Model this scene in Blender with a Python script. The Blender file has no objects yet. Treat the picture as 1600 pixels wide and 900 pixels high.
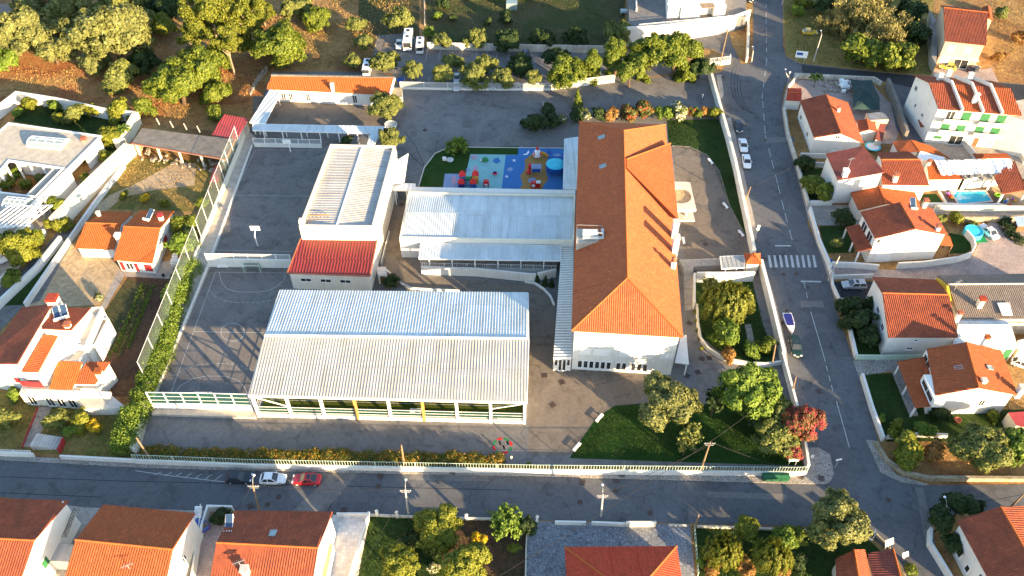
import bpy, math, random
import numpy as np
from mathutils import Vector, Matrix
from mathutils.geometry import tessellate_polygon
R = math.radians
random.seed(7)
sc = bpy.context.scene
col = sc.collection

# ---------------- camera, light, exposure ----------------
FPX, TILT, CAMH = 1300.0, 46.0, 110.0
cd = bpy.data.cameras.new('camera'); cam = bpy.data.objects.new('camera', cd); col.objects.link(cam)
cam.location = (0, 0, CAMH); cam.rotation_euler = (R(90 - TILT), 0, 0)
cd.sensor_width = 36; cd.lens = FPX / 1600 * 36; cd.clip_start = 1; cd.clip_end = 5000
sc.camera = cam
SUN_EL, SUN_AZ = 11.5, 136.0        # elevation; azimuth clockwise from +Y (north)
w = bpy.data.worlds.new('World'); sc.world = w; w.use_nodes = True
nt = w.node_tree; bg = nt.nodes['Background']
sky = nt.nodes.new('ShaderNodeTexSky'); sky.sky_type = 'NISHITA'; sky.sun_disc = False
sky.sun_elevation = R(SUN_EL); sky.sun_rotation = R(SUN_AZ); sky.air_density = 1.0; sky.dust_density = 0.6; sky.ozone_density = 1.5
nt.links.new(sky.outputs[0], bg.inputs[0]); bg.inputs[1].default_value = 0.115
sl = bpy.data.lights.new('sun', 'SUN'); sun = bpy.data.objects.new('sun', sl); col.objects.link(sun)
sl.energy = 5.0; sl.angle = R(0.5); sl.color = (1.0, 0.72, 0.40)
sd = Vector((math.sin(R(SUN_AZ)) * math.cos(R(SUN_EL)), math.cos(R(SUN_AZ)) * math.cos(R(SUN_EL)), math.sin(R(SUN_EL))))
sun.rotation_euler = sd.to_track_quat('Z', 'Y').to_euler()
sun.location = sd * 300
sc.view_settings.view_transform = 'Standard'; sc.view_settings.look = 'None'
sc.view_settings.exposure = 2.25; sc.view_settings.gamma = 1.0

# ---------------- surveying: photo pixel -> world point at height z ----------------
def G(p, z=0.0):
    x = (p[0] - 800) / FPX; y = (450 - p[1]) / FPX
    c, s = math.cos(R(TILT)), math.sin(R(TILT))
    d = (x, c + y * s, -s + y * c)
    t = (z - CAMH) / d[2]
    return Vector((d[0] * t, d[1] * t, z))
def pxm(p, z=0.0):      # pixels per metre there
    return FPX / ((CAMH - z) * math.sin(R(TILT)) + G(p, z).y * math.cos(R(TILT)))
def zoomer(x0, y0, s): return lambda x, y: (x0 + x / s, y0 + y / s)
zA = zoomer(0, 0, 3.75); zB = zoomer(380, 0, 3.75); zC = zoomer(760, 0, 3.636); zD = zoomer(1180, 0, 3.75)
zE = zoomer(0, 140, 3.75); zF = zoomer(380, 180, 3.75); zQ = zoomer(600, 180, 3); zH = zoomer(1000, 150, 3.6)
zI = zoomer(1200, 100, 3.75); zJ = zoomer(1200, 300, 3.75); zK = zoomer(1200, 500, 3.4625); zL = zoomer(0, 360, 3.4625)
zM = zoomer(0, 560, 2.6475); zN = zoomer(380, 560, 2.648); zO = zoomer(820, 560, 2.648); zP = zoomer(1180, 660, 3.75)
zR = zoomer(1040, 380, 5); zS = zoomer(1040, 540, 4.089); zT = zoomer(820, 430, 4.737); zU = zoomer(680, 210, 6.667)
zV = zoomer(590, 340, 5); zW = zoomer(220, 380, 3.2125); zX = zoomer(1380, 400, 5.627); zY = zoomer(1400, 180, 5.625)
za = zoomer(0, 300, 5); zb = zoomer(0, 740, 4.848); zc_ = zoomer(300, 740, 5); zd = zoomer(540, 780, 5)
ze_ = zoomer(1060, 770, 4.706); zf = zoomer(560, 20, 4.706); zg = zoomer(960, 0, 5.714); zh = zoomer(380, 560, 6.43)

# ---------------- materials ----------------
MATS = {}
def nodes(name, rough=0.8, spec=0.3, metal=0.0):
    m = bpy.data.materials.new(name); m.use_nodes = True
    n = m.node_tree; b = n.nodes['Principled BSDF']
    b.inputs['Roughness'].default_value = rough; b.inputs['Metallic'].default_value = metal
    b.inputs['Specular IOR Level'].default_value = spec
    MATS[name] = m
    return m, n, b
def lk(n, a, b): n.links.new(a, b)
def noise(n, scale, detail=6, rough=0.6, coord='Object', dist=0.0):
    tc = n.nodes.new('ShaderNodeNewGeometry') if coord == 'World' else n.nodes.new('ShaderNodeTexCoord')
    t = n.nodes.new('ShaderNodeTexNoise'); t.inputs['Scale'].default_value = scale; t.inputs['Detail'].default_value = detail
    t.inputs['Roughness'].default_value = rough; t.inputs['Distortion'].default_value = dist
    lk(n, tc.outputs['Position' if coord == 'World' else coord], t.inputs['Vector'])
    return t.outputs['Fac']
def ramp(n, fac, stops):
    r = n.nodes.new('ShaderNodeValToRGB'); e = r.color_ramp.elements
    while len(e) < len(stops): e.new(0.5)
    for el, (p, c) in zip(e, stops): el.position = p; el.color = (*c, 1)
    lk(n, fac, r.inputs[0]); return r.outputs[0]
def mix(n, fac, a, b, mode='MIX'):
    m = n.nodes.new('ShaderNodeMix'); m.data_type = 'RGBA'; m.blend_type = mode
    if isinstance(fac, float): m.inputs[0].default_value = fac
    else: lk(n, fac, m.inputs[0])
    for v, i in ((a, 6), (b, 7)):
        if isinstance(v, tuple): m.inputs[i].default_value = (*v, 1)
        else: lk(n, v, m.inputs[i])
    return m.outputs[2]
def math_(n, op, a, b=None):
    m = n.nodes.new('ShaderNodeMath'); m.operation = op
    for v, i in ((a, 0), (b, 1)):
        if v is None: continue
        if isinstance(v, (int, float)): m.inputs[i].default_value = v
        else: lk(n, v, m.inputs[i])
    return m.outputs[0]
def bump(n, b, h, strength=0.4, dist=0.05):
    k = n.nodes.new('ShaderNodeBump'); k.inputs['Strength'].default_value = strength; k.inputs['Distance'].default_value = dist
    lk(n, h, k.inputs['Height']); lk(n, k.outputs[0], b.inputs['Normal'])
def mul(c, k): return tuple(min(1, v * k) for v in c)

def plain(name, c, rough=0.7, var=0.15, scale=0.8, spec=0.3, metal=0.0):
    m, n, b = nodes(name, rough, spec, metal)
    f = noise(n, scale, 5, 0.65, 'World')
    lk(n, ramp(n, f, [(0.3, mul(c, 1 - var)), (0.7, mul(c, 1 + var))]), b.inputs['Base Color'])
    return m
def ground_mat(name, cols, scales=(0.05, 0.9), bs=0.5, bd=0.1, rough=0.95):
    m, n, b = nodes(name, rough, 0.15)
    f1 = noise(n, scales[0], 9, 0.68, 'World', 0.6); f2 = noise(n, scales[1], 8, 0.72, 'World')
    k = len(cols)
    c1 = ramp(n, f1, [(0.28 + 0.44 * i / max(1, k - 1), c) for i, c in enumerate(cols)])
    g = ramp(n, f2, [(0.25, (0.45, 0.45, 0.45)), (0.5, (0.9, 0.9, 0.9)), (0.75, (1.35, 1.32, 1.25))])
    lk(n, mix(n, 1.0, c1, g, 'MULTIPLY'), b.inputs['Base Color'])
    f3 = noise(n, scales[1] * 3, 6, 0.7, 'World')
    bump(n, b, math_(n, 'ADD', f2, f3), bs, bd)
    return m
def asphalt(name, c, patch=0.3, tracks=False):
    m, n, b = nodes(name, 0.85, 0.25)
    f1 = noise(n, 0.06, 8, 0.7, 'World', 1.2); f2 = noise(n, 1.6, 8, 0.75, 'World'); f3 = noise(n, 0.35, 6, 0.6, 'World', 0.8)
    c1 = ramp(n, f1, [(0.3, mul(c, 1 - patch)), (0.5, c), (0.72, mul(c, 1 + patch * 1.3))])
    g = ramp(n, f2, [(0.3, (0.8, 0.8, 0.8)), (0.7, (1.18, 1.18, 1.18))])
    g2 = ramp(n, f3, [(0.34, (0.72, 0.72, 0.72)), (0.48, (1, 1, 1)), (0.62, (1, 1, 1)), (0.74, (1.22, 1.22, 1.2))])
    x = mix(n, 1.0, mix(n, 1.0, c1, g, 'MULTIPLY'), g2, 'MULTIPLY')
    # repair cracks
    v = n.nodes.new('ShaderNodeTexVoronoi'); v.feature = 'DISTANCE_TO_EDGE'; v.inputs['Scale'].default_value = 0.07
    gm = n.nodes.new('ShaderNodeNewGeometry'); ad = n.nodes.new('ShaderNodeVectorMath'); ad.operation = 'ADD'
    nn = n.nodes.new('ShaderNodeTexNoise'); nn.inputs['Scale'].default_value = 0.25; nn.inputs['Detail'].default_value = 5
    lk(n, gm.outputs['Position'], nn.inputs['Vector'])
    sm = n.nodes.new('ShaderNodeVectorMath'); sm.operation = 'SCALE'; sm.inputs['Scale'].default_value = 5
    lk(n, nn.outputs['Color'], sm.inputs[0]); lk(n, gm.outputs['Position'], ad.inputs[0]); lk(n, sm.outputs[0], ad.inputs[1])
    lk(n, ad.outputs[0], v.inputs['Vector'])
    cr = ramp(n, v.outputs['Distance'], [(0.0, (0.6, 0.6, 0.6)), (0.006, (1, 1, 1))])
    x = mix(n, 1.0, x, cr, 'MULTIPLY')
    lk(n, x, b.inputs['Base Color']); bump(n, b, f2, 0.25, 0.02)
    return m
def tile(name, c, dark, age=0.5, pu=0.34, pv=0.4):
    m, n, b = nodes(name, 0.85, 0.2)
    uv = n.nodes.new('ShaderNodeUVMap'); sp = n.nodes.new('ShaderNodeSeparateXYZ'); lk(n, uv.outputs[0], sp.inputs[0])
    fu = math_(n, 'FLOOR', math_(n, 'DIVIDE', sp.outputs[0], pu)); fv = math_(n, 'FLOOR', math_(n, 'DIVIDE', sp.outputs[1], pv))
    cb = n.nodes.new('ShaderNodeCombineXYZ'); lk(n, fu, cb.inputs[0]); lk(n, fv, cb.inputs[1])
    wn = n.nodes.new('ShaderNodeTexWhiteNoise'); wn.noise_dimensions = '2D'; lk(n, cb.outputs[0], wn.inputs['Vector'])
    g = ramp(n, wn.outputs['Value'], [(0.0, mul(c, 0.85)), (0.5, c), (0.97, mul(c, 1.1)), (1.0, mul(c, 1.35))])
    f1 = noise(n, 0.35, 8, 0.72, 'World', 0.7); f2 = noise(n, 2.2, 7, 0.75, 'World')
    k = ramp(n, f1, [(0.34, (0, 0, 0)), (0.72, (1, 1, 1))])
    kk = math_(n, 'MULTIPLY', math_(n, 'MULTIPLY', k, f2), age * 1.7)
    x = mix(n, kk, g, dark)
    lk(n, x, b.inputs['Base Color'])
    saw = math_(n, 'FRACT', math_(n, 'DIVIDE', sp.outputs[1], pv))
    bump(n, b, math_(n, 'ADD', math_(n, 'MULTIPLY', saw, -1.0), math_(n, 'MULTIPLY', f2, 0.5)), 0.9, 0.05)
    return m
def stucco(name, c, stain=0.25, rough=0.85):
    m, n, b = nodes(name, rough, 0.2)
    f1 = noise(n, 0.5, 8, 0.7, 'World', 0.4)
    x = ramp(n, f1, [(0.3, mul(c, 1 - stain)), (0.55, c), (0.8, mul(c, 1.03))])
    # vertical run-off streaks
    gm = n.nodes.new('ShaderNodeNewGeometry'); mp = n.nodes.new('ShaderNodeMapping'); mp.inputs['Scale'].default_value = (3.0, 3.0, 0.25)
    t = n.nodes.new('ShaderNodeTexNoise'); t.inputs['Scale'].default_value = 1.0; t.inputs['Detail'].default_value = 6
    lk(n, gm.outputs['Position'], mp.inputs[0]); lk(n, mp.outputs[0], t.inputs['Vector'])
    s = ramp(n, t.outputs['Fac'], [(0.36, (1 - stain * .6, 1 - stain * .6, 1 - stain * .7)), (0.6, (1, 1, 1))])
    x = mix(n, 1.0, x, s, 'MULTIPLY'); lk(n, x, b.inputs['Base Color']); bump(n, b, f1, 0.15, 0.02)
    return m
def metal_roof(name, c, rough=0.45, stain=0.26):
    m, n, b = nodes(name, rough, 0.5, 0.0)
    uv = n.nodes.new('ShaderNodeUVMap'); mp = n.nodes.new('ShaderNodeMapping'); mp.inputs['Scale'].default_value = (0.9, 0.08, 1)
    t = n.nodes.new('ShaderNodeTexNoise'); t.inputs['Scale'].default_value = 1.0; t.inputs['Detail'].default_value = 8; t.inputs['Roughness'].default_value = 0.7
    lk(n, uv.outputs[0], mp.inputs[0]); lk(n, mp.outputs[0], t.inputs['Vector'])
    s = ramp(n, t.outputs['Fac'], [(0.3, mul(c, 1 - stain)), (0.5, c), (0.75, mul(c, 1.06))])
    f = noise(n, 0.3, 7, 0.7, 'World'); g = ramp(n, f, [(0.3, (0.84, 0.82, 0.78)), (0.6, (1, 1, 1))])
    sx = n.nodes.new('ShaderNodeSeparateXYZ'); lk(n, uv.outputs[0], sx.inputs[0]); lap = ramp(n, math_(n, 'FRACT', math_(n, 'DIVIDE', sx.outputs[1], 6.3)), [(0.0, (0.8, 0.79, 0.77)), (0.03, (1, 1, 1))])
    cb = n.nodes.new('ShaderNodeCombineXYZ'); lk(n, math_(n, 'FLOOR', math_(n, 'DIVIDE', sx.outputs[0], 1.0)), cb.inputs[0]); lk(n, math_(n, 'FLOOR', math_(n, 'DIVIDE', sx.outputs[1], 6.3)), cb.inputs[1])
    wn = n.nodes.new('ShaderNodeTexWhiteNoise'); wn.noise_dimensions = '2D'; lk(n, cb.outputs[0], wn.inputs['Vector']); s = mix(n, 1.0, mix(n, 1.0, s, lap, 'MULTIPLY'), ramp(n, wn.outputs['Value'], [(0, (.93, .93, .93)), (1, (1.04, 1.04, 1.04))]), 'MULTIPLY')
    lk(n, mix(n, 1.0, s, g, 'MULTIPLY'), b.inputs['Base Color'])
    return m
def paving(name, c, grout, scale, kind='cobble'):
    m, n, b = nodes(name, 0.9, 0.2)
    gm = n.nodes.new('ShaderNodeNewGeometry')
    v = n.nodes.new('ShaderNodeTexVoronoi'); v.inputs['Scale'].default_value = scale
    if kind == 'slab': v.inputs['Randomness'].default_value = 0.0
    lk(n, gm.outputs['Position'], v.inputs['Vector'])
    v2 = n.nodes.new('ShaderNodeTexVoronoi'); v2.feature = 'DISTANCE_TO_EDGE'; v2.inputs['Scale'].default_value = scale
    v2.inputs['Randomness'].default_value = v.inputs['Randomness'].default_value
    lk(n, gm.outputs['Position'], v2.inputs['Vector'])
    sp = n.nodes.new('ShaderNodeSeparateColor'); lk(n, v.outputs['Color'], sp.inputs[0])
    x = ramp(n, sp.outputs[0], [(0.0, mul(c, 0.84)), (1.0, mul(c, 1.12))])
    e = ramp(n, v2.outputs['Distance'], [(0.03, (0, 0, 0)), (0.1, (1, 1, 1))])
    x = mix(n, e, grout, x)
    f = noise(n, 0.3, 7, 0.7, 'World'); g = ramp(n, f, [(0.3, (0.75, 0.74, 0.72)), (0.7, (1.15, 1.15, 1.15))])
    lk(n, mix(n, 1.0, x, g, 'MULTIPLY'), b.inputs['Base Color']); bump(n, b, e, 0.3, 0.02)
    return m
def leafmat(name, c, c2, flower=None, fl=0.0, trans=0.25):
    m, n, b = nodes(name, 0.6, 0.25)
    g = n.nodes.new('ShaderNodeNewGeometry')
    f = noise(n, 1.1, 4, 0.6, 'Object')
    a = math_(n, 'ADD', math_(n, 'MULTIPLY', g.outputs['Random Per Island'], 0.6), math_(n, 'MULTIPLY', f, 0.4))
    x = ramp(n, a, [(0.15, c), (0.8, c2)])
    if flower:
        f5 = noise(n, 2.3, 3, 0.5, 'Object')
        k = math_(n, 'GREATER_THAN', math_(n, 'ADD', math_(n, 'MULTIPLY', g.outputs['Random Per Island'], 0.5), math_(n, 'MULTIPLY', f5, 0.9)), 1.05 - fl)
        x = mix(n, k, x, flower)
    lk(n, x, b.inputs['Base Color'])
    t = n.nodes.new('ShaderNodeBsdfTranslucent'); lk(n, x, t.inputs[0])
    ms = n.nodes.new('ShaderNodeMixShader'); ms.inputs[0].default_value = trans
    o = [q for q in n.nodes if q.type == 'OUTPUT_MATERIAL'][0]
    lk(n, b.outputs[0], ms.inputs[1]); lk(n, t.outputs[0], ms.inputs[2]); lk(n, ms.outputs[0], o.inputs[0])
    return m

ground_mat('dry_soil', [(0.15, 0.08, 0.035), (0.28, 0.15, 0.06), (0.37, 0.23, 0.09), (0.16, 0.13, 0.045)], (0.07, 0.8), 0.8, 0.3)
ground_mat('red_soil', [(0.20, 0.075, 0.03), (0.36, 0.14, 0.055), (0.42, 0.24, 0.09), (0.24, 0.16, 0.06)], (0.09, 0.9), 0.8, 0.3)
ground_mat('tilled_soil', [(0.075, 0.042, 0.027), (0.13, 0.075, 0.046), (0.085, 0.065, 0.033)], (0.2, 1.4), 1.0, 0.3)
ground_mat('sandy_yard', [(0.38, 0.27, 0.15), (0.48, 0.36, 0.22), (0.33, 0.24, 0.14)], (0.08, 1.2), 0.3, 0.05)
ground_mat('dry_grass', [(0.15, 0.11, 0.035), (0.26, 0.19, 0.06), (0.13, 0.13, 0.03), (0.33, 0.25, 0.09)], (0.1, 1.0), 0.8, 0.2)
ground_mat('green_grass', [(0.018, 0.035, 0.008), (0.03, 0.06, 0.012), (0.045, 0.07, 0.018)], (0.12, 1.4), 0.8, 0.12)
ground_mat('lawn', [(0.012, 0.035, 0.005), (0.02, 0.058, 0.008), (0.035, 0.055, 0.014)], (0.25, 3.0), 0.6, 0.06)
ground_mat('meadow', [(0.06, 0.05, 0.02), (0.045, 0.06, 0.018), (0.09, 0.075, 0.035), (0.035, 0.05, 0.015)], (0.06, 1.0), 0.7, 0.15)
ground_mat('turf', [(0.07, 0.10, 0.015), (0.10, 0.13, 0.02)], (0.2, 4.0), 0.3, 0.03)
asphalt('road_asphalt', (0.108, 0.11, 0.116), 0.18)
asphalt('new_asphalt', (0.035, 0.037, 0.042), 0.15)
asphalt('yard_asphalt', (0.16, 0.153, 0.148), 0.22)
asphalt('court_asphalt', (0.17, 0.155, 0.145), 0.2)
asphalt('brown_yard', (0.16, 0.135, 0.11), 0.25)
plain('concrete', (0.42, 0.38, 0.32), 0.9, 0.22, 0.7); plain('dark_concrete', (0.17, 0.155, 0.135), 0.9, 0.3, 0.6)
plain('pale_concrete', (0.50, 0.47, 0.42), 0.9, 0.18, 0.6)
stucco('white_wall', (0.72, 0.70, 0.65), 0.11); stucco('cream_wall', (0.74, 0.68, 0.55), 0.08); stucco('old_wall', (0.62, 0.58, 0.50), 0.4)
stucco('peach_wall', (0.62, 0.45, 0.30), 0.15); stucco('pink_wall', (0.68, 0.50, 0.45), 0.1); stucco('ochre_wall', (0.50, 0.33, 0.03), 0.15)
stucco('stone_wall', (0.38, 0.32, 0.22), 0.45)
tile('orange_tile', (0.37, 0.095, 0.032), (0.17, 0.055, 0.03), 0.5); tile('bright_tile', (0.44, 0.11, 0.028), (0.28, 0.085, 0.035), 0.35)
tile('weathered_tile', (0.32, 0.082, 0.038), (0.11, 0.038, 0.028), 0.75); tile('brown_tile', (0.26, 0.07, 0.05), (0.09, 0.04, 0.035), 0.8)
tile('school_tile', (0.46, 0.125, 0.045), (0.24, 0.07, 0.04), 0.5); tile('red_tile', (0.46, 0.06, 0.028), (0.30, 0.07, 0.04), 0.3)
tile('grey_tile', (0.24, 0.19, 0.15), (0.13, 0.11, 0.09), 0.7)
metal_roof('white_metal', (0.70, 0.73, 0.75)); metal_roof('pale_metal', (0.57, 0.63, 0.65)); metal_roof('warm_metal', (0.41, 0.40, 0.385), 0.45, 0.3)
metal_roof('red_metal', (0.19, 0.027, 0.027)); metal_roof('shed_red', (0.38, 0.05, 0.045)); metal_roof('grey_metal', (0.34, 0.35, 0.35))
metal_roof('canopy_metal', (0.50, 0.50, 0.46))
plain('white_paint', (0.78, 0.78, 0.76), 0.5, 0.06); plain('line_paint', (0.42, 0.42, 0.41), 0.8, 0.3, 2.5); plain('grey_metal_paint', (0.30, 0.31, 0.32), 0.45, 0.1)
plain('rail_green', (0.50, 0.62, 0.50), 0.5, 0.1); plain('green_paint', (0.02, 0.11, 0.045), 0.5, 0.1); plain('shutter_green', (0.03, 0.15, 0.06), 0.6, 0.12)
plain('red_paint', (0.36, 0.03, 0.035), 0.5, 0.1); plain('ribbed_grey', (0.42, 0.44, 0.45), 0.4, 0.1); plain('iron', (0.07, 0.045, 0.035), 0.6, 0.3, 3)
plain('wood', (0.16, 0.085, 0.04), 0.8, 0.25, 2); plain('pole_wood', (0.22, 0.15, 0.09), 0.9, 0.25, 2); plain('pole_concrete', (0.40, 0.38, 0.34), 0.9, 0.15, 1)
plain('bark', (0.10, 0.065, 0.04), 0.95, 0.3, 2); plain('pale_bark', (0.22, 0.17, 0.12), 0.95, 0.25, 2); plain('rust', (0.42, 0.21, 0.06), 0.7, 0.3, 1.5)
plain('bin_green', (0.015, 0.09, 0.04), 0.5, 0.15); plain('tarp', (0.72, 0.72, 0.72), 0.7, 0.1, 1.5); plain('clay', (0.33, 0.11, 0.06), 0.8, 0.2)
plain('debris', (0.30, 0.26, 0.21), 0.9, 0.4, 2.5); plain('pool_tile', (0.10, 0.30, 0.42), 0.4, 0.1); plain('dark_net', (0.02, 0.045, 0.045), 0.9, 0.4, 0.4)
plain('deck', (0.12, 0.085, 0.065), 0.8, 0.2, 1); plain('play_sky', (0.20, 0.42, 0.44), 0.8, 0.08); plain('play_blue', (0.035, 0.15, 0.38), 0.8, 0.1)
plain('play_navy', (0.02, 0.09, 0.30), 0.8, 0.1); plain('play_sand', (0.30, 0.17, 0.05), 0.8, 0.12); plain('play_pink', (0.42, 0.28, 0.36), 0.8, 0.1)
plain('play_pale', (0.20, 0.28, 0.44), 0.8, 0.1); plain('blue_plastic', (0.01, 0.08, 0.34), 0.4, 0.1); plain('cyan_canvas', (0.05, 0.48, 0.62), 0.6, 0.12)
plain('red_plastic', (0.58, 0.02, 0.02), 0.4, 0.08); plain('yellow_plastic', (0.62, 0.30, 0.02), 0.4, 0.1); plain('green_plastic', (0.02, 0.20, 0.06), 0.4, 0.1)
plain('lilac_plastic', (0.25, 0.10, 0.35), 0.4, 0.1); plain('lime_plastic', (0.25, 0.55, 0.03), 0.4, 0.1)
plain('black_rubber', (0.015, 0.015, 0.016), 0.7, 0.1); plain('navy_fabric', (0.015, 0.02, 0.16), 0.7, 0.1)
for nm, c in dict(car_white=(0.78, 0.78, 0.78), car_black=(0.016, 0.018, 0.024), car_red=(0.55, 0.012, 0.015), car_silver=(0.42, 0.43, 0.44),
                  car_blue=(0.01, 0.06, 0.32), car_yellow=(0.62, 0.42, 0.03), car_green=(0.006, 0.025, 0.018), car_lime=(0.55, 0.48, 0.05)).items():
    m, n, b = nodes(nm, 0.3, 0.5); b.inputs['Base Color'].default_value = (*c, 1); b.inputs['Coat Weight'].default_value = 0.6
    f = noise(n, 3, 4, 0.6); lk(n, ramp(n, f, [(0.3, mul(c, 0.9)), (0.7, mul(c, 1.05))]), b.inputs['Base Color'])
m, n, b = nodes('glass', 0.08, 0.8); f = noise(n, 0.6, 3, 0.5, 'World'); lk(n, ramp(n, f, [(0.3, (0.012, 0.014, 0.016)), (0.7, (0.05, 0.055, 0.06))]), b.inputs['Base Color'])
m, n, b = nodes('sky_glass', 0.12, 0.8); b.inputs['Base Color'].default_value = (0.20, 0.27, 0.28, 1)
m, n, b = nodes('solar_glass', 0.12, 0.8); b.inputs['Base Color'].default_value = (0.03, 0.06, 0.12, 1)
m, n, b = nodes('water', 0.05, 0.6); f = noise(n, 0.5, 4, 0.6, 'World'); lk(n, ramp(n, f, [(0.3, (0.01, 0.36, 0.55)), (0.7, (0.03, 0.46, 0.66))]), b.inputs['Base Color']); bump(n, b, noise(n, 3, 3, 0.5, 'World'), 0.1, 0.05)
m, n, b = nodes('lamp_glass', 0.3, 0.5); b.inputs['Base Color'].default_value = (0.75, 0.78, 0.8, 1)
m, n, b = nodes('number_plate', 0.5, 0.4); b.inputs['Base Color'].default_value = (0.7, 0.7, 0.66, 1)
# see-through netting (real holes through a mesh-pattern alpha)
def netmat(name, c, cover):
    m, n, b = nodes(name, 0.7, 0.2); b.inputs['Base Color'].default_value = (*c, 1); b.inputs['Alpha'].default_value = cover
netmat('green_net', (0.02, 0.10, 0.07), 0.38); netmat('thin_net', (0.25, 0.33, 0.30), 0.16); netmat('wire_mesh', (0.45, 0.47, 0.45), 0.28); netmat('panel_glass', (0.45, 0.48, 0.48), 0.5)
paving('cobble', (0.36, 0.33, 0.30), (0.15, 0.13, 0.11), 3.0); paving('slab_paving', (0.34, 0.31, 0.28), (0.26, 0.24, 0.21), 2.4, 'slab'); paving('blue_paving', (0.22, 0.24, 0.27), (0.12, 0.12, 0.13), 2.2)
paving('pink_paving', (0.38, 0.30, 0.27), (0.28, 0.22, 0.19), 2.6, 'slab'); paving('white_paving', (0.66, 0.62, 0.58), (0.55, 0.52, 0.49), 1.9, 'slab')
leafmat('leaf_green', (0.05, 0.09, 0.010), (0.17, 0.20, 0.022)); leafmat('leaf_olive', (0.08, 0.10, 0.03), (0.21, 0.23, 0.05))
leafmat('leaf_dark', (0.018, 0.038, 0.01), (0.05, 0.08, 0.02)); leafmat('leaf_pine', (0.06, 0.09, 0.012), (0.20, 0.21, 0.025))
leafmat('leaf_yellow', (0.09, 0.12, 0.014), (0.22, 0.225, 0.022)); leafmat('leaf_silver', (0.09, 0.105, 0.035), (0.22, 0.23, 0.065))
leafmat('leaf_bright', (0.07, 0.13, 0.015), (0.17, 0.24, 0.03)); leafmat('leaf_gold', (0.40, 0.28, 0.01), (0.60, 0.40, 0.02))
leafmat('leaf_pink', (0.20, 0.07, 0.03), (0.10, 0.11, 0.03), (0.42, 0.05, 0.07), 0.26); leafmat('leaf_redflower', (0.05, 0.08, 0.015), (0.12, 0.13, 0.03), (0.40, 0.07, 0.03), 0.2)
leafmat('leaf_whiteflower', (0.06, 0.10, 0.02), (0.16, 0.18, 0.04), (0.62, 0.58, 0.45), 0.25); leafmat('leaf_reed', (0.16, 0.15, 0.05), (0.34, 0.29, 0.10))
leafmat('leaf_rust', (0.20, 0.10, 0.03), (0.34, 0.19, 0.05)); leafmat('leaf_hedge', (0.05, 0.08, 0.012), (0.17, 0.18, 0.02), (0.40, 0.20, 0.03), 0.22)
leafmat('leaf_drygrass', (0.22, 0.13, 0.04), (0.48, 0.32, 0.12), None, 0, 0.2); leafmat('leaf_weed', (0.05, 0.07, 0.02), (0.18, 0.16, 0.05), None, 0, 0.2)
leafmat('leaf_grass', (0.012, 0.032, 0.005), (0.04, 0.07, 0.012), None, 0, 0.2)
leafmat('leaf_willow', (0.10, 0.13, 0.02), (0.24, 0.25, 0.04))

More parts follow.
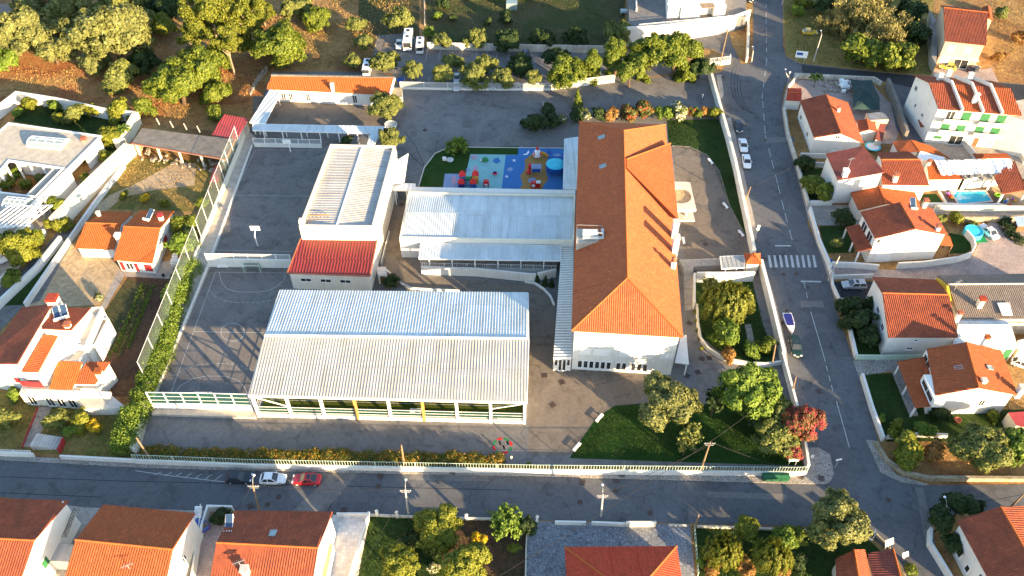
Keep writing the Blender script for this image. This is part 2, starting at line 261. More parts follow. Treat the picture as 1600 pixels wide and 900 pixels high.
# ---------------- mesh builder ----------------
ORG = {}
def V3(p): return Vector(p) if len(p) == 3 else Vector((p[0], p[1], 0))
class MB:
    def __init__(s): s.v = []; s.f = []; s.uv = []
    def face(s, pts, uv=None):
        i = len(s.v); s.v += [Vector(p) for p in pts]; s.f.append(list(range(i, i + len(pts)))); s.uv.append(uv)
    def poly(s, pts):            # possibly concave planar polygon
        for t in tessellate_polygon([pts]): s.face([pts[k] for k in t])
        return s
    def prism(s, poly, z0, z1, top=True, bottom=True):
        n = len(poly)
        zt = z1 if isinstance(z1, (list, tuple)) else [z1] * n
        zb = z0 if isinstance(z0, (list, tuple)) else [z0] * n
        a = sum(poly[i][0] * poly[(i + 1) % n][1] - poly[(i + 1) % n][0] * poly[i][1] for i in range(n))
        if a < 0: poly = poly[::-1]; zt = zt[::-1]; zb = zb[::-1]
        B = [Vector((p[0], p[1], z)) for p, z in zip(poly, zb)]; T = [Vector((p[0], p[1], z)) for p, z in zip(poly, zt)]
        for i in range(n):
            j = (i + 1) % n; s.face([B[i], B[j], T[j], T[i]])
        if top: [s.face([T[k] for k in t]) for t in tessellate_polygon([T])]
        if bottom: [s.face([B[k] for k in t[::-1]]) for t in tessellate_polygon([B])]
        return s
    def slab(s, pts, t):
        pts = [Vector(p) for p in pts]; n = len(pts)
        a = sum(pts[i].x * pts[(i + 1) % n].y - pts[(i + 1) % n].x * pts[i].y for i in range(n))
        if a < 0: pts = pts[::-1]
        lo = [p - Vector((0, 0, t)) for p in pts]
        s.face(pts); s.face(lo[::-1])
        for i in range(n):
            j = (i + 1) % n; s.face([lo[i], lo[j], pts[j], pts[i]])
        return s
    def box(s, c, d, rz=0.0, rx=0.0):
        M = Matrix.Rotation(rz, 3, 'Z') @ Matrix.Rotation(rx, 3, 'X'); c = Vector(c)
        P = [c + M @ Vector((x * d[0] / 2, y * d[1] / 2, z * d[2] / 2)) for z in (-1, 1) for x, y in ((-1, -1), (1, -1), (1, 1), (-1, 1))]
        for q in ((3, 2, 1, 0), (4, 5, 6, 7), (0, 1, 5, 4), (1, 2, 6, 5), (2, 3, 7, 6), (3, 0, 4, 7)): s.face([P[k] for k in q])
        return s
    def bar(s, p, q, w, h=None):
        h = h or w; p = Vector(p); q = Vector(q); d = (q - p)
        if d.length < 1e-6: return s
        d.normalize(); up = Vector((0, 0, 1)) if abs(d.z) < 0.95 else Vector((0, 1, 0))
        a = d.cross(up).normalized() * w / 2; b = a.cross(d).normalized() * h / 2
        A = [p - a - b, p + a - b, p + a + b, p - a + b]; B = [x + (q - p) for x in A]
        for i in range(4):
            j = (i + 1) % 4; s.face([A[i], A[j], B[j], B[i]])
        s.face(A[::-1]); s.face(B); return s
    def tube(s, pts, rad, n=8, cap=True):
        rings = []; pts = [Vector(p) for p in pts]
        if not isinstance(rad, (list, tuple)): rad = [rad] * len(pts)
        for i, p in enumerate(pts):
            d = (pts[min(i + 1, len(pts) - 1)] - pts[max(i - 1, 0)]).normalized()
            up = Vector((0, 0, 1)) if abs(d.z) < 0.9 else Vector((1, 0, 0))
            a = d.cross(up).normalized(); b = a.cross(d)
            rings.append([p + (a * math.cos(2 * math.pi * k / n) + b * math.sin(2 * math.pi * k / n)) * rad[i] for k in range(n)])
        for A, B in zip(rings, rings[1:]):
            for k in range(n): s.face([A[k], A[(k + 1) % n], B[(k + 1) % n], B[k]])
        if cap: s.face(rings[0][::-1]); s.face(rings[-1])
        return s
    def lathe(s, c, prof, n=14):
        c = Vector(c); rings = [[c + Vector((r * math.cos(2 * math.pi * k / n), r * math.sin(2 * math.pi * k / n), z)) for k in range(n)] for r, z in prof]
        for A, B in zip(rings, rings[1:]):
            for k in range(n): s.face([A[k], A[(k + 1) % n], B[(k + 1) % n], B[k]])
        s.face(rings[0][::-1]); s.face(rings[-1]); return s
    def ribbed(s, poly, pitch, depth, prof='tile', lift=0.0, along=None):
        """planar convex 3-D polygon filled with real ribs running up the slope (or along a given direction)"""
        P = [Vector(p) for p in poly]
        nrm = Vector((0, 0, 0))
        for i in range(len(P)): nrm += P[i].cross(P[(i + 1) % len(P)])
        nrm.normalize()
        if nrm.z < 0: nrm = -nrm
        if along is None: u = Vector((0, 0, 1)).cross(nrm)
        else: u = Vector(along).cross(nrm)
        if u.length < 1e-4: u = Vector((1, 0, 0))
        u.normalize(); v = nrm.cross(u)
        Q = [(p.dot(u), p.dot(v)) for p in P]; d0 = P[0].dot(nrm)
        u0, u1 = min(q[0] for q in Q), max(q[0] for q in Q)
        if prof == 'tile': pr = [(0, 0), (0.25, 0.75), (0.45, 1), (0.65, 0.75), (0.9, 0)]
        elif prof == 'rib': pr = [(0, 0), (0.55, 0), (0.65, 1), (0.85, 1), (0.95, 0)]
        else: pr = [(0, 0), (0.84, 0), (0.85, 1), (0.99, 1)]
        us = []
        k = 0
        while u0 + k * pitch < u1:
            for a, h in pr:
                x = u0 + (k + a) * pitch
                if u0 - 1e-6 <= x <= u1: us.append((x, h * depth))
            k += 1
        us.append((u1, 0)); us += [(q[0], 0) for q in Q if u0 + 0.01 < q[0] < u1 - 0.01]; us.sort()
        def rng(x):
            vs = []
            for i in range(len(Q)):
                a, b = Q[i], Q[(i + 1) % len(Q)]
                if abs(a[0] - b[0]) < 1e-6:
                    if abs(a[0] - x) < 1e-5: vs += [a[1], b[1]]
                elif min(a[0], b[0]) - 1e-6 <= x <= max(a[0], b[0]) + 1e-6:
                    vs.append(a[1] + (b[1] - a[1]) * (x - a[0]) / (b[0] - a[0]))
            return (min(vs), max(vs)) if vs else None
        pt = lambda x, y, h: u * x + v * y + nrm * (d0 + h + lift)
        for (xa, ha), (xb, hb) in zip(us, us[1:]):
            if xb - xa < 1e-5: continue
            ra, rb = rng(xa), rng(xb)
            if not ra or not rb: continue
            q = [(xa, ra[0], ha), (xb, rb[0], hb), (xb, rb[1], hb), (xa, ra[1], ha)]
            if ra[1] - ra[0] < 1e-4: q = q[:3]
            elif rb[1] - rb[0] < 1e-4: q = [q[0], q[1], q[3]]
            if len(q) < 3: continue
            s.face([pt(*t) for t in q], [(t[0], t[1]) for t in q])
        return s
    def build(s, name, mat, parent=None, smooth=False, org=None):
        if org is None:
            if parent is not None: org = ORG.get(parent.name, Vector((0, 0, 0)))
            elif s.v:
                xs = [p.x for p in s.v]; ys = [p.y for p in s.v]; org = Vector(((min(xs) + max(xs)) / 2, (min(ys) + max(ys)) / 2, min(p.z for p in s.v)))
            else: org = Vector((0, 0, 0))
        me = bpy.data.meshes.new(name); me.from_pydata([tuple(p - org) for p in s.v], [], s.f)
        ul = me.uv_layers.new(name='UVMap'); flat = []
        for fc, uv in zip(s.f, s.uv):
            if uv: flat += [c for t in uv for c in t]; continue
            P = [s.v[k] for k in fc]; nn = (P[1] - P[0]).cross(P[2] - P[0])
            nn = nn.normalized() if nn.length > 1e-9 else Vector((0, 0, 1))
            u = Vector((0, 0, 1)).cross(nn); u = u.normalized() if u.length > 0.05 else Vector((1, 0, 0)); v = nn.cross(u)
            for p in P: flat += [p.dot(u), p.dot(v)]
        ul.data.foreach_set('uv', flat)
        me.materials.append(MATS[mat]); 
        if smooth: me.polygons.foreach_set('use_smooth', [True] * len(me.polygons))
        me.update()
        o = bpy.data.objects.new(name, me); col.objects.link(o)
        if parent is not None: o.parent = parent; ORG[o.name] = org
        else: o.location = org; ORG[o.name] = org
        return o

def tag(o, label, cat, group=None, kind=None):
    if label: o['label'] = label
    if cat: o['category'] = cat
    if group: o['group'] = group
    if kind: o['kind'] = kind
    return o
def thing(name, label, cat, loc=(0, 0, 0), group=None, local=False):
    o = bpy.data.objects.new(name, None); col.objects.link(o); o.empty_display_size = 0.5
    loc = V3(loc); o.location = loc; ORG[o.name] = Vector((0, 0, 0)) if local else loc
    return tag(o, label, cat, group)
def struct(o): o['kind'] = 'structure'; return o
SHEETN = [0]
def sheet(name, pts, z, mat):
    SHEETN[0] += 1; z += SHEETN[0] * .00005
    P = [G(p, 0) for p in pts]; P = [Vector((p.x, p.y, z)) for p in P]
    a = sum(P[i].x * P[(i + 1) % len(P)].y - P[(i + 1) % len(P)].x * P[i].y for i in range(len(P)))
    if a < 0: P = P[::-1]
    return struct(MB().poly(P).build(name, mat))
def pave(name, pts, h, mat):
    return struct(MB().prism([G(p)[:2] for p in pts], 0.0, h, bottom=False).build(name, mat))
def copy_tree(o, parent=None):
    c = o.copy(); col.objects.link(c)
    if parent is not None: c.parent = parent
    for ch in list(o.children): copy_tree(ch, c)
    return c
def put(proto, used, loc, rz, label, group=None, scale=None):
    o = proto if not used else copy_tree(proto)
    o.location = V3(loc); o.rotation_euler = (0, 0, rz); o['label'] = label
    if group: o['group'] = group
    if scale: o.scale = (scale,) * 3
    return o
def offset_path(pts, w, closed=False):
    n = len(pts); L = []; Rr = []
    for i in range(n):
        a = pts[i - 1] if (i > 0 or closed) else None; b = pts[(i + 1) % n] if (i < n - 1 or closed) else None
        p = pts[i]; ds = []
        if a is not None: ds.append(Vector((p[0] - a[0], p[1] - a[1])).normalized())
        if b is not None: ds.append(Vector((b[0] - p[0], b[1] - p[1])).normalized())
        ns = [Vector((-d.y, d.x)) for d in ds]; m = sum(ns, Vector((0, 0)))
        m = m.normalized() if m.length > 1e-6 else ns[0]
        k = 1 / max(0.4, m.dot(ns[0]))
        L.append((p[0] + m.x * w * k / 2, p[1] + m.y * w * k / 2)); Rr.append((p[0] - m.x * w * k / 2, p[1] - m.y * w * k / 2))
    return L, Rr
def ribbon(mb, pts, w, z0, z1):
    L, Rr = offset_path(pts, w); z = z1 if isinstance(z1, (list, tuple)) else [z1] * len(pts)
    n = len(pts)
    for i in range(n - 1):
        a, b, c, d = L[i], L[i + 1], Rr[i + 1], Rr[i]
        zt = [z[i], z[i + 1], z[i + 1], z[i]]
        q = [Vector((*a, zt[0])), Vector((*b, zt[1])), Vector((*c, zt[2])), Vector((*d, zt[3]))]
        lo = [Vector((p.x, p.y, z0)) for p in q]
        mb.face(q[::-1]); mb.face([lo[0], lo[1], q[1], q[0]][::-1]); mb.face([lo[2], lo[3], q[3], q[2]][::-1])
        if i == 0: mb.face([lo[3], lo[0], q[0], q[3]][::-1])
        if i == n - 2: mb.face([lo[1], lo[2], q[2], q[1]][::-1])
    return mb
def wall(label, pts, h, t=0.25, mat='white_wall', name='garden_wall', cat='wall', group=None, cap=None):
    P = [G(p)[:2] for p in pts]
    if cap is None: return tag(ribbon(MB(), P, t, -0.05, h).build(name, mat), label, cat, group)
    th = thing(name, label, cat, (*P[0], 0), group)
    ribbon(MB(), P, t, -0.05, h).build('wall_face', mat, th)
    hh = h if isinstance(h, (list, tuple)) else [h] * len(P)
    ribbon(MB(), P, t + 0.12, min(hh) , [x + 0.08 for x in hh]).build('coping', cap, th) if min(hh) == max(hh) else None
    return th
def walk(P, step):
    out = []
    for a, b in zip(P, P[1:]):
        a = Vector(a); b = Vector(b); n = max(1, round((b - a).length / step))
        out += [a + (b - a) * k / n for k in range(n)]
    return out + [Vector(P[-1])]
def fence(label, pts, base=0.8, rail=1.0, gap=0.35, post=3.0, t=0.25, wm='white_wall', rm='rail_green', name='fence', style='picket', net=None, pr=0.05, group=None, z0=0.0):
    P = [G(p)[:2] for p in pts]; th = thing(name, label, 'fence', (*P[0], 0), group)
    if base > 0: ribbon(MB(), P, t, z0 - 0.05, z0 + base).build('base_wall', wm, th)
    z1 = z0 + base + rail; mb = MB()
    for a, b in zip(P, P[1:]):
        mb.bar((*a, z1), (*b, z1), pr, pr); mb.bar((*a, z0 + base + 0.12), (*b, z0 + base + 0.12), pr * 0.8, pr * 0.8)
        if style == 'rails':
            for k in (0.33, 0.66): mb.bar((*a, z0 + base + rail * k), (*b, z0 + base + rail * k), pr * 0.7, pr * 0.7)
    if style == 'picket':
        for q in walk(P, gap): mb.bar((q.x, q.y, z0 + base + 0.1), (q.x, q.y, z1), 0.05, 0.04)
    mb.build('rails', rm, th)
    for q in walk(P, post): MB().bar((q.x, q.y, z0 + base - 0.02), (q.x, q.y, z1 + 0.06), pr * 1.6, pr * 1.6).build('post', rm, th)
    if net:
        m2 = MB()
        for a, b in zip(P, P[1:]): m2.face([(*a, z0 + base + 0.12), (*b, z0 + base + 0.12), (*b, z1), (*a, z1)])
        m2.build('netting', net, th)
    return th

# ---------------- openings and houses ----------------
def opening(parent, A, B, t0, t1, z0, z1, kind='win', fm='white_paint'):
    """A->B wall base line (outside on the right hand); opening between t0..t1 (fractions) and heights z0..z1"""
    A = Vector(A[:2]); B = Vector(B[:2]); d = (B - A); L = d.length; d.normalize(); nrm = Vector((d.y, -d.x))
    a = A + d * L * t0; b = A + d * L * t1; W = (b - a).length
    def P(s, z, o): q = a + d * s + nrm * o; return Vector((q.x, q.y, z))
    def pan(mb, s0, s1, y0, y1, o, th=0.04):
        f = [P(s0, y0, o), P(s1, y0, o), P(s1, y1, o), P(s0, y1, o)]; bk = [P(s0, y0, o - th), P(s1, y0, o - th), P(s1, y1, o - th), P(s0, y1, o - th)]
        mb.face(f)
        for i in range(4): j = (i + 1) % 4; mb.face([bk[i], bk[j], f[j], f[i]])
    if kind.startswith('shutter') or kind in ('door', 'garage'):
        mt = {'shutter': 'white_paint', 'shutter_green': 'shutter_green', 'shutter_red': 'red_paint', 'door': 'wood', 'garage': 'white_paint'}.get(kind, 'white_paint')
        mb = MB(); k = 0.0
        while k < z1 - z0 - 0.02:   # slatted face
            pan(mb, 0, W, z0 + k, min(z1, z0 + k + 0.16), 0.06 + 0.015, 0.09); k += 0.18
        pan(mb, 0, W, z0, z1, 0.055, 0.07)
        mb.build('shutter' if kind.startswith('shutter') else 'door', mt, parent); return
    mb = MB(); fw = min(0.1, W * 0.12)
    for s0, s1, y0, y1 in ((0, W, z0, z0 + fw), (0, W, z1 - fw, z1), (0, fw, z0 + fw, z1 - fw), (W - fw, W, z0 + fw, z1 - fw)): pan(mb, s0, s1, y0, y1, 0.07, 0.1)
    if W > 0.9: pan(mb, W / 2 - fw * 0.4, W / 2 + fw * 0.4, z0 + fw, z1 - fw, 0.065, 0.1)
    pan(mb, -0.08, W + 0.08, z0 - 0.08, z0 - 0.005, 0.14, 0.16)
    f = mb.build('window', fm, parent)
    g = MB(); pan(g, fw, W - fw, z0 + fw, z1 - fw, 0.025, 0.05); g.build('pane', 'glass', f)
def inset_quad(Q, o):
    c = sum((Vector(q[:2]) for q in Q), Vector((0, 0))) / 4; out = []
    n = len(Q)
    for i in range(n):
        p = Vector(Q[i][:2]); a = (Vector(Q[i - 1][:2]) - p).normalized(); b = (Vector(Q[(i + 1) % n][:2]) - p).normalized()
        s = abs(a.x * b.y - a.y * b.x); s = max(s, 0.3)
        out.append(p + (a + b) * (o / s))
    return out
SIDES = {'s': (3, 2), 'e': (2, 1), 'w': (0, 3), 'n': (1, 0)}
def chimney(parent, p, zb, h, w=0.7, mat='white_wall', cap='clay'):
    q = G(p, zb); x, y = q.x, q.y
    c = MB().prism([(x - w / 2, y - w / 2), (x + w / 2, y - w / 2), (x + w / 2, y + w / 2), (x - w / 2, y + w / 2)], zb - 1.2, zb + h).build('chimney', mat, parent)
    mb = MB(); mb.box((x, y, zb + h + 0.06), (w + 0.2, w + 0.2, 0.1))
    for sx in (-1, 1):
        for sy in (-1, 1): mb.box((x + sx * w * 0.36, y + sy * w * 0.36, zb + h + 0.26), (0.1, 0.1, 0.3))
    mb.box((x, y, zb + h + 0.45), (w + 0.25, w + 0.25, 0.1)); mb.build('cap', cap, c)
def roof_planes(C, ze, zr, axis, rf=0.5, hip=(0, 0)):
    """C = NW,NE,SE,SW eave corners (xy). returns list of 3-D polygons + ridge"""
    e = [Vector((c[0], c[1], ze)) for c in C]; nw, ne, se, sw = e
    if axis == 'ns': a0, a1 = nw.lerp(ne, rf), sw.lerp(se, rf)
    else: a0, a1 = nw.lerp(sw, rf), ne.lerp(se, rf)
    d = (a1 - a0).normalized(); r0 = a0 + d * hip[0]; r1 = a1 - d * hip[1]; r0.z = r1.z = zr
    if axis == 'ns':
        pl = [[nw, sw, r1, r0], [se, ne, r0, r1]]
        if hip[0]: pl.append([ne, nw, r0])
        if hip[1]: pl.append([sw, se, r1])
    else:
        pl = [[ne, nw, r0, r1], [sw, se, r1, r0]]
        if hip[0]: pl.append([nw, sw, r0])
        if hip[1]: pl.append([se, ne, r1])
    return pl, r0, r1
def house(label, cor, ze, zr, axis='ns', over=0.45, roof='weathered_tile', walls='white_wall', rf=0.5, hip=(0, 0), wins=(), chim=(), name='house', cat='house', z0=0.0, rprof='tile', pitch=0.34, depth=0.07, parent=None, ridge=True, corz=None, split=None, world=False):
    C = [Vector(c[:2]) for c in cor] if world else [G(c, ze if corz is None else corz[i]).xy for i, c in enumerate(cor)]
    th = parent or thing(name, label, cat, (sum(c.x for c in C) / 4, sum(c.y for c in C) / 4, 0))
    pl, r0, r1 = roof_planes(C, ze, zr, axis, rf, hip)
    W = inset_quad(C, over); T = 0.14
    def rz(p):   # roof height above p
        best = 1e9
        for P in pl:
            nn = (P[1] - P[0]).cross(P[2] - P[0])
            if abs(nn.z) < 1e-6: continue
            z = P[0].z - (nn.x * (p.x - P[0].x) + nn.y * (p.y - P[0].y)) / nn.z
            best = min(best, z)
        return best
    ring = []
    for i in range(4):
        a, b = W[i], W[(i + 1) % 4]; ring.append(a)
        if (axis == 'ns' and i in (0, 2) and not hip[0 if i == 0 else 1]) or (axis == 'ew' and i in (1, 3) and not hip[1 if i == 1 else 0]):
            # gable apex where the ridge line crosses this wall
            p, q = r0.xy, r1.xy; d1 = b - a; d2 = q - p; den = d1.x * d2.y - d1.y * d2.x
            t = ((p - a).x * d2.y - (p - a).y * d2.x) / den if abs(den) > 1e-6 else 0.5
            ring.append(a + d1 * max(0.02, min(0.98, t)))
    mb = MB(); mb.prism([(p.x, p.y) for p in ring], z0 - 0.05, [rz(p) - T - 0.02 for p in ring], top=False)
    mb.build('wall', walls, th)
    ro = MB()
    for k, P in enumerate(pl):
        ro.slab(P, T); ro.ribbed(P, pitch, depth, rprof, lift=0.012)
    rob = ro.build('roof', roof, th)
    if ridge:
        rb = MB(); rb.tube([r0 + Vector((0, 0, 0.05)), r1 + Vector((0, 0, 0.05))], 0.15, 8)
        for k, c in enumerate(C):
            e3 = Vector((c.x, c.y, ze + 0.05)); near = {'ns': [0, 0, 1, 1], 'ew': [0, 1, 1, 0]}[axis][k]
            if hip[near]: rb.tube([e3, (r0, r1)[near] + Vector((0, 0, 0.05))], 0.14, 8)
        rb.build('ridge_cap', 'bright_tile' if 'tile' in roof else roof, rob)
    for s, t0, t1, a, b, kd in wins:
        i, j = SIDES[s]; opening(th, W[i], W[j], t0, t1, z0 + a, z0 + b, kd)
    for c in chim: chimney(rob, *c)
    return th, W, rob
def block(label, cor, h, z0=0.0, mat='white_wall', name='building', cat='building', parapet=0.0, top='concrete', parent=None, wins=(), t=0.25, world=False):
    C = [Vector(c[:2]) for c in cor] if world else [G(c, z0 + h).xy for c in cor]; cx = sum(c.x for c in C) / len(C); cy = sum(c.y for c in C) / len(C)
    th = parent or thing(name, label, cat, (cx, cy, 0))
    MB().prism([c[:] for c in C], z0 - 0.05, z0 + h - parapet, top=False).build('wall', mat, th)
    I = C if not parapet else [c for c in C]
    MB().prism([c[:] for c in I], z0 + h - parapet, z0 + h - parapet + 0.02, bottom=False).build('roof', top, th)
    if parapet:
        mb = MB(); P = [c[:] for c in C]; L, Rr = offset_path(P, 2 * t, closed=True)
        c0 = Vector((cx, cy)); inner = [l if (Vector(l) - c0).length < (Vector(r) - c0).length else r for l, r in zip(L, Rr)]
        for i in range(len(P)):
            j = (i + 1) % len(P); mb.prism([P[i], P[j], inner[j], inner[i]], z0 + h - parapet, z0 + h)
        mb.build('parapet', mat, th)
    for i, j, t0, t1, a, b, kd in wins: opening(th, C[i], C[j], t0, t1, z0 + a, z0 + b, kd)
    return th, C

# ---------------- foliage ----------------
rg = np.random.default_rng(5)
def leaf_mesh(name, P, N, size, mat, aspect=0.6, T=None):
    n = len(P); N = N / (np.linalg.norm(N, axis=1, keepdims=True) + 1e-9)
    if T is None:
        T = rg.normal(size=(n, 3))
    T = T - (T * N).sum(1, keepdims=True) * N; T /= (np.linalg.norm(T, axis=1, keepdims=True) + 1e-9)
    B = np.cross(N, T); s = (size * rg.uniform(0.6, 1.35, n))[:, None] if np.isscalar(size) else size[:, None] * rg.uniform(0.7, 1.3, (n, 1))
    v = np.stack([P - T * s, P - B * s * aspect + N * s * 0.15, P + T * s, P + B * s * aspect + N * s * 0.15], 1).reshape(-1, 3)
    me = bpy.data.meshes.new(name); me.vertices.add(4 * n); me.vertices.foreach_set('co', v.astype(np.float32).ravel())
    me.loops.add(4 * n); me.loops.foreach_set('vertex_index', np.arange(4 * n, dtype=np.int32))
    me.polygons.add(n); me.polygons.foreach_set('loop_start', np.arange(0, 4 * n, 4, dtype=np.int32)); me.polygons.foreach_set('loop_total', np.full(n, 4, np.int32))
    me.update(calc_edges=True); me.materials.append(MATS[mat]); return me
def rdir(n):
    d = rg.normal(size=(n, 3)); return d / np.linalg.norm(d, axis=1, keepdims=True)
def lobes_points(L, n, shell=(0.68, 1.24)):
    L = np.array(L); w_ = L[:, 3] ** 2; w_ /= w_.sum(); k = rg.choice(len(L), n * 2, p=w_); d = rdir(n * 2)
    d[:, 2] = np.where(d[:, 2] < -0.5, -d[:, 2], d[:, 2])
    r = L[k, 3] * rg.uniform(*shell, n * 2); P = L[k, :3] + d * r[:, None]
    keep = np.ones(len(P), bool)
    for c in L: keep &= ~((((P - c[:3]) ** 2).sum(1) < (c[3] * 0.68) ** 2))
    P = P[keep][:n]; d = d[keep][:n]
    return P, d + rg.normal(size=d.shape) * 0.75
def crown(kind, seed, n, leaf, mat):
    global rg; rg = np.random.default_rng(seed); L = []
    def sub(M, k, r0, r1, flat=1.0):      # clumps on the surface of the main masses
        S_ = []
        for c in M:
            for d in rdir(k):
                if d[2] < -0.35: d[2] *= -0.6
                q = c[3] * rg.uniform(0.75, 1.15); S_.append([c[0] + d[0] * q, c[1] + d[1] * q, c[2] + d[2] * q * flat, rg.uniform(r0, r1)])
        return S_
    if kind in ('round', 'olive', 'shrub'):
        m, k, r0, r1, sq = {'round': (9, 13, .10, .21, .85), 'olive': (10, 15, .08, .17, .8), 'shrub': (6, 10, .13, .24, .65)}[kind]; M = []
        for d in rdir(m):
            if d[2] < -0.4: d[2] *= -1
            q = rg.uniform(0.3, 0.72); M.append([d[0] * q, d[1] * q, d[2] * q * sq, rg.uniform(0.26, 0.44)])
        M.append([0, 0, 0, .42]); L = sub(M, k, r0, r1); P, N = lobes_points(L, n, (.35, 1.3)); M = np.array(M); c = M[((P[:, None, :] - M[None, :, :3]) ** 2).sum(2).argmin(1), :3]; N = N * .8 + (P - c) * 2.2
    elif kind == 'tall':
        M = []
        for i in range(13):
            z = rg.uniform(-1.2, 1.15); t_ = rg.uniform(0, 6.28); q = 0.5 * math.sqrt(max(0.03, 1 - (abs(z) / 1.4) ** 2)) * rg.uniform(0.4, 1); M.append([q * math.cos(t_), q * math.sin(t_), z, rg.uniform(.22, .38)])
        P, N = lobes_points(sub(M, 12, .08, .18), n, (.35, 1.3)); N = N * .8 + P * 1.2
    elif kind == 'pine':
        for i in range(38):
            a = rg.uniform(0, 6.28); q = rg.uniform(0.1, 0.95); z = rg.choice([-0.5, -0.1, 0.3, 0.6]) * (1 - 0.3 * q) + rg.uniform(-0.1, 0.1)
            L.append([q * math.cos(a), q * math.sin(a), z, rg.uniform(0.14, 0.28)])
        P, N = lobes_points(L, n, (0.3, 1.15)); 
    elif kind == 'cone':
        z = rg.uniform(0, 1, n) ** 1.4; a = rg.uniform(0, 6.28, n); q = 0.55 * (1 - z) ** 0.8 * rg.uniform(0.75, 1.1, n) * (0.85 + 0.2 * np.sin(a * 5 + z * 20))
        P = np.stack([q * np.cos(a), q * np.sin(a), z * 2.2 - 1], 1); N = np.stack([np.cos(a), np.sin(a), 0.4 + 0 * a], 1) + rg.normal(size=(n, 3)) * 0.4
    elif kind == 'willow':
        m = 150; a = rg.uniform(0, 6.28, m); q = np.sqrt(rg.uniform(0, 1, m)) * 0.95; top = 0.75 * np.sqrt(1 - (q * 0.9) ** 2); k = rg.integers(0, m, n); s = rg.uniform(0, 1, n)
        ln = rg.uniform(0.5, 1.1, m)[k]; x = q[k] * np.cos(a[k]) * (1 + 0.15 * s); y = q[k] * np.sin(a[k]) * (1 + 0.15 * s)
        P = np.stack([x, y, top[k] - s * ln], 1) + rg.normal(size=(n, 3)) * 0.035
        N = np.stack([np.cos(a[k]), np.sin(a[k]), 0.6 - s], 1) + rg.normal(size=(n, 3)) * 0.4
        T = np.tile([0, 0, -1.0], (n, 1)) + rg.normal(size=(n, 3)) * 0.3
        return leaf_mesh('crown', P, N, leaf, mat, 0.3, T)
    elif kind == 'reed':
        m = 60; cx = rg.normal(size=(m, 2)) * 0.42; k = rg.integers(0, m, n); h = rg.uniform(0.2, 0.9, m)[k]; s = rg.uniform(0, 1, n)
        P = np.stack([cx[k, 0] + rg.normal(size=n) * 0.08 * (0.4 + s), cx[k, 1] + rg.normal(size=n) * 0.08 * (0.4 + s), -0.5 + h * s * 1.4], 1)
        N = rdir(n) + np.array([0, 0, 0.3]); T = np.stack([rg.normal(size=n) * 0.5 + 0.25, rg.normal(size=n) * 0.5, np.ones(n)], 1)
        return leaf_mesh('crown', P, N, leaf, mat, 0.28, T)
    elif kind == 'spray':     # open branches with leaves at all radii
        m = 40; d = rdir(m); d[:, 2] = np.abs(d[:, 2]) - 0.25; k = rg.integers(0, m, n); s = rg.uniform(0.25, 1, n)
        P = d[k] * s[:, None] * rg.uniform(0.75, 1.05, m)[k][:, None] + rg.normal(size=(n, 3)) * 0.07; N = d[k] + rg.normal(size=(n, 3)) * 0.8 + [0, 0, 0.5]
    elif kind == 'palm':
        m = 16; a = np.arange(m) * 2.4; k = rg.integers(0, m, n); s = rg.uniform(0.05, 1, n)
        P = np.stack([np.cos(a[k]) * s, np.sin(a[k]) * s, 0.75 * s * (1.1 - s) * 1.6 + 0.1 * (k % 3)], 1) + rg.normal(size=(n, 3)) * 0.04
        N = np.tile([0, 0, 1.0], (n, 1)) + rg.normal(size=(n, 3)) * 0.35
    return leaf_mesh('crown', P, N, leaf, mat)
def trunk_mesh(seed, limbs, mat, lean=0.0):
    rr = random.Random(seed); mb = MB()
    pts = [(lean * t + rr.uniform(-.02, .02), rr.uniform(-.02, .02), t) for t in (0, .3, .6, 1.0)]
    mb.tube([(0, 0, -0.03)] + pts, [.1, .085, .065, .05, .02], 7)
    for k in range(limbs):
        a = rr.uniform(0, 6.28); z = rr.uniform(0.4, 0.8); L = rr.uniform(0.35, 0.7)
        mb.tube([(lean * z, 0, z), (lean * z + math.cos(a) * L * 0.5, math.sin(a) * L * 0.5, z + 0.1), (lean * z + math.cos(a) * L, math.sin(a) * L, z + 0.24)], [.035, .022, .008], 5)
    o = mb.build('trunk', mat, org=Vector((0, 0, 0))); me = o.data; bpy.data.objects.remove(o); return me
CROWN = {}; TRUNK = {}
def get_crown(kind, mat, var, n, leaf):
    k = (kind, mat, var)
    if k not in CROWN: CROWN[k] = crown(kind, 100 + var * 17 + len(kind) * 3, n, leaf, mat)
    return CROWN[k]
KSPEC = {'round': (11000, .068), 'olive': (11000, .062), 'shrub': (3200, .095), 'tall': (12000, .068), 'pine': (11000, .058), 'cone': (2600, .09), 'willow': (9000, .075), 'reed': (7000, .10), 'spray': (1500, .12), 'palm': (900, .12)}
tcount = [0]
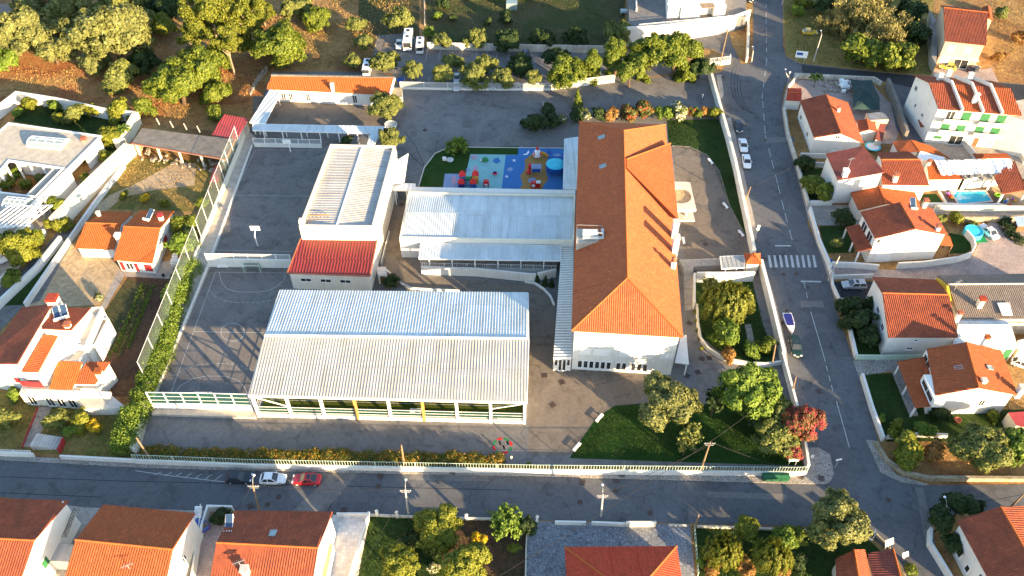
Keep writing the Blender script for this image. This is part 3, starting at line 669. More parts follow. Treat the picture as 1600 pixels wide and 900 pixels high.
def tree(p, rpx, H, kind, leaf, label, name='tree', cat='tree', group=None, bark='bark', big=False):
    i = tcount[0]; tcount[0] += 1
    zc = max(0.3, H * 0.6)
    for _ in range(3):
        Rm = rpx * {'round': 1.25, 'olive': 1.32, 'tall': 1.3, 'shrub': 1.5}.get(kind, 1.12) / pxm(p, zc)
        top = {'tall': 1.55, 'cone': 1.2, 'round': 0.95, 'olive': 0.9, 'shrub': 0.75, 'pine': 0.75, 'willow': 0.8, 'reed': 0.8, 'spray': 0.8, 'palm': 0.5}[kind]
        if kind in ('shrub',): zc = Rm * 0.45
        elif kind == 'reed': zc = Rm * 0.5
        elif kind == 'cone': zc = Rm * 1.0
        else: zc = max(Rm * 0.5, H - Rm * top)
    q = G(p, zc); th = thing(name, label, cat, (q.x, q.y, 0), group)
    n, ls = KSPEC[kind]; var = (i % 3) + (10 if big else 0)
    if big: n = int(n * 1.9); ls *= 0.72
    c = bpy.data.objects.new('foliage' if kind in ('shrub', 'reed') else 'crown', get_crown(kind, leaf, var, n, ls)); col.objects.link(c); c.parent = th
    c.location = (0, 0, zc); rs = random.Random(i); c.scale = (Rm * rs.uniform(.93, 1.07), Rm * rs.uniform(.93, 1.07), Rm * rs.uniform(.92, 1.06)); c.rotation_euler = (rs.uniform(-.12, .12), rs.uniform(-.12, .12), rs.uniform(0, 6.28))
    tk = (bark, i % 4, kind == 'shrub')
    if tk not in TRUNK: TRUNK[tk] = trunk_mesh(i, 3 if kind == 'shrub' else 6, bark, 0.0)
    t = bpy.data.objects.new('stem' if kind in ('shrub', 'reed') else 'trunk', TRUNK[tk]); col.objects.link(t); t.parent = th
    t.scale = (max(Rm * 0.9, .4), max(Rm * 0.9, .4), zc + Rm * 0.35); t.rotation_euler = (0, 0, rs.uniform(0, 6.28))
    return th
def scatter_leaves(name, polys, n, size, mat, zr=(0.0, 0.35), up=True, mask=None):
    """loose ground vegetation over pixel polygons"""
    pts = []
    W = [[G(p).xy for p in P] for P in polys]
    areas = []
    for P in W: areas.append(abs(sum(P[i].x * P[(i + 1) % len(P)].y - P[(i + 1) % len(P)].x * P[i].y for i in range(len(P)))) / 2)
    for P, a in zip(W, areas):
        m = int(n * a / sum(areas)); xs = [p.x for p in P]; ys = [p.y for p in P]; got = 0
        while got < m:
            X = rg.uniform(min(xs), max(xs), m * 2); Y = rg.uniform(min(ys), max(ys), m * 2); ins = np.zeros(len(X), bool); j = len(P) - 1
            for i in range(len(P)):
                c = ((P[i].y > Y) != (P[j].y > Y)) & (X < (P[j].x - P[i].x) * (Y - P[i].y) / (P[j].y - P[i].y + 1e-9) + P[i].x); ins ^= c; j = i
            # clumpy density
            den = 0.5 + 0.5 * np.sin(X * .37 + 1.3 * np.sin(Y * .29)) * np.sin(Y * .41 + 1.7 * np.sin(X * .23)); ins &= rg.uniform(0, 1, len(X)) < 0.15 + 0.85 * den ** 1.5
            q = np.stack([X[ins], Y[ins]], 1)[:m - got]; pts.append(q); got += len(q)
    Q = np.concatenate(pts); k = len(Q); P3 = np.column_stack([Q, rg.uniform(*zr, k)])
    N = rdir(k) + [0, 0, 0.2]; T = rg.normal(size=(k, 3)) * 0.6 + [0, 0, 1.0]
    me = leaf_mesh(name, P3, N, size, mat, 0.3, T); o = bpy.data.objects.new(name, me); col.objects.link(o); return o
def hedge(label, pts, w, h, leaf, n, ls=0.16, name='hedge', z0=0.0, lump=0.35):
    P = [G(p).xy for p in pts]; L = []
    for q in walk([tuple(p) for p in P], w * 0.55):
        for _ in range(2):
            r = w * random.uniform(0.35, 0.6); L.append([q.x + random.uniform(-1, 1) * w * 0.25, q.y + random.uniform(-1, 1) * w * 0.25, z0 + (h - r) * random.uniform(0.35, 1.0) * (1 + random.uniform(-lump, lump) * .5), r])
    A, N = lobes_points(L, n); A[:, 2] = np.maximum(A[:, 2], 0.05)
    org = np.array([P[0].x, P[0].y, 0]); me = leaf_mesh(name, A - org, N, ls, leaf); 
    o = bpy.data.objects.new(name, me); col.objects.link(o); o.location = org; return tag(o, label, 'hedge')

# ---------------- vehicles (built once at the origin, x forward; copies in loops) ----------------
def loft(mb, st):
    """st: list of (x, halfwidth, z_bottom, z_top, top_inset)"""
    rings = []
    for x, w_, zb, zt, ti in st:
        zm = zb + (zt - zb) * 0.55
        rings.append([Vector(p) for p in ((x, -w_ * .92, zb), (x, -w_, zb + .12), (x, -w_, zm), (x, -w_ * (1 - ti * .5), zt - .05), (x, -w_ * (1 - ti) + .03, zt), (x, w_ * (1 - ti) - .03, zt), (x, w_ * (1 - ti * .5), zt - .05), (x, w_, zm), (x, w_, zb + .12), (x, w_ * .92, zb))])
    for A, B in zip(rings, rings[1:]):
        n = len(A)
        for k in range(n): j = (k + 1) % n; mb.face([A[k], B[k], B[j], A[j]])
    mb.face(rings[0]); mb.face(rings[-1][::-1]); return mb
def car(paint, kind='hatch', label='car', group=None):
    L, W_, Hh = {'hatch': (3.9, .84, 1.42), 'sedan': (4.5, .88, 1.40), 'coupe': (4.3, .86, 1.32), 'wagon': (4.4, .88, 1.47), 'suv': (4.7, .93, 1.72)}[kind]
    t = thing('parked_car', label, 'car', (0, 0, 0), group, local=True); h = L / 2; belt = Hh * .62
    loft(MB(), [(-h, W_ * .82, .35, belt * .85, .1), (-h + .12, W_ * .95, .25, belt * .97, .12), (-h + .6, W_, .2, belt, .12), (0, W_, .2, belt, .12), (h - 1.15, W_, .2, belt * .98, .12), (h - .5, W_ * .97, .22, belt * .86, .15), (h - .12, W_ * .86, .28, belt * .7, .15), (h, W_ * .7, .33, belt * .58, .1)]).build('body', paint, t, True)
    rear = {'hatch': -h + .25, 'sedan': -h + .85, 'coupe': -h + .6, 'wagon': -h + .12, 'suv': -h + .12}[kind]; rt = {'hatch': .55, 'sedan': .75, 'coupe': .85, 'wagon': .35, 'suv': .3}[kind]
    x0, x1 = rear, h - 1.2; a0, a1 = x0 + rt, x1 - .75; wb, wt = W_ * .9, W_ * .72; z0, z1 = belt - .03, Hh
    B = [Vector(p) for p in ((x0, -wb, z0), (x1, -wb, z0), (x1, wb, z0), (x0, wb, z0))]; T = [Vector(p) for p in ((a0, -wt, z1 - .04), (a1, -wt, z1 - .04), (a1, wt, z1 - .04), (a0, wt, z1 - .04))]
    g = MB(); [g.face([B[i], B[(i + 1) % 4], T[(i + 1) % 4], T[i]]) for i in range(4)]; g.face(T); g.build('glasshouse', 'glass', t)
    r = MB(); r.prism([(a0 - .04, -wt - .02), (a1 + .04, -wt - .02), (a1 + .04, wt + .02), (a0 - .04, wt + .02)], z1 - .045, z1)
    for s in (-1, 1):
        for bx, tx in ((x0 + .03, a0), (x1 - .03, a1), ((x0 + x1) / 2 - .1, (a0 + a1) / 2 - .1)):
            r.bar((bx, s * (wb + .01), z0), (tx, s * (wt + .01), z1 - .02), .09, .07)
    rf = r.build('roof', paint, t)
    if kind in ('coupe', 'suv', 'wagon'): MB().prism([(a1 - .85, -.42), (a1 - .3, -.42), (a1 - .3, .42), (a1 - .85, .42)], z1 + .002, z1 + .014).build('sunroof', 'glass', rf)
    for sx in (-h + .75, h - .8):
        for s in (-1, 1):
            wm = MB(); wm.tube([(sx, s * (W_ - .2), .31), (sx, s * (W_ + .015), .31)], .31, 14); wo = wm.build('wheel', 'black_rubber', t)
            MB().tube([(sx, s * (W_ + .012), .31), (sx, s * (W_ + .03), .31)], .19, 10).build('rim', 'car_silver', wo)
    for s in (-1, 1):
        MB().box((h - .12, s * W_ * .62, belt * .72), (.2, .34, .12)).build('headlight', 'lamp_glass', t)
        MB().box((-h + .04, s * W_ * .72, belt * .8), (.14, .22, .16)).build('tail_light', 'red_paint', t)
        MB().box((x1 - .35, s * (W_ + .09), belt + .05), (.14, .18, .12)).build('mirror', paint, t)
    MB().box((h + .005, 0, .42), (.03, .5, .11)).build('number_plate', 'number_plate', t)
    return t
def bus(L, W_, Hh, label, name='minibus', cat='minibus'):
    t = thing(name, label, cat, (0, 0, 0), None, local=True); h = L / 2
    loft(MB(), [(-h, W_ * .94, .4, Hh * .97, .1), (-h + .15, W_, .3, Hh, .08), (h - 1.0, W_, .3, Hh, .08), (h - .35, W_ * .98, .3, Hh * .9, .12), (h, W_ * .9, .35, Hh * .45, .08)] if Hh < 2.6 else
         [(-h, W_ * .96, .4, Hh * .98, .08), (-h + .12, W_, .3, Hh, .07), (h - .35, W_, .3, Hh, .07), (h, W_ * .95, .35, Hh * .93, .08)]).build('body', 'car_white', t, True)
    for s in (-1, 1):
        m = MB(); k = -h + .5
        while k < h - 1.6: m.box((k + .5, s * (W_ + .004), Hh * .68), (.95, .03, Hh * .24)); k += 1.1
        m.build('side_windows', 'glass', t)
        MB().box((h - .02, s * W_ * .7, .65), (.1, .3, .2)).build('headlight', 'lamp_glass', t)
        MB().bar((h - .3, s * W_, Hh * .7), (h + .1, s * (W_ + .22), Hh * .68), .1, .3).build('mirror', 'black_rubber', t)
        for sx in (-h * .55, h * .68): 
            wo = MB().tube([(sx, s * (W_ - .3), .42), (sx, s * (W_ + .015), .42)], .42, 14).build('wheel', 'black_rubber', t)
    m = MB()
    if Hh < 2.6: m.face([(h - .30, -W_ * .84, Hh * .86), (h + .015, -W_ * .82, Hh * .5), (h + .015, W_ * .82, Hh * .5), (h - .30, W_ * .84, Hh * .86)]); m.face([(h - .29, -W_ * .84, Hh * .88), (h + .03, -W_ * .82, Hh * .5), (h + .03, W_ * .82, Hh * .5), (h - .29, W_ * .84, Hh * .88)])
    else: m.slab([(h + .02, -W_ * .86, Hh * .88), (h + .05, -W_ * .86, Hh * .42), (h + .05, W_ * .86, Hh * .42), (h + .02, W_ * .86, Hh * .88)], .03)
    m.build('windscreen', 'glass', t)
    for x in (-h * .6, h * .25): MB().box((x, 0, Hh + .05), (.8, .7, .12)).build('roof_vent', 'black_rubber', t)
    MB().box((-h * .15, 0, Hh + .06), (1.2, 1.0, .14)).build('air_conditioner', 'white_paint', t) if Hh > 2.6 else None
    return t
def at(p, q, z=0.0):    # centre + heading from two ground pixels (rear, front)
    a, b = G(p, z), G(q, z); return (a + b) / 2, math.atan2(b.y - a.y, b.x - a.x)
def place_car(paint, kind, rear, front, label, group=None, up=0.5):
    t = car(paint, kind, label, group); c, rz = at(rear, front, up); t.location = (c.x, c.y, 0.03); t.rotation_euler = (0, 0, rz); return t

# ---------------- street furniture ----------------
def lamp_post(base, top, label, wood=False, arms=True, head=True, name='street_lamp', cat='street lamp', group=None):
    b = G(base); t = thing(name, label, cat, b, group)
    lo, hi = 2.0, 16.0
    for _ in range(30):
        m = (lo + hi) / 2
        if G(top, m).y > b.y: lo = m
        else: hi = m
    H = lo; tp = G(top, H); tp.z = H; tp.y = b.y
    if abs(tp.x - b.x) > 1.5: tp.x = b.x + 1.5 * (1 if tp.x > b.x else -1)
    MB().tube([b - Vector((0, 0, .1)), b.lerp(tp, .5), tp], [.17, .14, .1], 8).build('pole', 'pole_wood' if wood else 'pole_concrete', t)
    if arms:
        m = MB(); m.bar(tp + Vector((-.8, 0, -.5)), tp + Vector((.8, 0, -.5)), .1); m.bar(tp + Vector((-.6, .0, -.9)), tp + Vector((.6, 0, -.9)), .08)
        for s in (-.7, -.35, .35, .7): m.lathe(tp + Vector((s, 0, -.45)), [(.05, 0), (.07, .08), (.04, .18)], 6)
        m.build('crossarm', 'grey_metal_paint', t)
    if head:
        a = MB().tube([tp + Vector((0, 0, -.3)), tp + Vector((.0, .5, .35)), tp + Vector((0, 1.1, .45))], .04, 6).build('arm', 'grey_metal_paint', t)
        MB().lathe(tp + Vector((0, 1.25, .25)), [(.08, 0), (.18, .06), (.2, .14), (.14, .2), (.04, .24)], 12).build('lamp_head', 'lamp_glass', t)
    return t, tp
def cable(a, b, label, sag=0.8, r=0.025, n=14):
    pts = [a.lerp(b, k / n) - Vector((0, 0, sag * 4 * (k / n) * (1 - k / n))) for k in range(n + 1)]
    return tag(MB().tube(pts, r, 5).build('power_cable', 'black_rubber' if r < 0.05 else 'pole_concrete'), label, 'cable', 'cables strung between the poles')
def bench_proto():
    t = thing('park_bench', '', 'bench', (0, 0, 0), None, local=True)
    MB().box((0, 0, .45), (1.8, .48, .09)).build('seat', 'white_paint', t)
    for s in (-.65, .65): MB().prism([(s - .1, -.18), (s + .1, -.18), (s + .1, .18), (s - .1, .18)], 0, .41).build('leg', 'pale_concrete', t)
    return t
def bin_proto():
    t = thing('waste_container', '', 'container', (0, 0, 0), None, local=True)
    MB().prism([(-.62, -.42), (.62, -.42), (.62, .42), (-.62, .42)], .12, 1.05).build('body', 'bin_green', t)
    m = MB(); m.slab([(-.68, -.48, 1.06), (.68, -.48, 1.06), (.68, 0, 1.24), (-.68, 0, 1.24)], .05); m.slab([(-.68, 0, 1.24), (.68, 0, 1.24), (.68, .48, 1.12), (-.68, .48, 1.12)], .05); m.build('lid', 'green_paint', t)
    for x in (-.5, .5):
        for y in (-.32, .32): MB().tube([(x, y - .04, .1), (x, y + .04, .1)], .1, 8).build('wheel', 'black_rubber', t)
    MB().bar((-.5, -.5, .9), (.5, -.5, .9), .05).build('handle', 'bin_green', t)
    return t
def manhole_proto():
    return tag(MB().lathe((0, 0, 0), [(.42, 0), (.42, .012), (.33, .012), (.32, .006)], 18).build('manhole_cover', 'iron', None, org=Vector((0, 0, 0))), '', 'manhole')
def grate_proto():
    m = MB()
    for k in range(7): m.box((-.42 + k * .14, 0, .008), (.09, .8, .016))
    m.box((0, .42, .01), (1.0, .06, .02)); m.box((0, -.42, .01), (1.0, .06, .02))
    return tag(m.build('drain_grate', 'iron', None, org=Vector((0, 0, 0))), '', 'drain grate')
def hoop(base, face, label):
    b = G(base); t = thing('basketball_hoop', label, 'basketball hoop', b); d = Vector((0, face, 0))
    MB().tube([b, b + Vector((0, 0, 2.6)), b + d * 1.0 + Vector((0, 0, 3.3))], [.14, .12, .09], 8).build('post', 'white_paint', t)
    bb = MB().box(b + d * 1.15 + Vector((0, 0, 3.5)), (1.8, .06, 1.1)).build('backboard', 'white_paint', t)
    m = MB(); c = b + d * 1.45 + Vector((0, 0, 3.05))
    m.tube([c + Vector((math.cos(a) * .23, math.sin(a) * .23, 0)) for a in [k * 2 * math.pi / 14 for k in range(15)]], .02, 5, False); m.build('rim', 'rust', bb)
def goal(c, facing, label, paint='white_paint', w=3.0):
    c = G(c); t = thing('football_goal', label, 'goal', c); f = Vector((0, facing, 0)); X = Vector((1, 0, 0)); Z = Vector((0, 0, 1))
    m = MB(); a, b = c - X * w / 2, c + X * w / 2
    m.bar(a, a + Z * 2, .09); m.bar(b, b + Z * 2, .09); m.build('post', paint, t)
    n = 12; cb = MB()
    for k in range(n): cb.bar(a.lerp(b, k / n) + Z * 2.02, a.lerp(b, (k + .5) / n) + Z * 2.02, .1)
    cb.build('crossbar', 'white_paint', t)
    m = MB()
    for p in (a, b): m.bar(p + Z * 1.95, p - f * .7 + Z * 1.9, .05); m.bar(p - f * .7 + Z * 1.9, p - f * 1.1, .05); m.bar(p, p - f * 1.1, .05)
    m.bar(a - f * 1.1, b - f * 1.1, .05); m.build('frame', paint, t)
    m = MB(); m.face([a - f * 1.1, b - f * 1.1, b - f * .7 + Z * 1.9, a - f * .7 + Z * 1.9]); m.face([a + Z * 1.94, b + Z * 1.94, b - f * .7 + Z * 1.89, a - f * .7 + Z * 1.89]); m.build('net', 'green_net', t)
def dish(p, z, label, r=.45):
    b = G(p, z); t = thing('satellite_dish', label, 'satellite dish', b)
    MB().tube([b, b + Vector((0, 0, .9))], .03, 6).build('mast', 'grey_metal_paint', t)
    c = b + Vector((0, 0, 1.0)); d = Vector((.5, -.75, .45)).normalized(); u = d.cross(Vector((0, 0, 1))).normalized(); v = d.cross(u); m = MB(); n = 14
    R0 = [(0.02, -.14), (r * .6, -.09), (r, 0)]; rings = [[c + (u * math.cos(2 * math.pi * k / n) + v * math.sin(2 * math.pi * k / n)) * q + d * o for k in range(n)] for q, o in R0]
    for A, B in zip(rings, rings[1:]):
        for k in range(n): m.face([A[k], A[(k + 1) % n], B[(k + 1) % n], B[k]])
    m.build('reflector', 'white_paint', t, True)
    MB().bar(c - v * r * .9, c + d * .45, .03).build('feed_arm', 'grey_metal_paint', t)
def antenna(p, z, h, label):
    b = G(p, z); t = thing('roof_antenna', label, 'antenna', b)
    MB().tube([b, b + Vector((0, 0, h))], .03, 5).build('mast', 'grey_metal_paint', t)
    m = MB(); m.bar(b + Vector((-.7, -.3, h - .1)), b + Vector((.7, .3, h - .1)), .04)
    for k in range(7): q = b + Vector((-.6 + .2 * k, -.26 + .086 * k, h - .1)); m.bar(q + Vector((.12, -.3, 0)), q + Vector((-.12, .3, 0)), .02)
    m.build('yagi', 'grey_metal_paint', t)
def solar_heater(a, z, label, rz=0.0, n=1, up=1):
    b = G(a, z); t = thing('solar_water_heater', label, 'solar heater', b)
    M = Matrix.Rotation(rz, 3, 'Z'); P = lambda x, y, zz: b + M @ Vector((x, y, zz))
    for k in range(n):
        f = MB().slab([P(-1 + k * 1.15, -1, .1), P(0.05 + k * 1.15, -1, .1), P(0.05 + k * 1.15, 1, .6 + .5 * up), P(-1 + k * 1.15, 1, .6 + .5 * up)], .09).build('panel_frame', 'white_paint', t)
        MB().slab([P(-.93 + k * 1.15, -.93, .135), P(-.02 + k * 1.15, -.93, .135), P(-.02 + k * 1.15, .93, .625 + .5 * up), P(-.93 + k * 1.15, .93, .625 + .5 * up)], .01).build('panel', 'solar_glass', f)
    MB().tube([P(-1.1, -1.25, .35), P(.1 + (n - 1) * 1.15, -1.25, .35)], .27, 12).build('tank', 'white_paint', t)
    m = MB()
    for x in (-.9, .0): m.bar(P(x, .9, 0), P(x, .9, .9), .05); m.bar(P(x, -1.2, -.2), P(x, -1.2, .3), .05)
    m.build('stand', 'grey_metal_paint', t)
def skylight(parent, p, z, slope_dir, ang, w=.8, l=1.2):
    c = G(p, z); M = Matrix.Rotation(slope_dir, 3, 'Z') @ Matrix.Rotation(ang, 3, 'X')
    def q(x, y, zz): return c + M @ Vector((x, y, zz))
    m = MB()
    for a, b in (((-w / 2, -l / 2), (w / 2, -l / 2)), ((w / 2, -l / 2), (w / 2, l / 2)), ((w / 2, l / 2), (-w / 2, l / 2)), ((-w / 2, l / 2), (-w / 2, -l / 2))): m.bar(q(*a, .14), q(*b, .14), .12, .16)
    f = m.build('skylight', 'grey_metal_paint', parent); MB().slab([q(-w / 2, -l / 2, .17), q(w / 2, -l / 2, .17), q(w / 2, l / 2, .17), q(-w / 2, l / 2, .17)], .03).build('pane', 'sky_glass', f)

# ================= GROUND, ROADS, PAVING =================
struct(MB().poly([Vector(p) for p in ((-600, -300, 0), (600, -300, 0), (600, 700, 0), (-600, 700, 0))]).build('ground', 'dry_soil', None, org=Vector((0, 0, 0))))
sheet('red_earth', [(-60, 60), (120, 100), (230, 60), (330, 100), (420, 130), (395, 215), (200, 185), (-60, 160)], .006, 'red_soil')
sheet('meadow', [(560, -60), (655, -60), (655, 75), (610, 95), (560, 60)], .006, 'meadow')
sheet('field', [(664, -60), (978, -60), (975, 75), (668, 75)], .006, 'meadow')
sheet('verge', [(1222, -60), (1460, -60), (1458, 118), (1380, 112), (1250, 98), (1228, 85)], .006, 'dry_grass')
sheet('school_yard', [(205, 716), (1262, 735), (1236, 620), (1221, 562), (1190, 416), (1176, 396), (1156, 305), (1136, 219), (1120, 160), (1106, 112), (960, 128), (628, 139), (600, 112), (425, 112), (392, 200)], .010, 'yard_asphalt')
sheet('upper_court', [(397, 230), (520, 230), (470, 400), (333, 400)], .018, 'court_asphalt')
sheet('lower_court', [(328, 418), (460, 420), (392, 640), (236, 627)], .018, 'court_asphalt')
sheet('service_drive', [(600, 300), (660, 300), (640, 410), (655, 432), (835, 445), (868, 470), (868, 575), (1060, 590), (1010, 615), (900, 712), (826, 712), (826, 650), (824, 455), (600, 450)], .016, 'brown_yard')
sheet('forecourt', [(1050, 228), (1085, 232), (1110, 245), (1122, 270), (1140, 320), (1160, 365), (1172, 400), (1070, 410), (1062, 330)], .016, 'brown_yard')
sheet('nursery_court', [(395, 150), (620, 150), (600, 200), (395, 196)], .016, 'brown_yard')
sheet('car_park', [(590, 55), (640, 52), (668, 74), (955, 82), (1030, 78), (1050, 95), (1105, 108), (960, 128), (860, 137), (625, 137), (612, 115), (575, 113)], .016, 'yard_asphalt')
road = [(1177, -80), (1177, 60), (1176, 98), (1160, 100), (1144, 70), (1140, 52), (1076, 60), (980, 76), (990, 86), (1086, 75), (1114, 77), (1137, 90), (1128, 112), (1108, 118), (1120, 162), (1136, 219), (1156, 306), (1167, 358), (1178, 400),
        (1190, 418), (1221, 562), (1238, 622), (1258, 690), (1262, 738), (1240, 741), (840, 736), (400, 728), (212, 722), (0, 711), (-200, 704), (-200, 766), (0, 776), (132, 793), (328, 798), (520, 803), (840, 813), (1085, 818), (1262, 823), (1345, 828),
        (1382, 855), (1407, 881), (1425, 960), (1500, 960), (1475, 900), (1455, 862), (1446, 830), (1448, 815), (1500, 803), (1600, 797), (1800, 795), (1800, 752), (1600, 757), (1449, 758), (1407, 753), (1375, 737), (1353, 688), (1373, 690), (1343, 592), (1334, 562), (1314, 506),
        (1298, 449), (1288, 415), (1275, 380), (1262, 353), (1261, 332), (1243, 265), (1227, 212), (1221, 169), (1224, 140), (1234, 121), (1302, 121), (1364, 124), (1420, 136), (1500, 150), (1600, 160), (1700, 165), (1700, 140), (1600, 132), (1457, 120), (1377, 113), (1290, 104), (1249, 99), (1228, 88), (1223, 69), (1224, -80)]
sheet('road', road, .022, 'road_asphalt')
sheet('side_road', [(1252, 101), (1290, 105), (1377, 114), (1457, 121), (1600, 133), (1700, 141), (1700, 165), (1600, 160), (1500, 150), (1420, 136), (1364, 124), (1302, 121), (1254, 117)], .026, 'new_asphalt')
# pavements (real kerb steps)
pave('pavement', [(-200, 708), (0, 712), (212, 723), (400, 730), (840, 738), (1240, 742), (1240, 756), (840, 745), (400, 736), (212, 731), (0, 719), (-200, 714)], .13, 'cobble')
pave('pavement', [(1240, 741), (1262, 737), (1258, 700), (1279, 700), (1297, 711), (1303, 742), (1297, 753), (1291, 757), (1240, 756)], .135, 'cobble')
pave('pavement', [(1134, 186), (1142, 183), (1153, 228), (1167, 294), (1183, 364), (1182, 374), (1176, 375), (1167, 358), (1156, 306), (1137, 219)], .13, 'slab_paving')
pave('pavement', [(1120, 118), (1127, 117), (1131, 148), (1129, 154), (1124, 156)], .13, 'slab_paving')
pave('pavement', [(1186, 406), (1193, 412), (1214, 480), (1229, 545), (1231, 572), (1226, 578), (1221, 562), (1188, 418)], .13, 'slab_paving')
pave('pavement', [(1353, 688), (1366, 688), (1372, 694), (1384, 722), (1400, 742), (1449, 757), (1446, 759.5), (1407, 754), (1375, 738)], .13, 'cobble')
pave('kerb_strip', [(1232, 122), (1236, 122), (1226, 170), (1232, 213), (1247, 265), (1266, 332), (1279, 380), (1293, 415), (1303, 449), (1311, 470), (1306, 471), (1298, 449), (1288, 415), (1275, 380), (1262, 340), (1243, 265), (1227, 212), (1221, 169)], .10, 'slab_paving')
sheet('dirt_verge', [(1142, 52), (1165, 38), (1168, 98), (1158, 100), (1146, 72)], .026, 'dry_soil')
# lawns and beds
sheet('front_lawn', [(890, 716), (905, 692), (930, 655), (960, 634), (1010, 630), (1100, 632), (1215, 600), (1236, 640), (1255, 728), (1060, 722)], .022, 'lawn')
sheet('bank_grass', [(1042, 188), (1122, 186), (1136, 222), (1156, 306), (1172, 372), (1165, 370), (1140, 320), (1125, 268), (1105, 242), (1075, 230), (1045, 228)], .022, 'green_grass')
sheet('play_lawn', [(655, 292), (664, 262), (680, 240), (705, 230), (811, 228), (811, 242), (735, 241), (728, 272), (696, 272), (692, 292)], .022, 'lawn')
sheet('playground_surface', [(733, 241), (811, 240), (811, 230), (884, 232), (880, 298), (692, 297), (697, 271), (727, 272)], .020, 'play_sky')
def patch(name, pts, mat, k): return sheet(name, [zU(*p) for p in pts], .024 + k * .004, mat)
patch('playground_surface', [(735, 215), (862, 215), (866, 140), (1350, 150), (1330, 580), (690, 580)], 'play_blue', 1)
patch('playground_surface', [(100, 410), (265, 412), (250, 560), (80, 560)], 'play_pale', 1)
patch('playground_surface', [(1010, 200), (1150, 195), (1175, 260), (1150, 330), (1160, 420), (1180, 470), (1130, 530), (1110, 580), (870, 580), (910, 520), (885, 430), (930, 380), (940, 300), (925, 270)], 'play_sand', 2)
patch('playground_surface', [(1190, 230), (1335, 240), (1330, 440), (1200, 420), (1160, 380), (1165, 300)], 'play_navy', 2)
def blot(name, cx, cy, rx, ry, mat, k, n=14): patch(name, [(cx + rx * math.cos(6.283 * i / n) * (1 + .2 * math.sin(i * 2.3)), cy + ry * math.sin(6.283 * i / n) * (1 + .2 * math.cos(i * 1.7))) for i in range(n)], mat, k)
for a in ((405, 240, 40, 22, 'play_pink'), (420, 355, 30, 25, 'play_pink'), (195, 480, 30, 50, 'play_pink'), (780, 365, 32, 20, 'play_pale'), (640, 275, 40, 28, 'play_blue'), (345, 370, 25, 20, 'play_pale'), (1010, 480, 45, 28, 'play_pale'), (1270, 215, 40, 14, 'play_pale'), (1190, 190, 24, 26, 'play_navy')): blot('painted_shape', *a, 3)
def star(cx, cy, r):
    patch('painted_shape', [(cx + (r if i % 2 == 0 else r * .3) * math.cos(6.283 * i / 10 - 1.57), cy + (r if i % 2 == 0 else r * .3) * .8 * math.sin(6.283 * i / 10 - 1.57)) for i in range(10)], 'white_paint', 4)
star(822, 272, 26); star(745, 440, 24)
patch('painted_shape', [(910, 210), (950, 200), (972, 165), (980, 190), (960, 212), (930, 216)], 'white_paint', 4)
sheet('garden_bed', [(1085, 442), (1176, 440), (1190, 500), (1212, 566), (1180, 572), (1150, 560), (1118, 545), (1098, 528), (1090, 490)], .020, 'green_grass')
sheet('garden_path', [zR(615, 632), zR(665, 632), zR(705, 820), zR(655, 820)], .030, 'slab_paving')
sheet('tilled_plot', [zL(690, 250), zL(950, 262), zL(985, 300), zL(900, 560), zL(770, 900), zL(610, 900), zL(545, 640), zL(600, 440)], .014, 'tilled_soil')
sheet('grass_strip', [zL(690, 255), zL(760, 290), zL(640, 540), zL(600, 700), zL(540, 640), zL(560, 450)], .018, 'meadow')
sheet('gravel_yard', [za(555, 395), za(600, 435), za(640, 495), za(880, 520), za(945, 615), za(785, 880), za(480, 900), za(215, 900)], .016, 'sandy_yard')
sheet('old_lot', [zE(760, 400), zE(1240, 420), zE(1240, 560), zE(1150, 715), zE(640, 700), zE(550, 690)], .014, 'dry_grass')
sheet('dirt_track', [zE(560, 690), zE(640, 620), zE(780, 560), zE(1000, 440), zE(1150, 430), zE(1140, 560), zE(900, 590), zE(720, 630), zE(600, 730)], .018, 'sandy_yard')
sheet('villa_garden', [(20, 190), (38, 152), (168, 178), (215, 182), (190, 232), (160, 262), (158, 212)], .016, 'green_grass')
sheet('villa_terrace', [(160, 250), (185, 250), (85, 350), (0, 440), (0, 395)], .018, 'slab_paving')
sheet('lane', [(-60, 500), (60, 400), (100, 350), (118, 372), (62, 470), (35, 480), (-60, 580)], .016, 'yard_asphalt')
sheet('planted_strip', [za(540, 330), za(800, 0), za(830, 10), za(530, 400), za(200, 880), za(30, 890), za(320, 620)], .020, 'green_grass')
sheet('house_garden', [(-60, 600), (50, 620), (175, 640), (205, 640), (212, 718), (-60, 700)], .014, 'dry_grass')
sheet('garden_path', [zM(160, 200), zM(215, 200), zM(145, 370), zM(90, 365)], .022, 'slab_paving')
sheet('yard_path', [zL(640, 215), zL(680, 235), zL(560, 440), zL(540, 420)], .022, 'slab_paving')
sheet('yard_path', [zL(655, 200), zL(1020, 150), zL(1040, 240), zL(960, 265), zL(680, 250)], .020, 'slab_paving')
# front gardens and yards south of the road
sheet('driveway', [(88, 788), (330, 796), (330, 960), (40, 960)], .018, 'slab_paving')
sheet('rubble_yard', [(325, 800), (370, 800), (330, 960), (290, 960)], .024, 'pink_paving')
sheet('orchard_grass', [(580, 806), (702, 808), (690, 960), (540, 960)], .012, 'green_grass')
sheet('orchard_soil', [(700, 808), (826, 812), (822, 960), (680, 960)], .016, 'tilled_soil')
sheet('paved_court', [(826, 814), (1078, 820), (1092, 960), (818, 960)], .020, 'blue_paving')
sheet('wild_garden', [(1082, 822), (1345, 830), (1400, 885), (1410, 960), (1096, 960)], .012, 'green_grass')
pave('patio', [(520, 805), (578, 805), (548, 960), (490, 960)], .10, 'white_paving')
sheet('corner_lot', [(1400, 690), (1640, 660), (1640, 742), (1420, 742)], .012, 'dry_soil')
sheet('corner_garden', [(1345, 585), (1470, 580), (1500, 640), (1640, 640), (1640, 690), (1385, 690)], .016, 'green_grass')
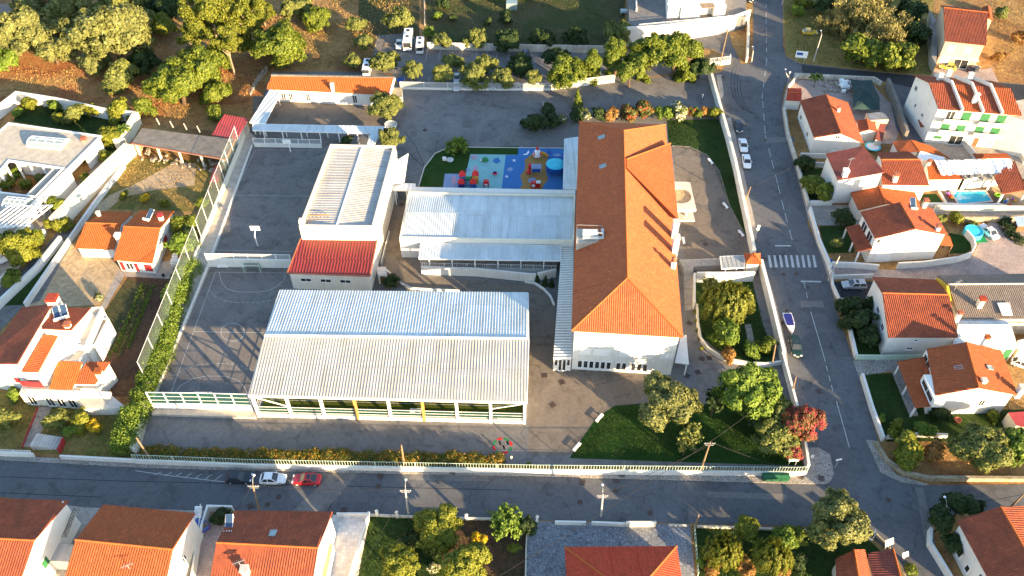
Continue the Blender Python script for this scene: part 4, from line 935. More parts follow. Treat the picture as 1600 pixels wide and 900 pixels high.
# east side yards
sheet('builders_yard', [(1236, 124), (1360, 128), (1408, 180), (1400, 225), (1340, 225), (1300, 180), (1240, 160)], .020, 'pink_paving')
sheet('driveway', [(1385, 130), (1430, 135), (1416, 165), (1450, 222), (1490, 250), (1430, 250), (1400, 200)], .020, 'road_asphalt')
sheet('flats_yard', [(1446, 222), (1512, 218), (1580, 190), (1640, 260), (1640, 300), (1500, 300), (1440, 250)], .022, 'slab_paving')
sheet('small_yard', [(1250, 265), (1300, 262), (1298, 318), (1268, 318)], .018, 'green_grass')
sheet('small_yard', [(1268, 322), (1345, 320), (1350, 352), (1278, 352)], .018, 'slab_paving')
sheet('small_lawn', [(1280, 354), (1330, 352), (1335, 395), (1290, 396)], .018, 'green_grass')
sheet('pool_terrace', [zY(370, 640), zY(830, 630), zY(960, 800), zY(460, 815)], .024, 'deck')
sheet('pool_lawn', [zY(200, 700), zY(350, 690), zY(425, 790), zY(240, 790)], .024, 'lawn')
sheet('patio', [(1545, 295), (1640, 285), (1640, 335), (1575, 335)], .022, 'sandy_yard')
sheet('house_yard', [(1300, 418), (1400, 422), (1520, 400), (1545, 348), (1595, 345), (1660, 380), (1660, 440), (1300, 436)], .018, 'pink_paving')
sheet('curved_lawn', [zJ(1060, 240), zJ(1170, 260), zJ(1195, 330), zJ(1160, 360), zJ(1060, 360)], .026, 'lawn')
sheet('back_lane', [(1420, 322), (1600, 326), (1660, 328), (1660, 338), (1420, 336)], .026, 'slab_paving')
sheet('car_yard', [(1300, 440), (1365, 440), (1355, 470), (1310, 470)], .022, 'new_asphalt')
sheet('small_yard', [(1312, 472), (1370, 480), (1392, 556), (1335, 558)], .018, 'green_grass')
sheet('entry_path', [zK(460, 220), zK(850, 200), zK(830, 250), zK(520, 300), zK(495, 320)], .024, 'cobble')
sheet('villa_yard', [(1455, 108), (1550, 108), (1560, 128), (1456, 122)], .024, 'pink_paving')
# painted markings
def strip(pts, w, z=.030, name='road_marking', dash=None, mat='line_paint'):
    P = [G(p).xy for p in pts]; mb = MB()
    if dash is None: segs = list(zip(P, P[1:]))
    else:
        segs = []
        for a, b in zip(P, P[1:]):
            L = (b - a).length; k = 0
            while k < L: segs.append((a.lerp(b, k / L), a.lerp(b, min(L, k + dash[0]) / L))); k += dash[1]
    if dash is None:
        L_, R_ = offset_path([tuple(p) for p in P], w)
        for i in range(len(P) - 1): mb.face([(*L_[i], z), (*R_[i], z), (*R_[i + 1], z), (*L_[i + 1], z)])
    else:
        for a, b in segs:
            d = (b - a).normalized(); nn = Vector((-d.y, d.x)) * w / 2; mb.face([(*(a + nn), z), (*(a - nn), z), (*(b - nn), z), (*(b + nn), z)])
    return struct(mb.build(name, mat))
strip([(1197, -20), (1197, 30), (1198, 95), (1190, 158)], .12, dash=(2.4, 5))
strip([zH(690, 30), zH(705, 220), zH(740, 360), zH(775, 500), zH(815, 660), zH(862, 835)], .12, dash=(3, 5))
strip([zJ(210, 530), zJ(240, 660)], .12, dash=(1.5, 2.5))
strip([zJ(250, 700), zK(310, 225)], .12); strip([zK(315, 250), zK(355, 400)], .12, dash=(1.2, 2)); strip([zK(370, 440), zK(440, 690)], .12)
strip([zH(760, 843), zH(848, 843)], .35); strip([zJ(192, 524), zJ(312, 526)], .35)
cw = MB()
for k in range(9):
    x0 = 1200.5 + k * 8.7; a, b = G((x0, 399)), G((x0 + 1 + 2.6, 418)); s = .42
    cw.face([(a.x - s / 2 + .1, a.y, .030), (b.x - s / 2, b.y, .030), (b.x + s / 2 + .1, b.y, .030), (a.x + s / 2 + .1, a.y, .030)])
struct(cw.build('crosswalk', 'line_paint'))
strip([zM(560, 465), zM(700, 485), zM(980, 517)], .10)
for k in range(7): strip([zM(640 + k * 42, 483 + k * 3), zM(668 + k * 42, 470 + k * 2)], .10)
# lower court lines
def courtline(pts, dash=None): return strip([zW(*p) for p in pts], .09, .026, 'court_marking', dash)
courtline([(375, 146), (735, 150)]); courtline([(375, 146), (170, 700), (140, 780)]); courtline([(262, 444), (620, 450)])
def arc(cx, cy, rx, ry, a0, a1, n=22): return [(cx + rx * math.cos(R(a0 + (a1 - a0) * i / n)), cy - ry * math.sin(R(a0 + (a1 - a0) * i / n))) for i in range(n + 1)]
courtline([(394, 148), (398, 175), (410, 205), (435, 230), (470, 242), (520, 246), (600, 245), (650, 235), (690, 212), (715, 185), (728, 160)])
courtline([(345, 235), (375, 270), (420, 290), (480, 298), (580, 299), (640, 290), (700, 268)], (.5, .9))
courtline(arc(461, 447, 59, 45, 0, 360)); courtline([(165, 665), (220, 630), (300, 608), (400, 604), (480, 608), (560, 640)], (.5, .9))
courtline([(150, 780), (200, 715), (260, 680), (330, 667), (430, 668), (490, 690), (520, 720), (535, 760)])
def uc(pts): return strip([zF(*p) for p in pts], .07, .026, 'court_marking')
uc([(70, 205), (500, 205)]); uc([(70, 205), (-60, 480), (-160, 790)]); uc([(-60, 470), (400, 475)]); uc([(-160, 790), (290, 800)])
# car-park bays
for x in (505, 600, 690, 765, 870, 950, 1022, 1112, 1200, 1275, 1372, 1445, 1522): strip([zf(x + 8, 262), zf(x - 12, 348)], .1, .024, 'bay_marking')
for x in (340, 400, 520, 770, 980, 1180): strip([zf(x, 478), zf(x - 14, 560)], .1, .024, 'bay_marking')
strip([zf(320, 300), zf(312, 310)], .1, .024, 'bay_marking'); sheet('bay_marking', [zf(288, 475), zf(338, 475), zf(330, 513), zf(285, 513)], .022, 'blue_plastic')
# sundial painted on the yard
for (m_, a0) in (('red_plastic', 0), ('green_plastic', 45)):
    for q in range(4):
        cx, cy = zN(1073, 362); strip([(cx + 14 * math.cos(R(a0 + q * 90 + t)), cy - 11.5 * math.sin(R(a0 + q * 90 + t))) for t in (0, 12, 24, 36)], .35, .024, 'yard_marking', None, m_)
    for q in range(3):
        cx, cy = zN(1060 + q * 16, 350 + (q % 2) * 18); strip([(cx, cy - 3), (cx + 2, cy + 3)], .25, .024, 'yard_marking', None, m_)
# loose vegetation nobody could count
for args in (('dry_scrub', [[(-60, 90), (100, 110), (230, 60), (330, 100), (420, 130), (400, 200), (230, 185), (30, 150), (-60, 170)], [(230, -60), (650, -60), (640, 60), (580, 100), (420, 115), (395, 150), (300, 60)]], 26000, .22, 'leaf_drygrass', 'dry scrub and bracken over the slope behind the school'),
             ('weeds', [[(560, -60), (655, -60), (610, 95), (450, 110), (430, 80)], [(664, -60), (978, -60), (975, 72), (668, 72)], [(1224, -60), (1460, -60), (1456, 116), (1250, 96)]], 17000, .2, 'leaf_weed', 'weedy grass in the fields beside the car park'),
             ('dry_scrub', [[(1545, -40), (1700, -40), (1700, 130), (1560, 120)], [(1224, 20), (1300, 30), (1380, 105), (1250, 96)], [zE(760, 420), zE(1200, 450), zE(1140, 700), zE(640, 680)], [(0, 610), (50, 622), (190, 640), (205, 715), (0, 700)], [(1400, 690), (1640, 665), (1640, 738), (1430, 738)]], 12000, .18, 'leaf_drygrass', 'dry tufts on the vacant plots'),
             ('grass', [[(895, 712), (960, 636), (1100, 634), (1215, 602), (1252, 726)], [(1045, 190), (1122, 188), (1172, 368), (1140, 320), (1105, 242), (1048, 228)]], 16000, .12, 'leaf_grass', 'mown grass of the school lawns'),
             ('undergrowth', [[(580, 806), (702, 808), (826, 812), (820, 960), (545, 960)], [(1084, 824), (1345, 832), (1400, 960), (1098, 960)], [(1345, 585), (1470, 580), (1640, 640), (1640, 690), (1385, 690)], [(1312, 474), (1370, 482), (1390, 556), (1337, 556)], [(1090, 446), (1176, 444), (1210, 564), (1120, 545)], [(30, 160), (165, 182), (212, 186), (160, 208), (24, 190)]], 20000, .17, 'leaf_dark', 'low undergrowth in the shaded gardens')):
    nm, polys, n_, s_, mt_, lb = args; tag(scatter_leaves(nm, polys, n_, s_, mt_), lb, 'ground cover', None, 'stuff')
rows = [[zL(800, 290), zL(640, 690)], [zL(775, 290), zL(620, 660)], [zL(830, 300), zL(690, 640)]]
for k, rw in enumerate(rows):
    a, b = G(rw[0]), G(rw[1]); n_ = (1100, 1200, 900)[k]; t_ = rg.uniform(0, 1, n_)[:, None]; P_ = np.array(a)[None] * (1 - t_) + np.array(b)[None] * t_ + rg.normal(size=(n_, 3)) * [.22, .1, 0]; P_[:, 2] = rg.uniform(0, .4, n_)
    o = bpy.data.objects.new('crop_row', leaf_mesh('crop_row', P_, rdir(n_), .13, 'leaf_bright' if k else 'leaf_silver')); col.objects.link(o)
    tag(o, ['silvery cabbage row in the middle of the tilled plot', 'green vegetable row left of the cabbage row', 'sparse green vegetable row right of the cabbage row'][k], 'crop row')


for k, pts in enumerate(([(520, 738), (560, 739), (505, 802), (455, 801)], [(640, 741), (760, 743), (765, 752), (640, 750)], [(1105, 768), (1230, 772), (1228, 781), (1105, 777)], [(1195, 215), (1240, 214), (1243, 222), (1196, 223)], [(1250, 470), (1285, 470), (1288, 480), (1252, 480)], [(1430, 762), (1442, 762), (1462, 850), (1445, 845)], [(1150, 620), (1151, 600), (1152, 601), (1151, 621)], [(700, 175), (780, 180), (790, 200), (705, 196)])):
    sheet('road_patch', pts, .0262, 'yard_asphalt' if k % 2 else 'new_asphalt' if k == 5 else 'court_asphalt')
for k in range(4):
    strip([(1176 + k * 5 + 34 * math.cos(R(t)), 128 + k * 2 - 48 * math.sin(R(t))) for t in range(150 + k * 6, 255 + k * 4, 9)], .16, .0275, 'tyre_mark', None, 'new_asphalt')
for pts in ([(0, 745), (200, 752), (420, 757), (800, 766)], [(640, 240), (668, 268)], [(632, 205), (650, 230), (664, 262)], [(0, 770), (160, 777)], [(540, 741), (512, 800)]): strip(pts, .12, .0278, 'tar_seam', None, 'new_asphalt')


# ================= BUILDINGS =================
# --- school main building ---
th, W, rob = house('three storey school block with the biggest orange hipped roof in the grounds', [(905, 190), (1040, 195), (1067, 527), (893, 517)], 10.3, 14.2, 'ns', .5, 'school_tile', 'white_wall', .49, (8.2, 8.6),
    [('s', .055 + .0575 * k, .105 + .0575 * k, .6, 2.5, 'win') for k in range(6)] + [('s', .44, .49, .6, 2.5, 'win'), ('s', .497, .547, .6, 2.5, 'win'), ('s', .59, .64, .6, 2.5, 'win'), ('s', .648, .698, .6, 2.5, 'win'), ('s', .706, .756, .6, 2.5, 'win')] +
    [('s', a, b, z, z + 1.7, 'shutter') for z in (4.1, 7.4) for a, b in ((.06, .18), (.2, .36), (.46, .58), (.66, .79), (.86, .98))] +
    [('e', .04 + .085 * k, .085 + .085 * k, z, z + 1.6, 'win') for z in (1.0, 4.3, 7.5) for k in range(11)] + [('w', .04 + .085 * k, .085 + .085 * k, 7.3, 9.0, 'win') for k in range(11)],
    (), 'school_building', 'school', z0=0)
MAIN = th
# entrance gable wedge over the east side
P1, P2, P3, P4 = G(zQ(1136, 208), 14.25), G(zQ(1137, 246), 14.25), G(zQ(1379, 490), 11.0), G(zQ(1343, 133), 11.0)
m = MB(); m.slab([P1, P2, P3, P4], .14); m.ribbed([P1, P2, P3, P4], .34, .07, 'tile', .012); wedge = m.build('entrance_roof', 'orange_tile', th)
def under(p, zlow): q = Vector(p); q.z = zlow; return q
ctr = (P1 + P2 + P3 + P4) / 4
def pullin(p, k=.03): return p.lerp(Vector((ctr.x, ctr.y, p.z)), k)
q = [pullin(p) for p in (P1, P2, P3, P4)]
MB().prism([(p.x, p.y) for p in q], [13.0, 13.0, 9.9, 9.9], [p.z - .17 for p in q]).build('gable_cheek', 'school_tile', th)
m = MB(); m.tube([P2 + Vector((0, 0, .08)), P3 + Vector((0, 0, .08))], .14, 8); m.tube([P4 + Vector((0, 0, .08)), P1 + Vector((0, 0, .08))], .14, 8); m.build('verge_tiles', 'bright_tile', wedge)
for px, z in ((zQ(1352, 598), 9.0), (zQ(1355, 668), 9.0)): 
    c = G(px, z); ch = MB().box((c.x, c.y, 11.4), (.95, 1.1, 5.2)).build('chimney', 'white_wall', th); MB().box((c.x, c.y, 14.08), (1.15, 1.3, .14)).build('cap', 'pale_concrete', ch)
c = G(zQ(1352, 722), 10.2); ch = MB().box((c.x, c.y, 10.9), (.8, .8, 2.6)).build('chimney', 'white_wall', th)
MB().lathe((c.x, c.y, 12.2), [(.5, 0), (.5, .1), (.3, .15), (.3, .5), (.48, .6), (.3, .8), (.1, .95)], 12).build('cap', 'clay', ch)
skylight(rob, zQ(1020, 105), 12.35, R(90), R(-23), 1.0, 1.3); skylight(rob, zQ(1026, 241), 12.35, R(90), R(-23), 1.0, 1.3); skylight(rob, zQ(1130, 65), 11.7, 0, R(-25), .7, .9)
# roof plant platform
a = [G(zQ(*p), 12.2).xy for p in ((903, 532), (1022, 536), (1024, 590), (902, 600))]
MB().prism([p[:] for p in a], 10.2, 12.2).build('plant_deck', 'concrete', th)
c = G(zQ(965, 565), 12.2); u = MB().box((c.x, c.y, 12.75), (2.6, 1.1, 1.0)).build('air_handler', 'pale_metal', th)
m = MB(); m.tube([(c.x - 1.3, c.y - .9, 12.5), (c.x + 2.2, c.y - .9, 12.5), (c.x + 2.2, c.y + .9, 12.9)], .28, 10); m.bar((c.x - 1.4, c.y + .9, 12.3), (c.x + 2, c.y - .6, 13.4), .12); m.build('duct', 'pale_metal', th)
m = MB(); [m.bar((a[i].x, a[i].y, 13.1), (a[(i + 1) % 4].x, a[(i + 1) % 4].y, 13.1), .05) for i in range(4)]; [m.bar((p.x, p.y, 12.2), (p.x, p.y, 13.1), .05) for p in a]; m.build('guard_rail', 'grey_metal_paint', th)
for s in ('s',): 
    A, B = W[3], W[2]
    for t_ in (.005, .97): q_ = Vector(A).lerp(Vector(B), t_); MB().tube([(q_.x, q_.y - .1, .1), (q_.x, q_.y - .1, 10.0)], .07, 8).build('downpipe', 'white_paint', th)
# east stoop roof at the south-east corner
a = [G(zT(*p), 3.2).xy for p in ((1150, 470), (1195, 440), (1215, 660), (1110, 645))]
t = thing('porch_canopy', 'small white flat porch canopy on the south east corner of the big school block', 'canopy', (*a[2], 0))
MB().prism([p[:] for p in a], 3.0, 3.2).build('roof_slab', 'white_wall', t)
for p in (a[2], a[1].lerp(a[2], .5)): MB().tube([(p.x - .25, p.y + .3, 0), (p.x - .25, p.y + .3, 3.0)], .13, 8).build('post', 'white_paint', t)
# glazed corridor along the west front
a = [G(zQ(*p), 3.6) for p in ((832, 616), (890, 612))] + [G(zT(*p), 3.6) for p in ((350, 612), (210, 610))]
t = thing('glazed_corridor', 'narrow ribbed translucent canopy running down the west front of the school block', 'corridor', (*a[3].xy, 0))
for p in a[:2]: p.z = 3.6
m = MB(); m.slab(a, .1); L = a[3] - a[0]; n_ = 44
m.build('roof', 'canopy_metal', t); m = MB()
for k in range(n_ + 1): m.bar(a[0].lerp(a[3], k / n_) + Vector((.05, 0, .05)), a[1].lerp(a[2], k / n_) + Vector((-.1, 0, .05)), .14, .1)
m.build('glazing_bars', 'white_paint', t)
for k in range(12): p = a[0].lerp(a[3], (k + .3) / 12); MB().bar((p.x + .15, p.y, 0), (p.x + .15, p.y, 3.5), .12).build('post', 'white_paint', t)
fa, fb = a[3].xy + Vector((.1, .15)), a[2].xy + Vector((-.1, .15)); MB().prism([fa[:], fb[:], (fb + Vector((0, .2)))[:], (fa + Vector((0, .2)))[:]], 0, 3.45).build('end_wall', 'white_wall', t)
for k in range(4): opening(t, fa, fb, .05 + .235 * k, .25 + .235 * k, 1.4 if k in (0, 3) else .1, 3.0, 'win')
# east entrance portico: slab with a round opening
c0 = [G(zH(*p), 4.2) for p in ((125, 482), (300, 482), (318, 640), (118, 642))]
t = thing('entrance_portico', 'pale concrete portico with a round ring opening on the east side of the school', 'portico', (*c0[2].xy, 0))
cc = sum((p.xy for p in c0), Vector((0, 0))) / 4; cc.x += .2; rad = min(c0[2].x - cc.x, (c0[0].y - c0[3].y) / 2) * .88; m = MB()
ring_in = [cc + Vector((math.cos(2 * math.pi * k / 32), math.sin(2 * math.pi * k / 32))) * rad for k in range(32)]
def edge_pt(p):
    d = p - cc; x0, x1 = c0[0].x, c0[2].x; y0, y1 = c0[2].y, c0[0].y; ts = []
    if d.x > 1e-6: ts.append((x1 - cc.x) / d.x)
    if d.x < -1e-6: ts.append((x0 - cc.x) / d.x)
    if d.y > 1e-6: ts.append((y1 - cc.y) / d.y)
    if d.y < -1e-6: ts.append((y0 - cc.y) / d.y)
    k = max(1.02, min([v for v in ts if v > 0])); return cc + d * k
for k in range(32):
    i0, i1 = ring_in[k], ring_in[(k + 1) % 32]; m.prism([i0[:], edge_pt(i0)[:], edge_pt(i1)[:], i1[:]], 3.6, 4.2)
m.build('canopy_slab', 'pale_concrete', t); MB().lathe((cc.x, cc.y, 3.6), [(rad, 0), (rad, .25), (.05, .27)], 32).build('soffit', 'sandy_yard', t)
p = G(zH(262, 705)); MB().prism([(p.x - 1.6, p.y - .1), (p.x + 1.6, p.y - .1), (p.x + 1.6, p.y + 3.0), (p.x - 1.6, p.y + 3.0)], 0, .35).build('plinth', 'pale_concrete', t)
MB().tube([(p.x, p.y + 1.5, .3), (p.x, p.y + 1.5, 3.4)], .35, 14).build('column', 'pale_concrete', t)
# stairs on the east side
t = thing('outdoor_stairs', 'long flight of pale steps between the school block and the garden wall', 'stairs', (*G(zR(170, 520)).xy, 0))
A0, A1, B0, B1 = G(zR(135, 242)), G(zR(208, 242)), G(zR(150, 528)), G(zR(212, 520)); n_ = 26; m = MB()
for k in range(n_):
    f0, f1 = k / n_, (k + 1) / n_; q0, q1, q2, q3 = A0.lerp(B0, f0), A1.lerp(B1, f0), A1.lerp(B1, f1), A0.lerp(B0, f1); m.prism([q0.xy[:], q1.xy[:], q2.xy[:], q3.xy[:]], -.02, 1.1 * (1 - f0) + .04)
m.build('steps', 'slab_paving', t)
struct(MB().prism([G(zR(*p)).xy[:] for p in ((100, 160), (425, 150), (440, 205), (212, 215), (208, 240), (135, 242))], 0, 1.1).build('terrace', 'slab_paving'))
# --- sports hall (tall flat-roofed) ---
t, C = block('tall white sports hall with parapets round a ribbed grey roof beside the upper court', [(516, 225), (618, 227.5), (584, 354.7), (467, 353)], 9.0, mat='cream_wall', name='sports_hall', cat='hall', parapet=.7, top='warm_metal', t=.45)
I = inset_quad(C, .5); nw, ne, se, sw = [Vector((p.x, p.y, 8.35)) for p in I]; rn, rs = (nw + ne) / 2 + Vector((0, 0, .45)), (se + sw) / 2 + Vector((0, 0, .45))
m = MB()
for P in ([nw, sw, rs, rn], [se, ne, rn, rs]): m.slab(P, .1); m.ribbed(P, .5, .07, 'rib', .01)
rr = m.build('ribbed_roof', 'warm_metal', t); MB().bar(rn + Vector((0, 0, .1)), rs + Vector((0, 0, .1)), .35, .1).build('ridge_flashing', 'white_paint', rr)
m = MB(); p0, p1 = G(zF(372, 588), 9), G(zF(500, 582), 9); m.bar(p0, p1, .1); m.bar(p0 - Vector((0, .9, .6)), p1 - Vector((0, .9, .6)), .08)
for k in range(7): m.bar(p0.lerp(p1, k / 6), p0.lerp(p1, min(1, (k + .5) / 6)) - Vector((0, .9, .6)), .06)
m.build('ladder_truss', 'rust', t)
MB().box(G(zF(342, 632), 9.0) + Vector((.1, .1, .35)), (1.0, .9, .9)).build('vent_stack', 'cream_wall', t)
# lower wing with the red roof
C = [G(p, z).xy for p, z in (((470, 373), 5.6), ((589, 376), 5.6), ((578, 432), 4.2), ((449, 427), 4.2))]
t = thing('changing_rooms', 'low white wing under a glossy red ribbed metal roof south of the sports hall', 'building', (*C[3], 0))
W_ = inset_quad(C, .25); MB().prism([p[:] for p in W_], -.05, [5.35, 5.35, 4.05, 4.05]).build('wall', 'white_wall', t)
P = [Vector((*c, z)) for c, z in zip(C, (5.6, 5.6, 4.2, 4.2))]; mid = [P[0].lerp(P[3], .58), P[1].lerp(P[2], .58)]
m = MB()
for Q in ([P[0], P[1], mid[1], mid[0]], [mid[0], mid[1], P[2], P[3]]): m.slab(Q, .12); m.ribbed(Q, .55, .09, 'rib', .01)
m.build('roof', 'red_metal', t)
m = MB(); 
for i, j in ((3, 0), (1, 2), (3, 2)): m.bar(P[i] + Vector((0, 0, .05)), P[j] + Vector((0, 0, .05)), .22, .18)
m.build('edge_trim', 'clay', t)
for k in range(3): opening(t, W_[3], W_[2], .12 + .25 * k, .26 + .25 * k, 2.0, 2.9, 'win')
# --- covered pitch ---
C = [G(p, 6.0) for p in ((437, 453), (825, 457), (823, 628), (388, 617))]
t = thing('covered_pitch', 'very large open sided pavilion with a ribbed white gabled roof over a green pitch', 'pavilion', (*C[3].xy, 0))
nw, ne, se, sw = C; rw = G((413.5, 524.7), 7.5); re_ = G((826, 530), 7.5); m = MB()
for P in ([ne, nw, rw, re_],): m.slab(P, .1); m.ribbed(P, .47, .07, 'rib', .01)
m.build('roof', 'pale_metal', t); m = MB()  # north slope: blue sky light is painted into the metal colour
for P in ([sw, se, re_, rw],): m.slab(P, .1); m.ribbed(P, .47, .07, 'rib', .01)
rf_ = m.build('roof', 'warm_metal', t); MB().bar(rw + Vector((0, 0, .15)), re_ + Vector((0, 0, .15)), .45, .08).build('ridge_flashing', 'white_paint', rf_)  # same roof, warmer sunlit tone put into the south slope's colour
m = MB()
for a_, b_ in ((sw, se), (nw, ne), (sw, rw), (rw, nw), (se, re_), (re_, ne)): m.bar(a_ - Vector((0, 0, .3)), b_ - Vector((0, 0, .3)), .22, .35)
m.build('edge_beam', 'white_paint', t)
n_ = 8; S0, S1 = Vector((sw.x + .35, sw.y + .25, 0)), Vector((se.x - .3, se.y + .25, 0)); N0, N1 = Vector((nw.x + .35, nw.y - .3, 0)), Vector((ne.x - .3, ne.y - .3, 0))
for k in range(n_ + 1):
    p = S0.lerp(S1, k / n_); MB().bar(p, p + Vector((0, 0, 5.75)), .42, .42).build('post', 'rust' if k in (3, 5) else 'white_paint', t)
    p = N0.lerp(N1, k / n_); MB().bar(p, p + Vector((0, 0, 5.75)), .42, .42).build('post', 'white_paint', t)
    if 0 < k < n_: MB().bar(S0.lerp(S1, k / n_) + Vector((0, 0, 5.6)), p + Vector((0, 0, 5.6)), .2, .3).build('truss', 'white_paint', t)
for k in range(1, 5):
    for a_, b_ in ((S0, N0), (S1, N1)): p = a_.lerp(b_, k / 5); MB().bar(p, p + Vector((0, 0, 5.8)), .38, .38).build('post', 'white_paint', t)
ribbon(MB(), [S0.xy[:], S1.xy[:]], .3, -.05, .75).build('base_wall', 'white_wall', t); ribbon(MB(), [N1.xy[:], S1.xy[:]], .28, -.05, .7).build('base_wall', 'white_wall', t)
m = MB()
for z in (1.2, 1.9, 2.6): m.bar(S0 + Vector((0, 0, z)), S1 + Vector((0, 0, z)), .07); m.bar(S0 + Vector((0, 0, z)), N0 + Vector((0, 0, z)), .06); m.bar(S1 + Vector((0, 0, z)), N1 + Vector((0, 0, z)), .06)
m.build('rails', 'white_paint', t)
m = MB(); m.bar(S0 + Vector((0, 0, 5.2)), S0.lerp(S1, 1 / 8) + Vector((0, 0, 2.8)), .14); m.bar(S1 + Vector((0, 0, 5.2)), S1.lerp(S0, 1 / 8) + Vector((0, 0, 3.6)), .14); m.bar(S0 + Vector((0, 0, 5)), S0.lerp(N0, .3) + Vector((0, 0, 2)), .12); m.build('brace', 'white_paint', t)
m = MB(); m.face([S0 + Vector((0, .1, .8)), S1 + Vector((0, .1, .8)), S1 + Vector((0, .1, 2.6)), S0 + Vector((0, .1, 2.6))]); m.build('netting', 'green_net', t)
MB().prism([(S0.x, S0.y), (S1.x, S1.y), (N1.x, N1.y), (N0.x, N0.y)], .0, .06).build('pitch_turf', 'turf', t)
m = MB(); [m.bar(a_ + Vector((0, 0, .07)), b_ + Vector((0, 0, .07)), .12, .01) for a_, b_ in ((S0 + Vector((1.2, 3.2, 0)), S1 + Vector((-1.2, 3.2, 0))), (S0.lerp(S1, .5) + Vector((0, 3.2, 0)), N0.lerp(N1, .5) - Vector((0, 1.2, 0))))]; m.build('pitch_line', 'line_paint', t)
MB().box(S0.lerp(S1, .59) + Vector((0, 1.5, .5)), (1.8, .6, .5)).build('team_bench', 'white_paint', t)
# --- central classroom wing ---
C = [G(p, 5.0).xy for p in ((638, 300), (899, 305), (897, 377), (624, 372))]
t = thing('classroom_wing', 'low wide white classroom wing with a pale blue ribbed roof joined to the school block', 'building', (*C[3], 0))
MB().prism([p[:] for p in C], -.05, 4.6, top=False).build('wall', 'white_wall', t)
z_ = 4.75; q = [Vector((*p, z_)) for p in inset_quad(C, .35)]; ra, rb = (q[0] + q[3]) / 2 + Vector((0, 0, .75)), (q[1] + q[2]) / 2 + Vector((0, 0, .75)); m = MB()
for P in ([q[1], q[0], ra, rb], [q[3], q[2], rb, ra]): m.slab(P, .1); m.ribbed(P, .42, .07, 'rib', .01)
m.build('roof', 'pale_metal', t)
m = MB(); a = [p[:] for p in C]; I = inset_quad(C, .34)
for i in range(4): j = (i + 1) % 4; m.prism([C[i][:], C[j][:], I[j][:], I[i][:]], 4.6, 5.15)
m.build('parapet', 'cream_wall', t)
for k in range(4): opening(t, C[0], C[3], .12 + .22 * k, .26 + .22 * k, 1.2, 2.6, 'win')
C2 = [G(p, 4.3).xy for p in ((647, 292), (899, 297), (899, 303), (643, 299))]
t = thing('gutter_walkway', 'long thin white flat canopy between the playground and the classroom wing', 'canopy', (*C2[3], 0))
MB().prism([p[:] for p in C2], 4.0, 4.3).build('roof_slab', 'white_wall', t)
for k in range(6): p = C2[0].lerp(C2[1], (k + .3) / 6); MB().bar((p.x, p.y - .3, 0), (p.x, p.y - .3, 4.0), .2).build('post', 'white_paint', t)
def canopy(label, pts, zs, mat, nposts=0, posts=None, ph=None, name='covered_walkway', cat='canopy', rib=1.0, fascia=True, inset=.25, pn=None, both=True):
    P = [G(p, z) for p, z in zip(pts, zs)]; t = thing(name, label, cat, (*P[3].xy, 0))
    m = MB(); m.slab(P, .12)
    if rib: m.ribbed(P, rib, .06, 'seam', .01)
    r_ = m.build('roof', mat, t)
    if fascia:
        m = MB()
        for i in range(4): m.bar(P[i] - Vector((0, 0, .1)), P[(i + 1) % 4] - Vector((0, 0, .1)), .1, .24)
        m.build('fascia', 'white_paint', r_)
    c = sum(P, Vector()) / 4
    for k in range(nposts):
        for a_, b_ in ((P[3], P[2]), (P[0], P[1]))[:2 if both else 1]:
            p = a_.lerp(b_, (k + .35) / nposts if nposts > 1 else .5); p = p.lerp(c, .06 if both else .03); MB().bar((p.x, p.y, 0), (p.x, p.y, p.z - .12), .18).build('post', 'white_paint', t)
    return t, P
canopy('long pale ribbed canopy over the terrace on the south side of the classroom wing', [zQ(172, 597), zQ(830, 612), zQ(830, 682), zQ(163, 672)], (4.1, 4.1, 3.7, 3.7), 'pale_metal', 6, rib=.6, both=False)
canopy('pale flat roof strip between the playground and the school block', [(882, 217), (903, 214), (901, 296), (880, 295)], (3.6,) * 4, 'pale_metal', 4, rib=.9)
canopy('white link canopy between the sports hall and the classroom wing', [zF(865, 397), zF(1008, 402), zF(1003, 442), zF(860, 438)], (3.8,) * 4, 'white_metal', 2, rib=.9)
canopy('sloping triangular canopy against the east wall of the sports hall', [zF(905, 262), zF(966, 226), zF(942, 392), zF(876, 396)], (4.8, 3.9, 3.9, 4.8), 'white_metal', 0, rib=.9)
canopy('long straight covered walkway of pale panels north of the upper court', [zF(55, 50), zF(832, 66), zF(760, 106), zF(55, 88)], (3.3, 3.3, 3.0, 3.0), 'pale_metal', 6, rib=1.0)
canopy('short covered walkway running down to the sports hall beside the round planter', [zF(760, 70), zF(832, 66), zF(768, 170), zF(728, 168)], (3.22, 3.22, 3.12, 3.12), 'pale_metal', 2, rib=1.0)
canopy('diagonal covered walkway along the west edge of the nursery yard', [zB(158, 522), zB(216, 542), zB(128, 722), zB(38, 716)], (3.4, 3.4, 3.5, 3.5), 'pale_metal', 3, rib=1.0)
# terrace and white retaining wall
struct(MB().prism([G(p).xy[:] for p in ((659, 425), (870, 427), (878, 385), (650, 378))], 0, 1.2).build('terrace', 'slab_paving'))
wall('long white retaining wall with creepers below the classroom wing canopy', [(659, 428), (745, 431), (833, 440), (868, 432)], 2.0, .35, name='retaining_wall')
fence('white handrail along the terrace south of the classroom wing', [(661, 424), (868, 428)], 1.2, 1.0, .4, 4, .05, rm='white_paint', name='terrace_railing', pr=.05)
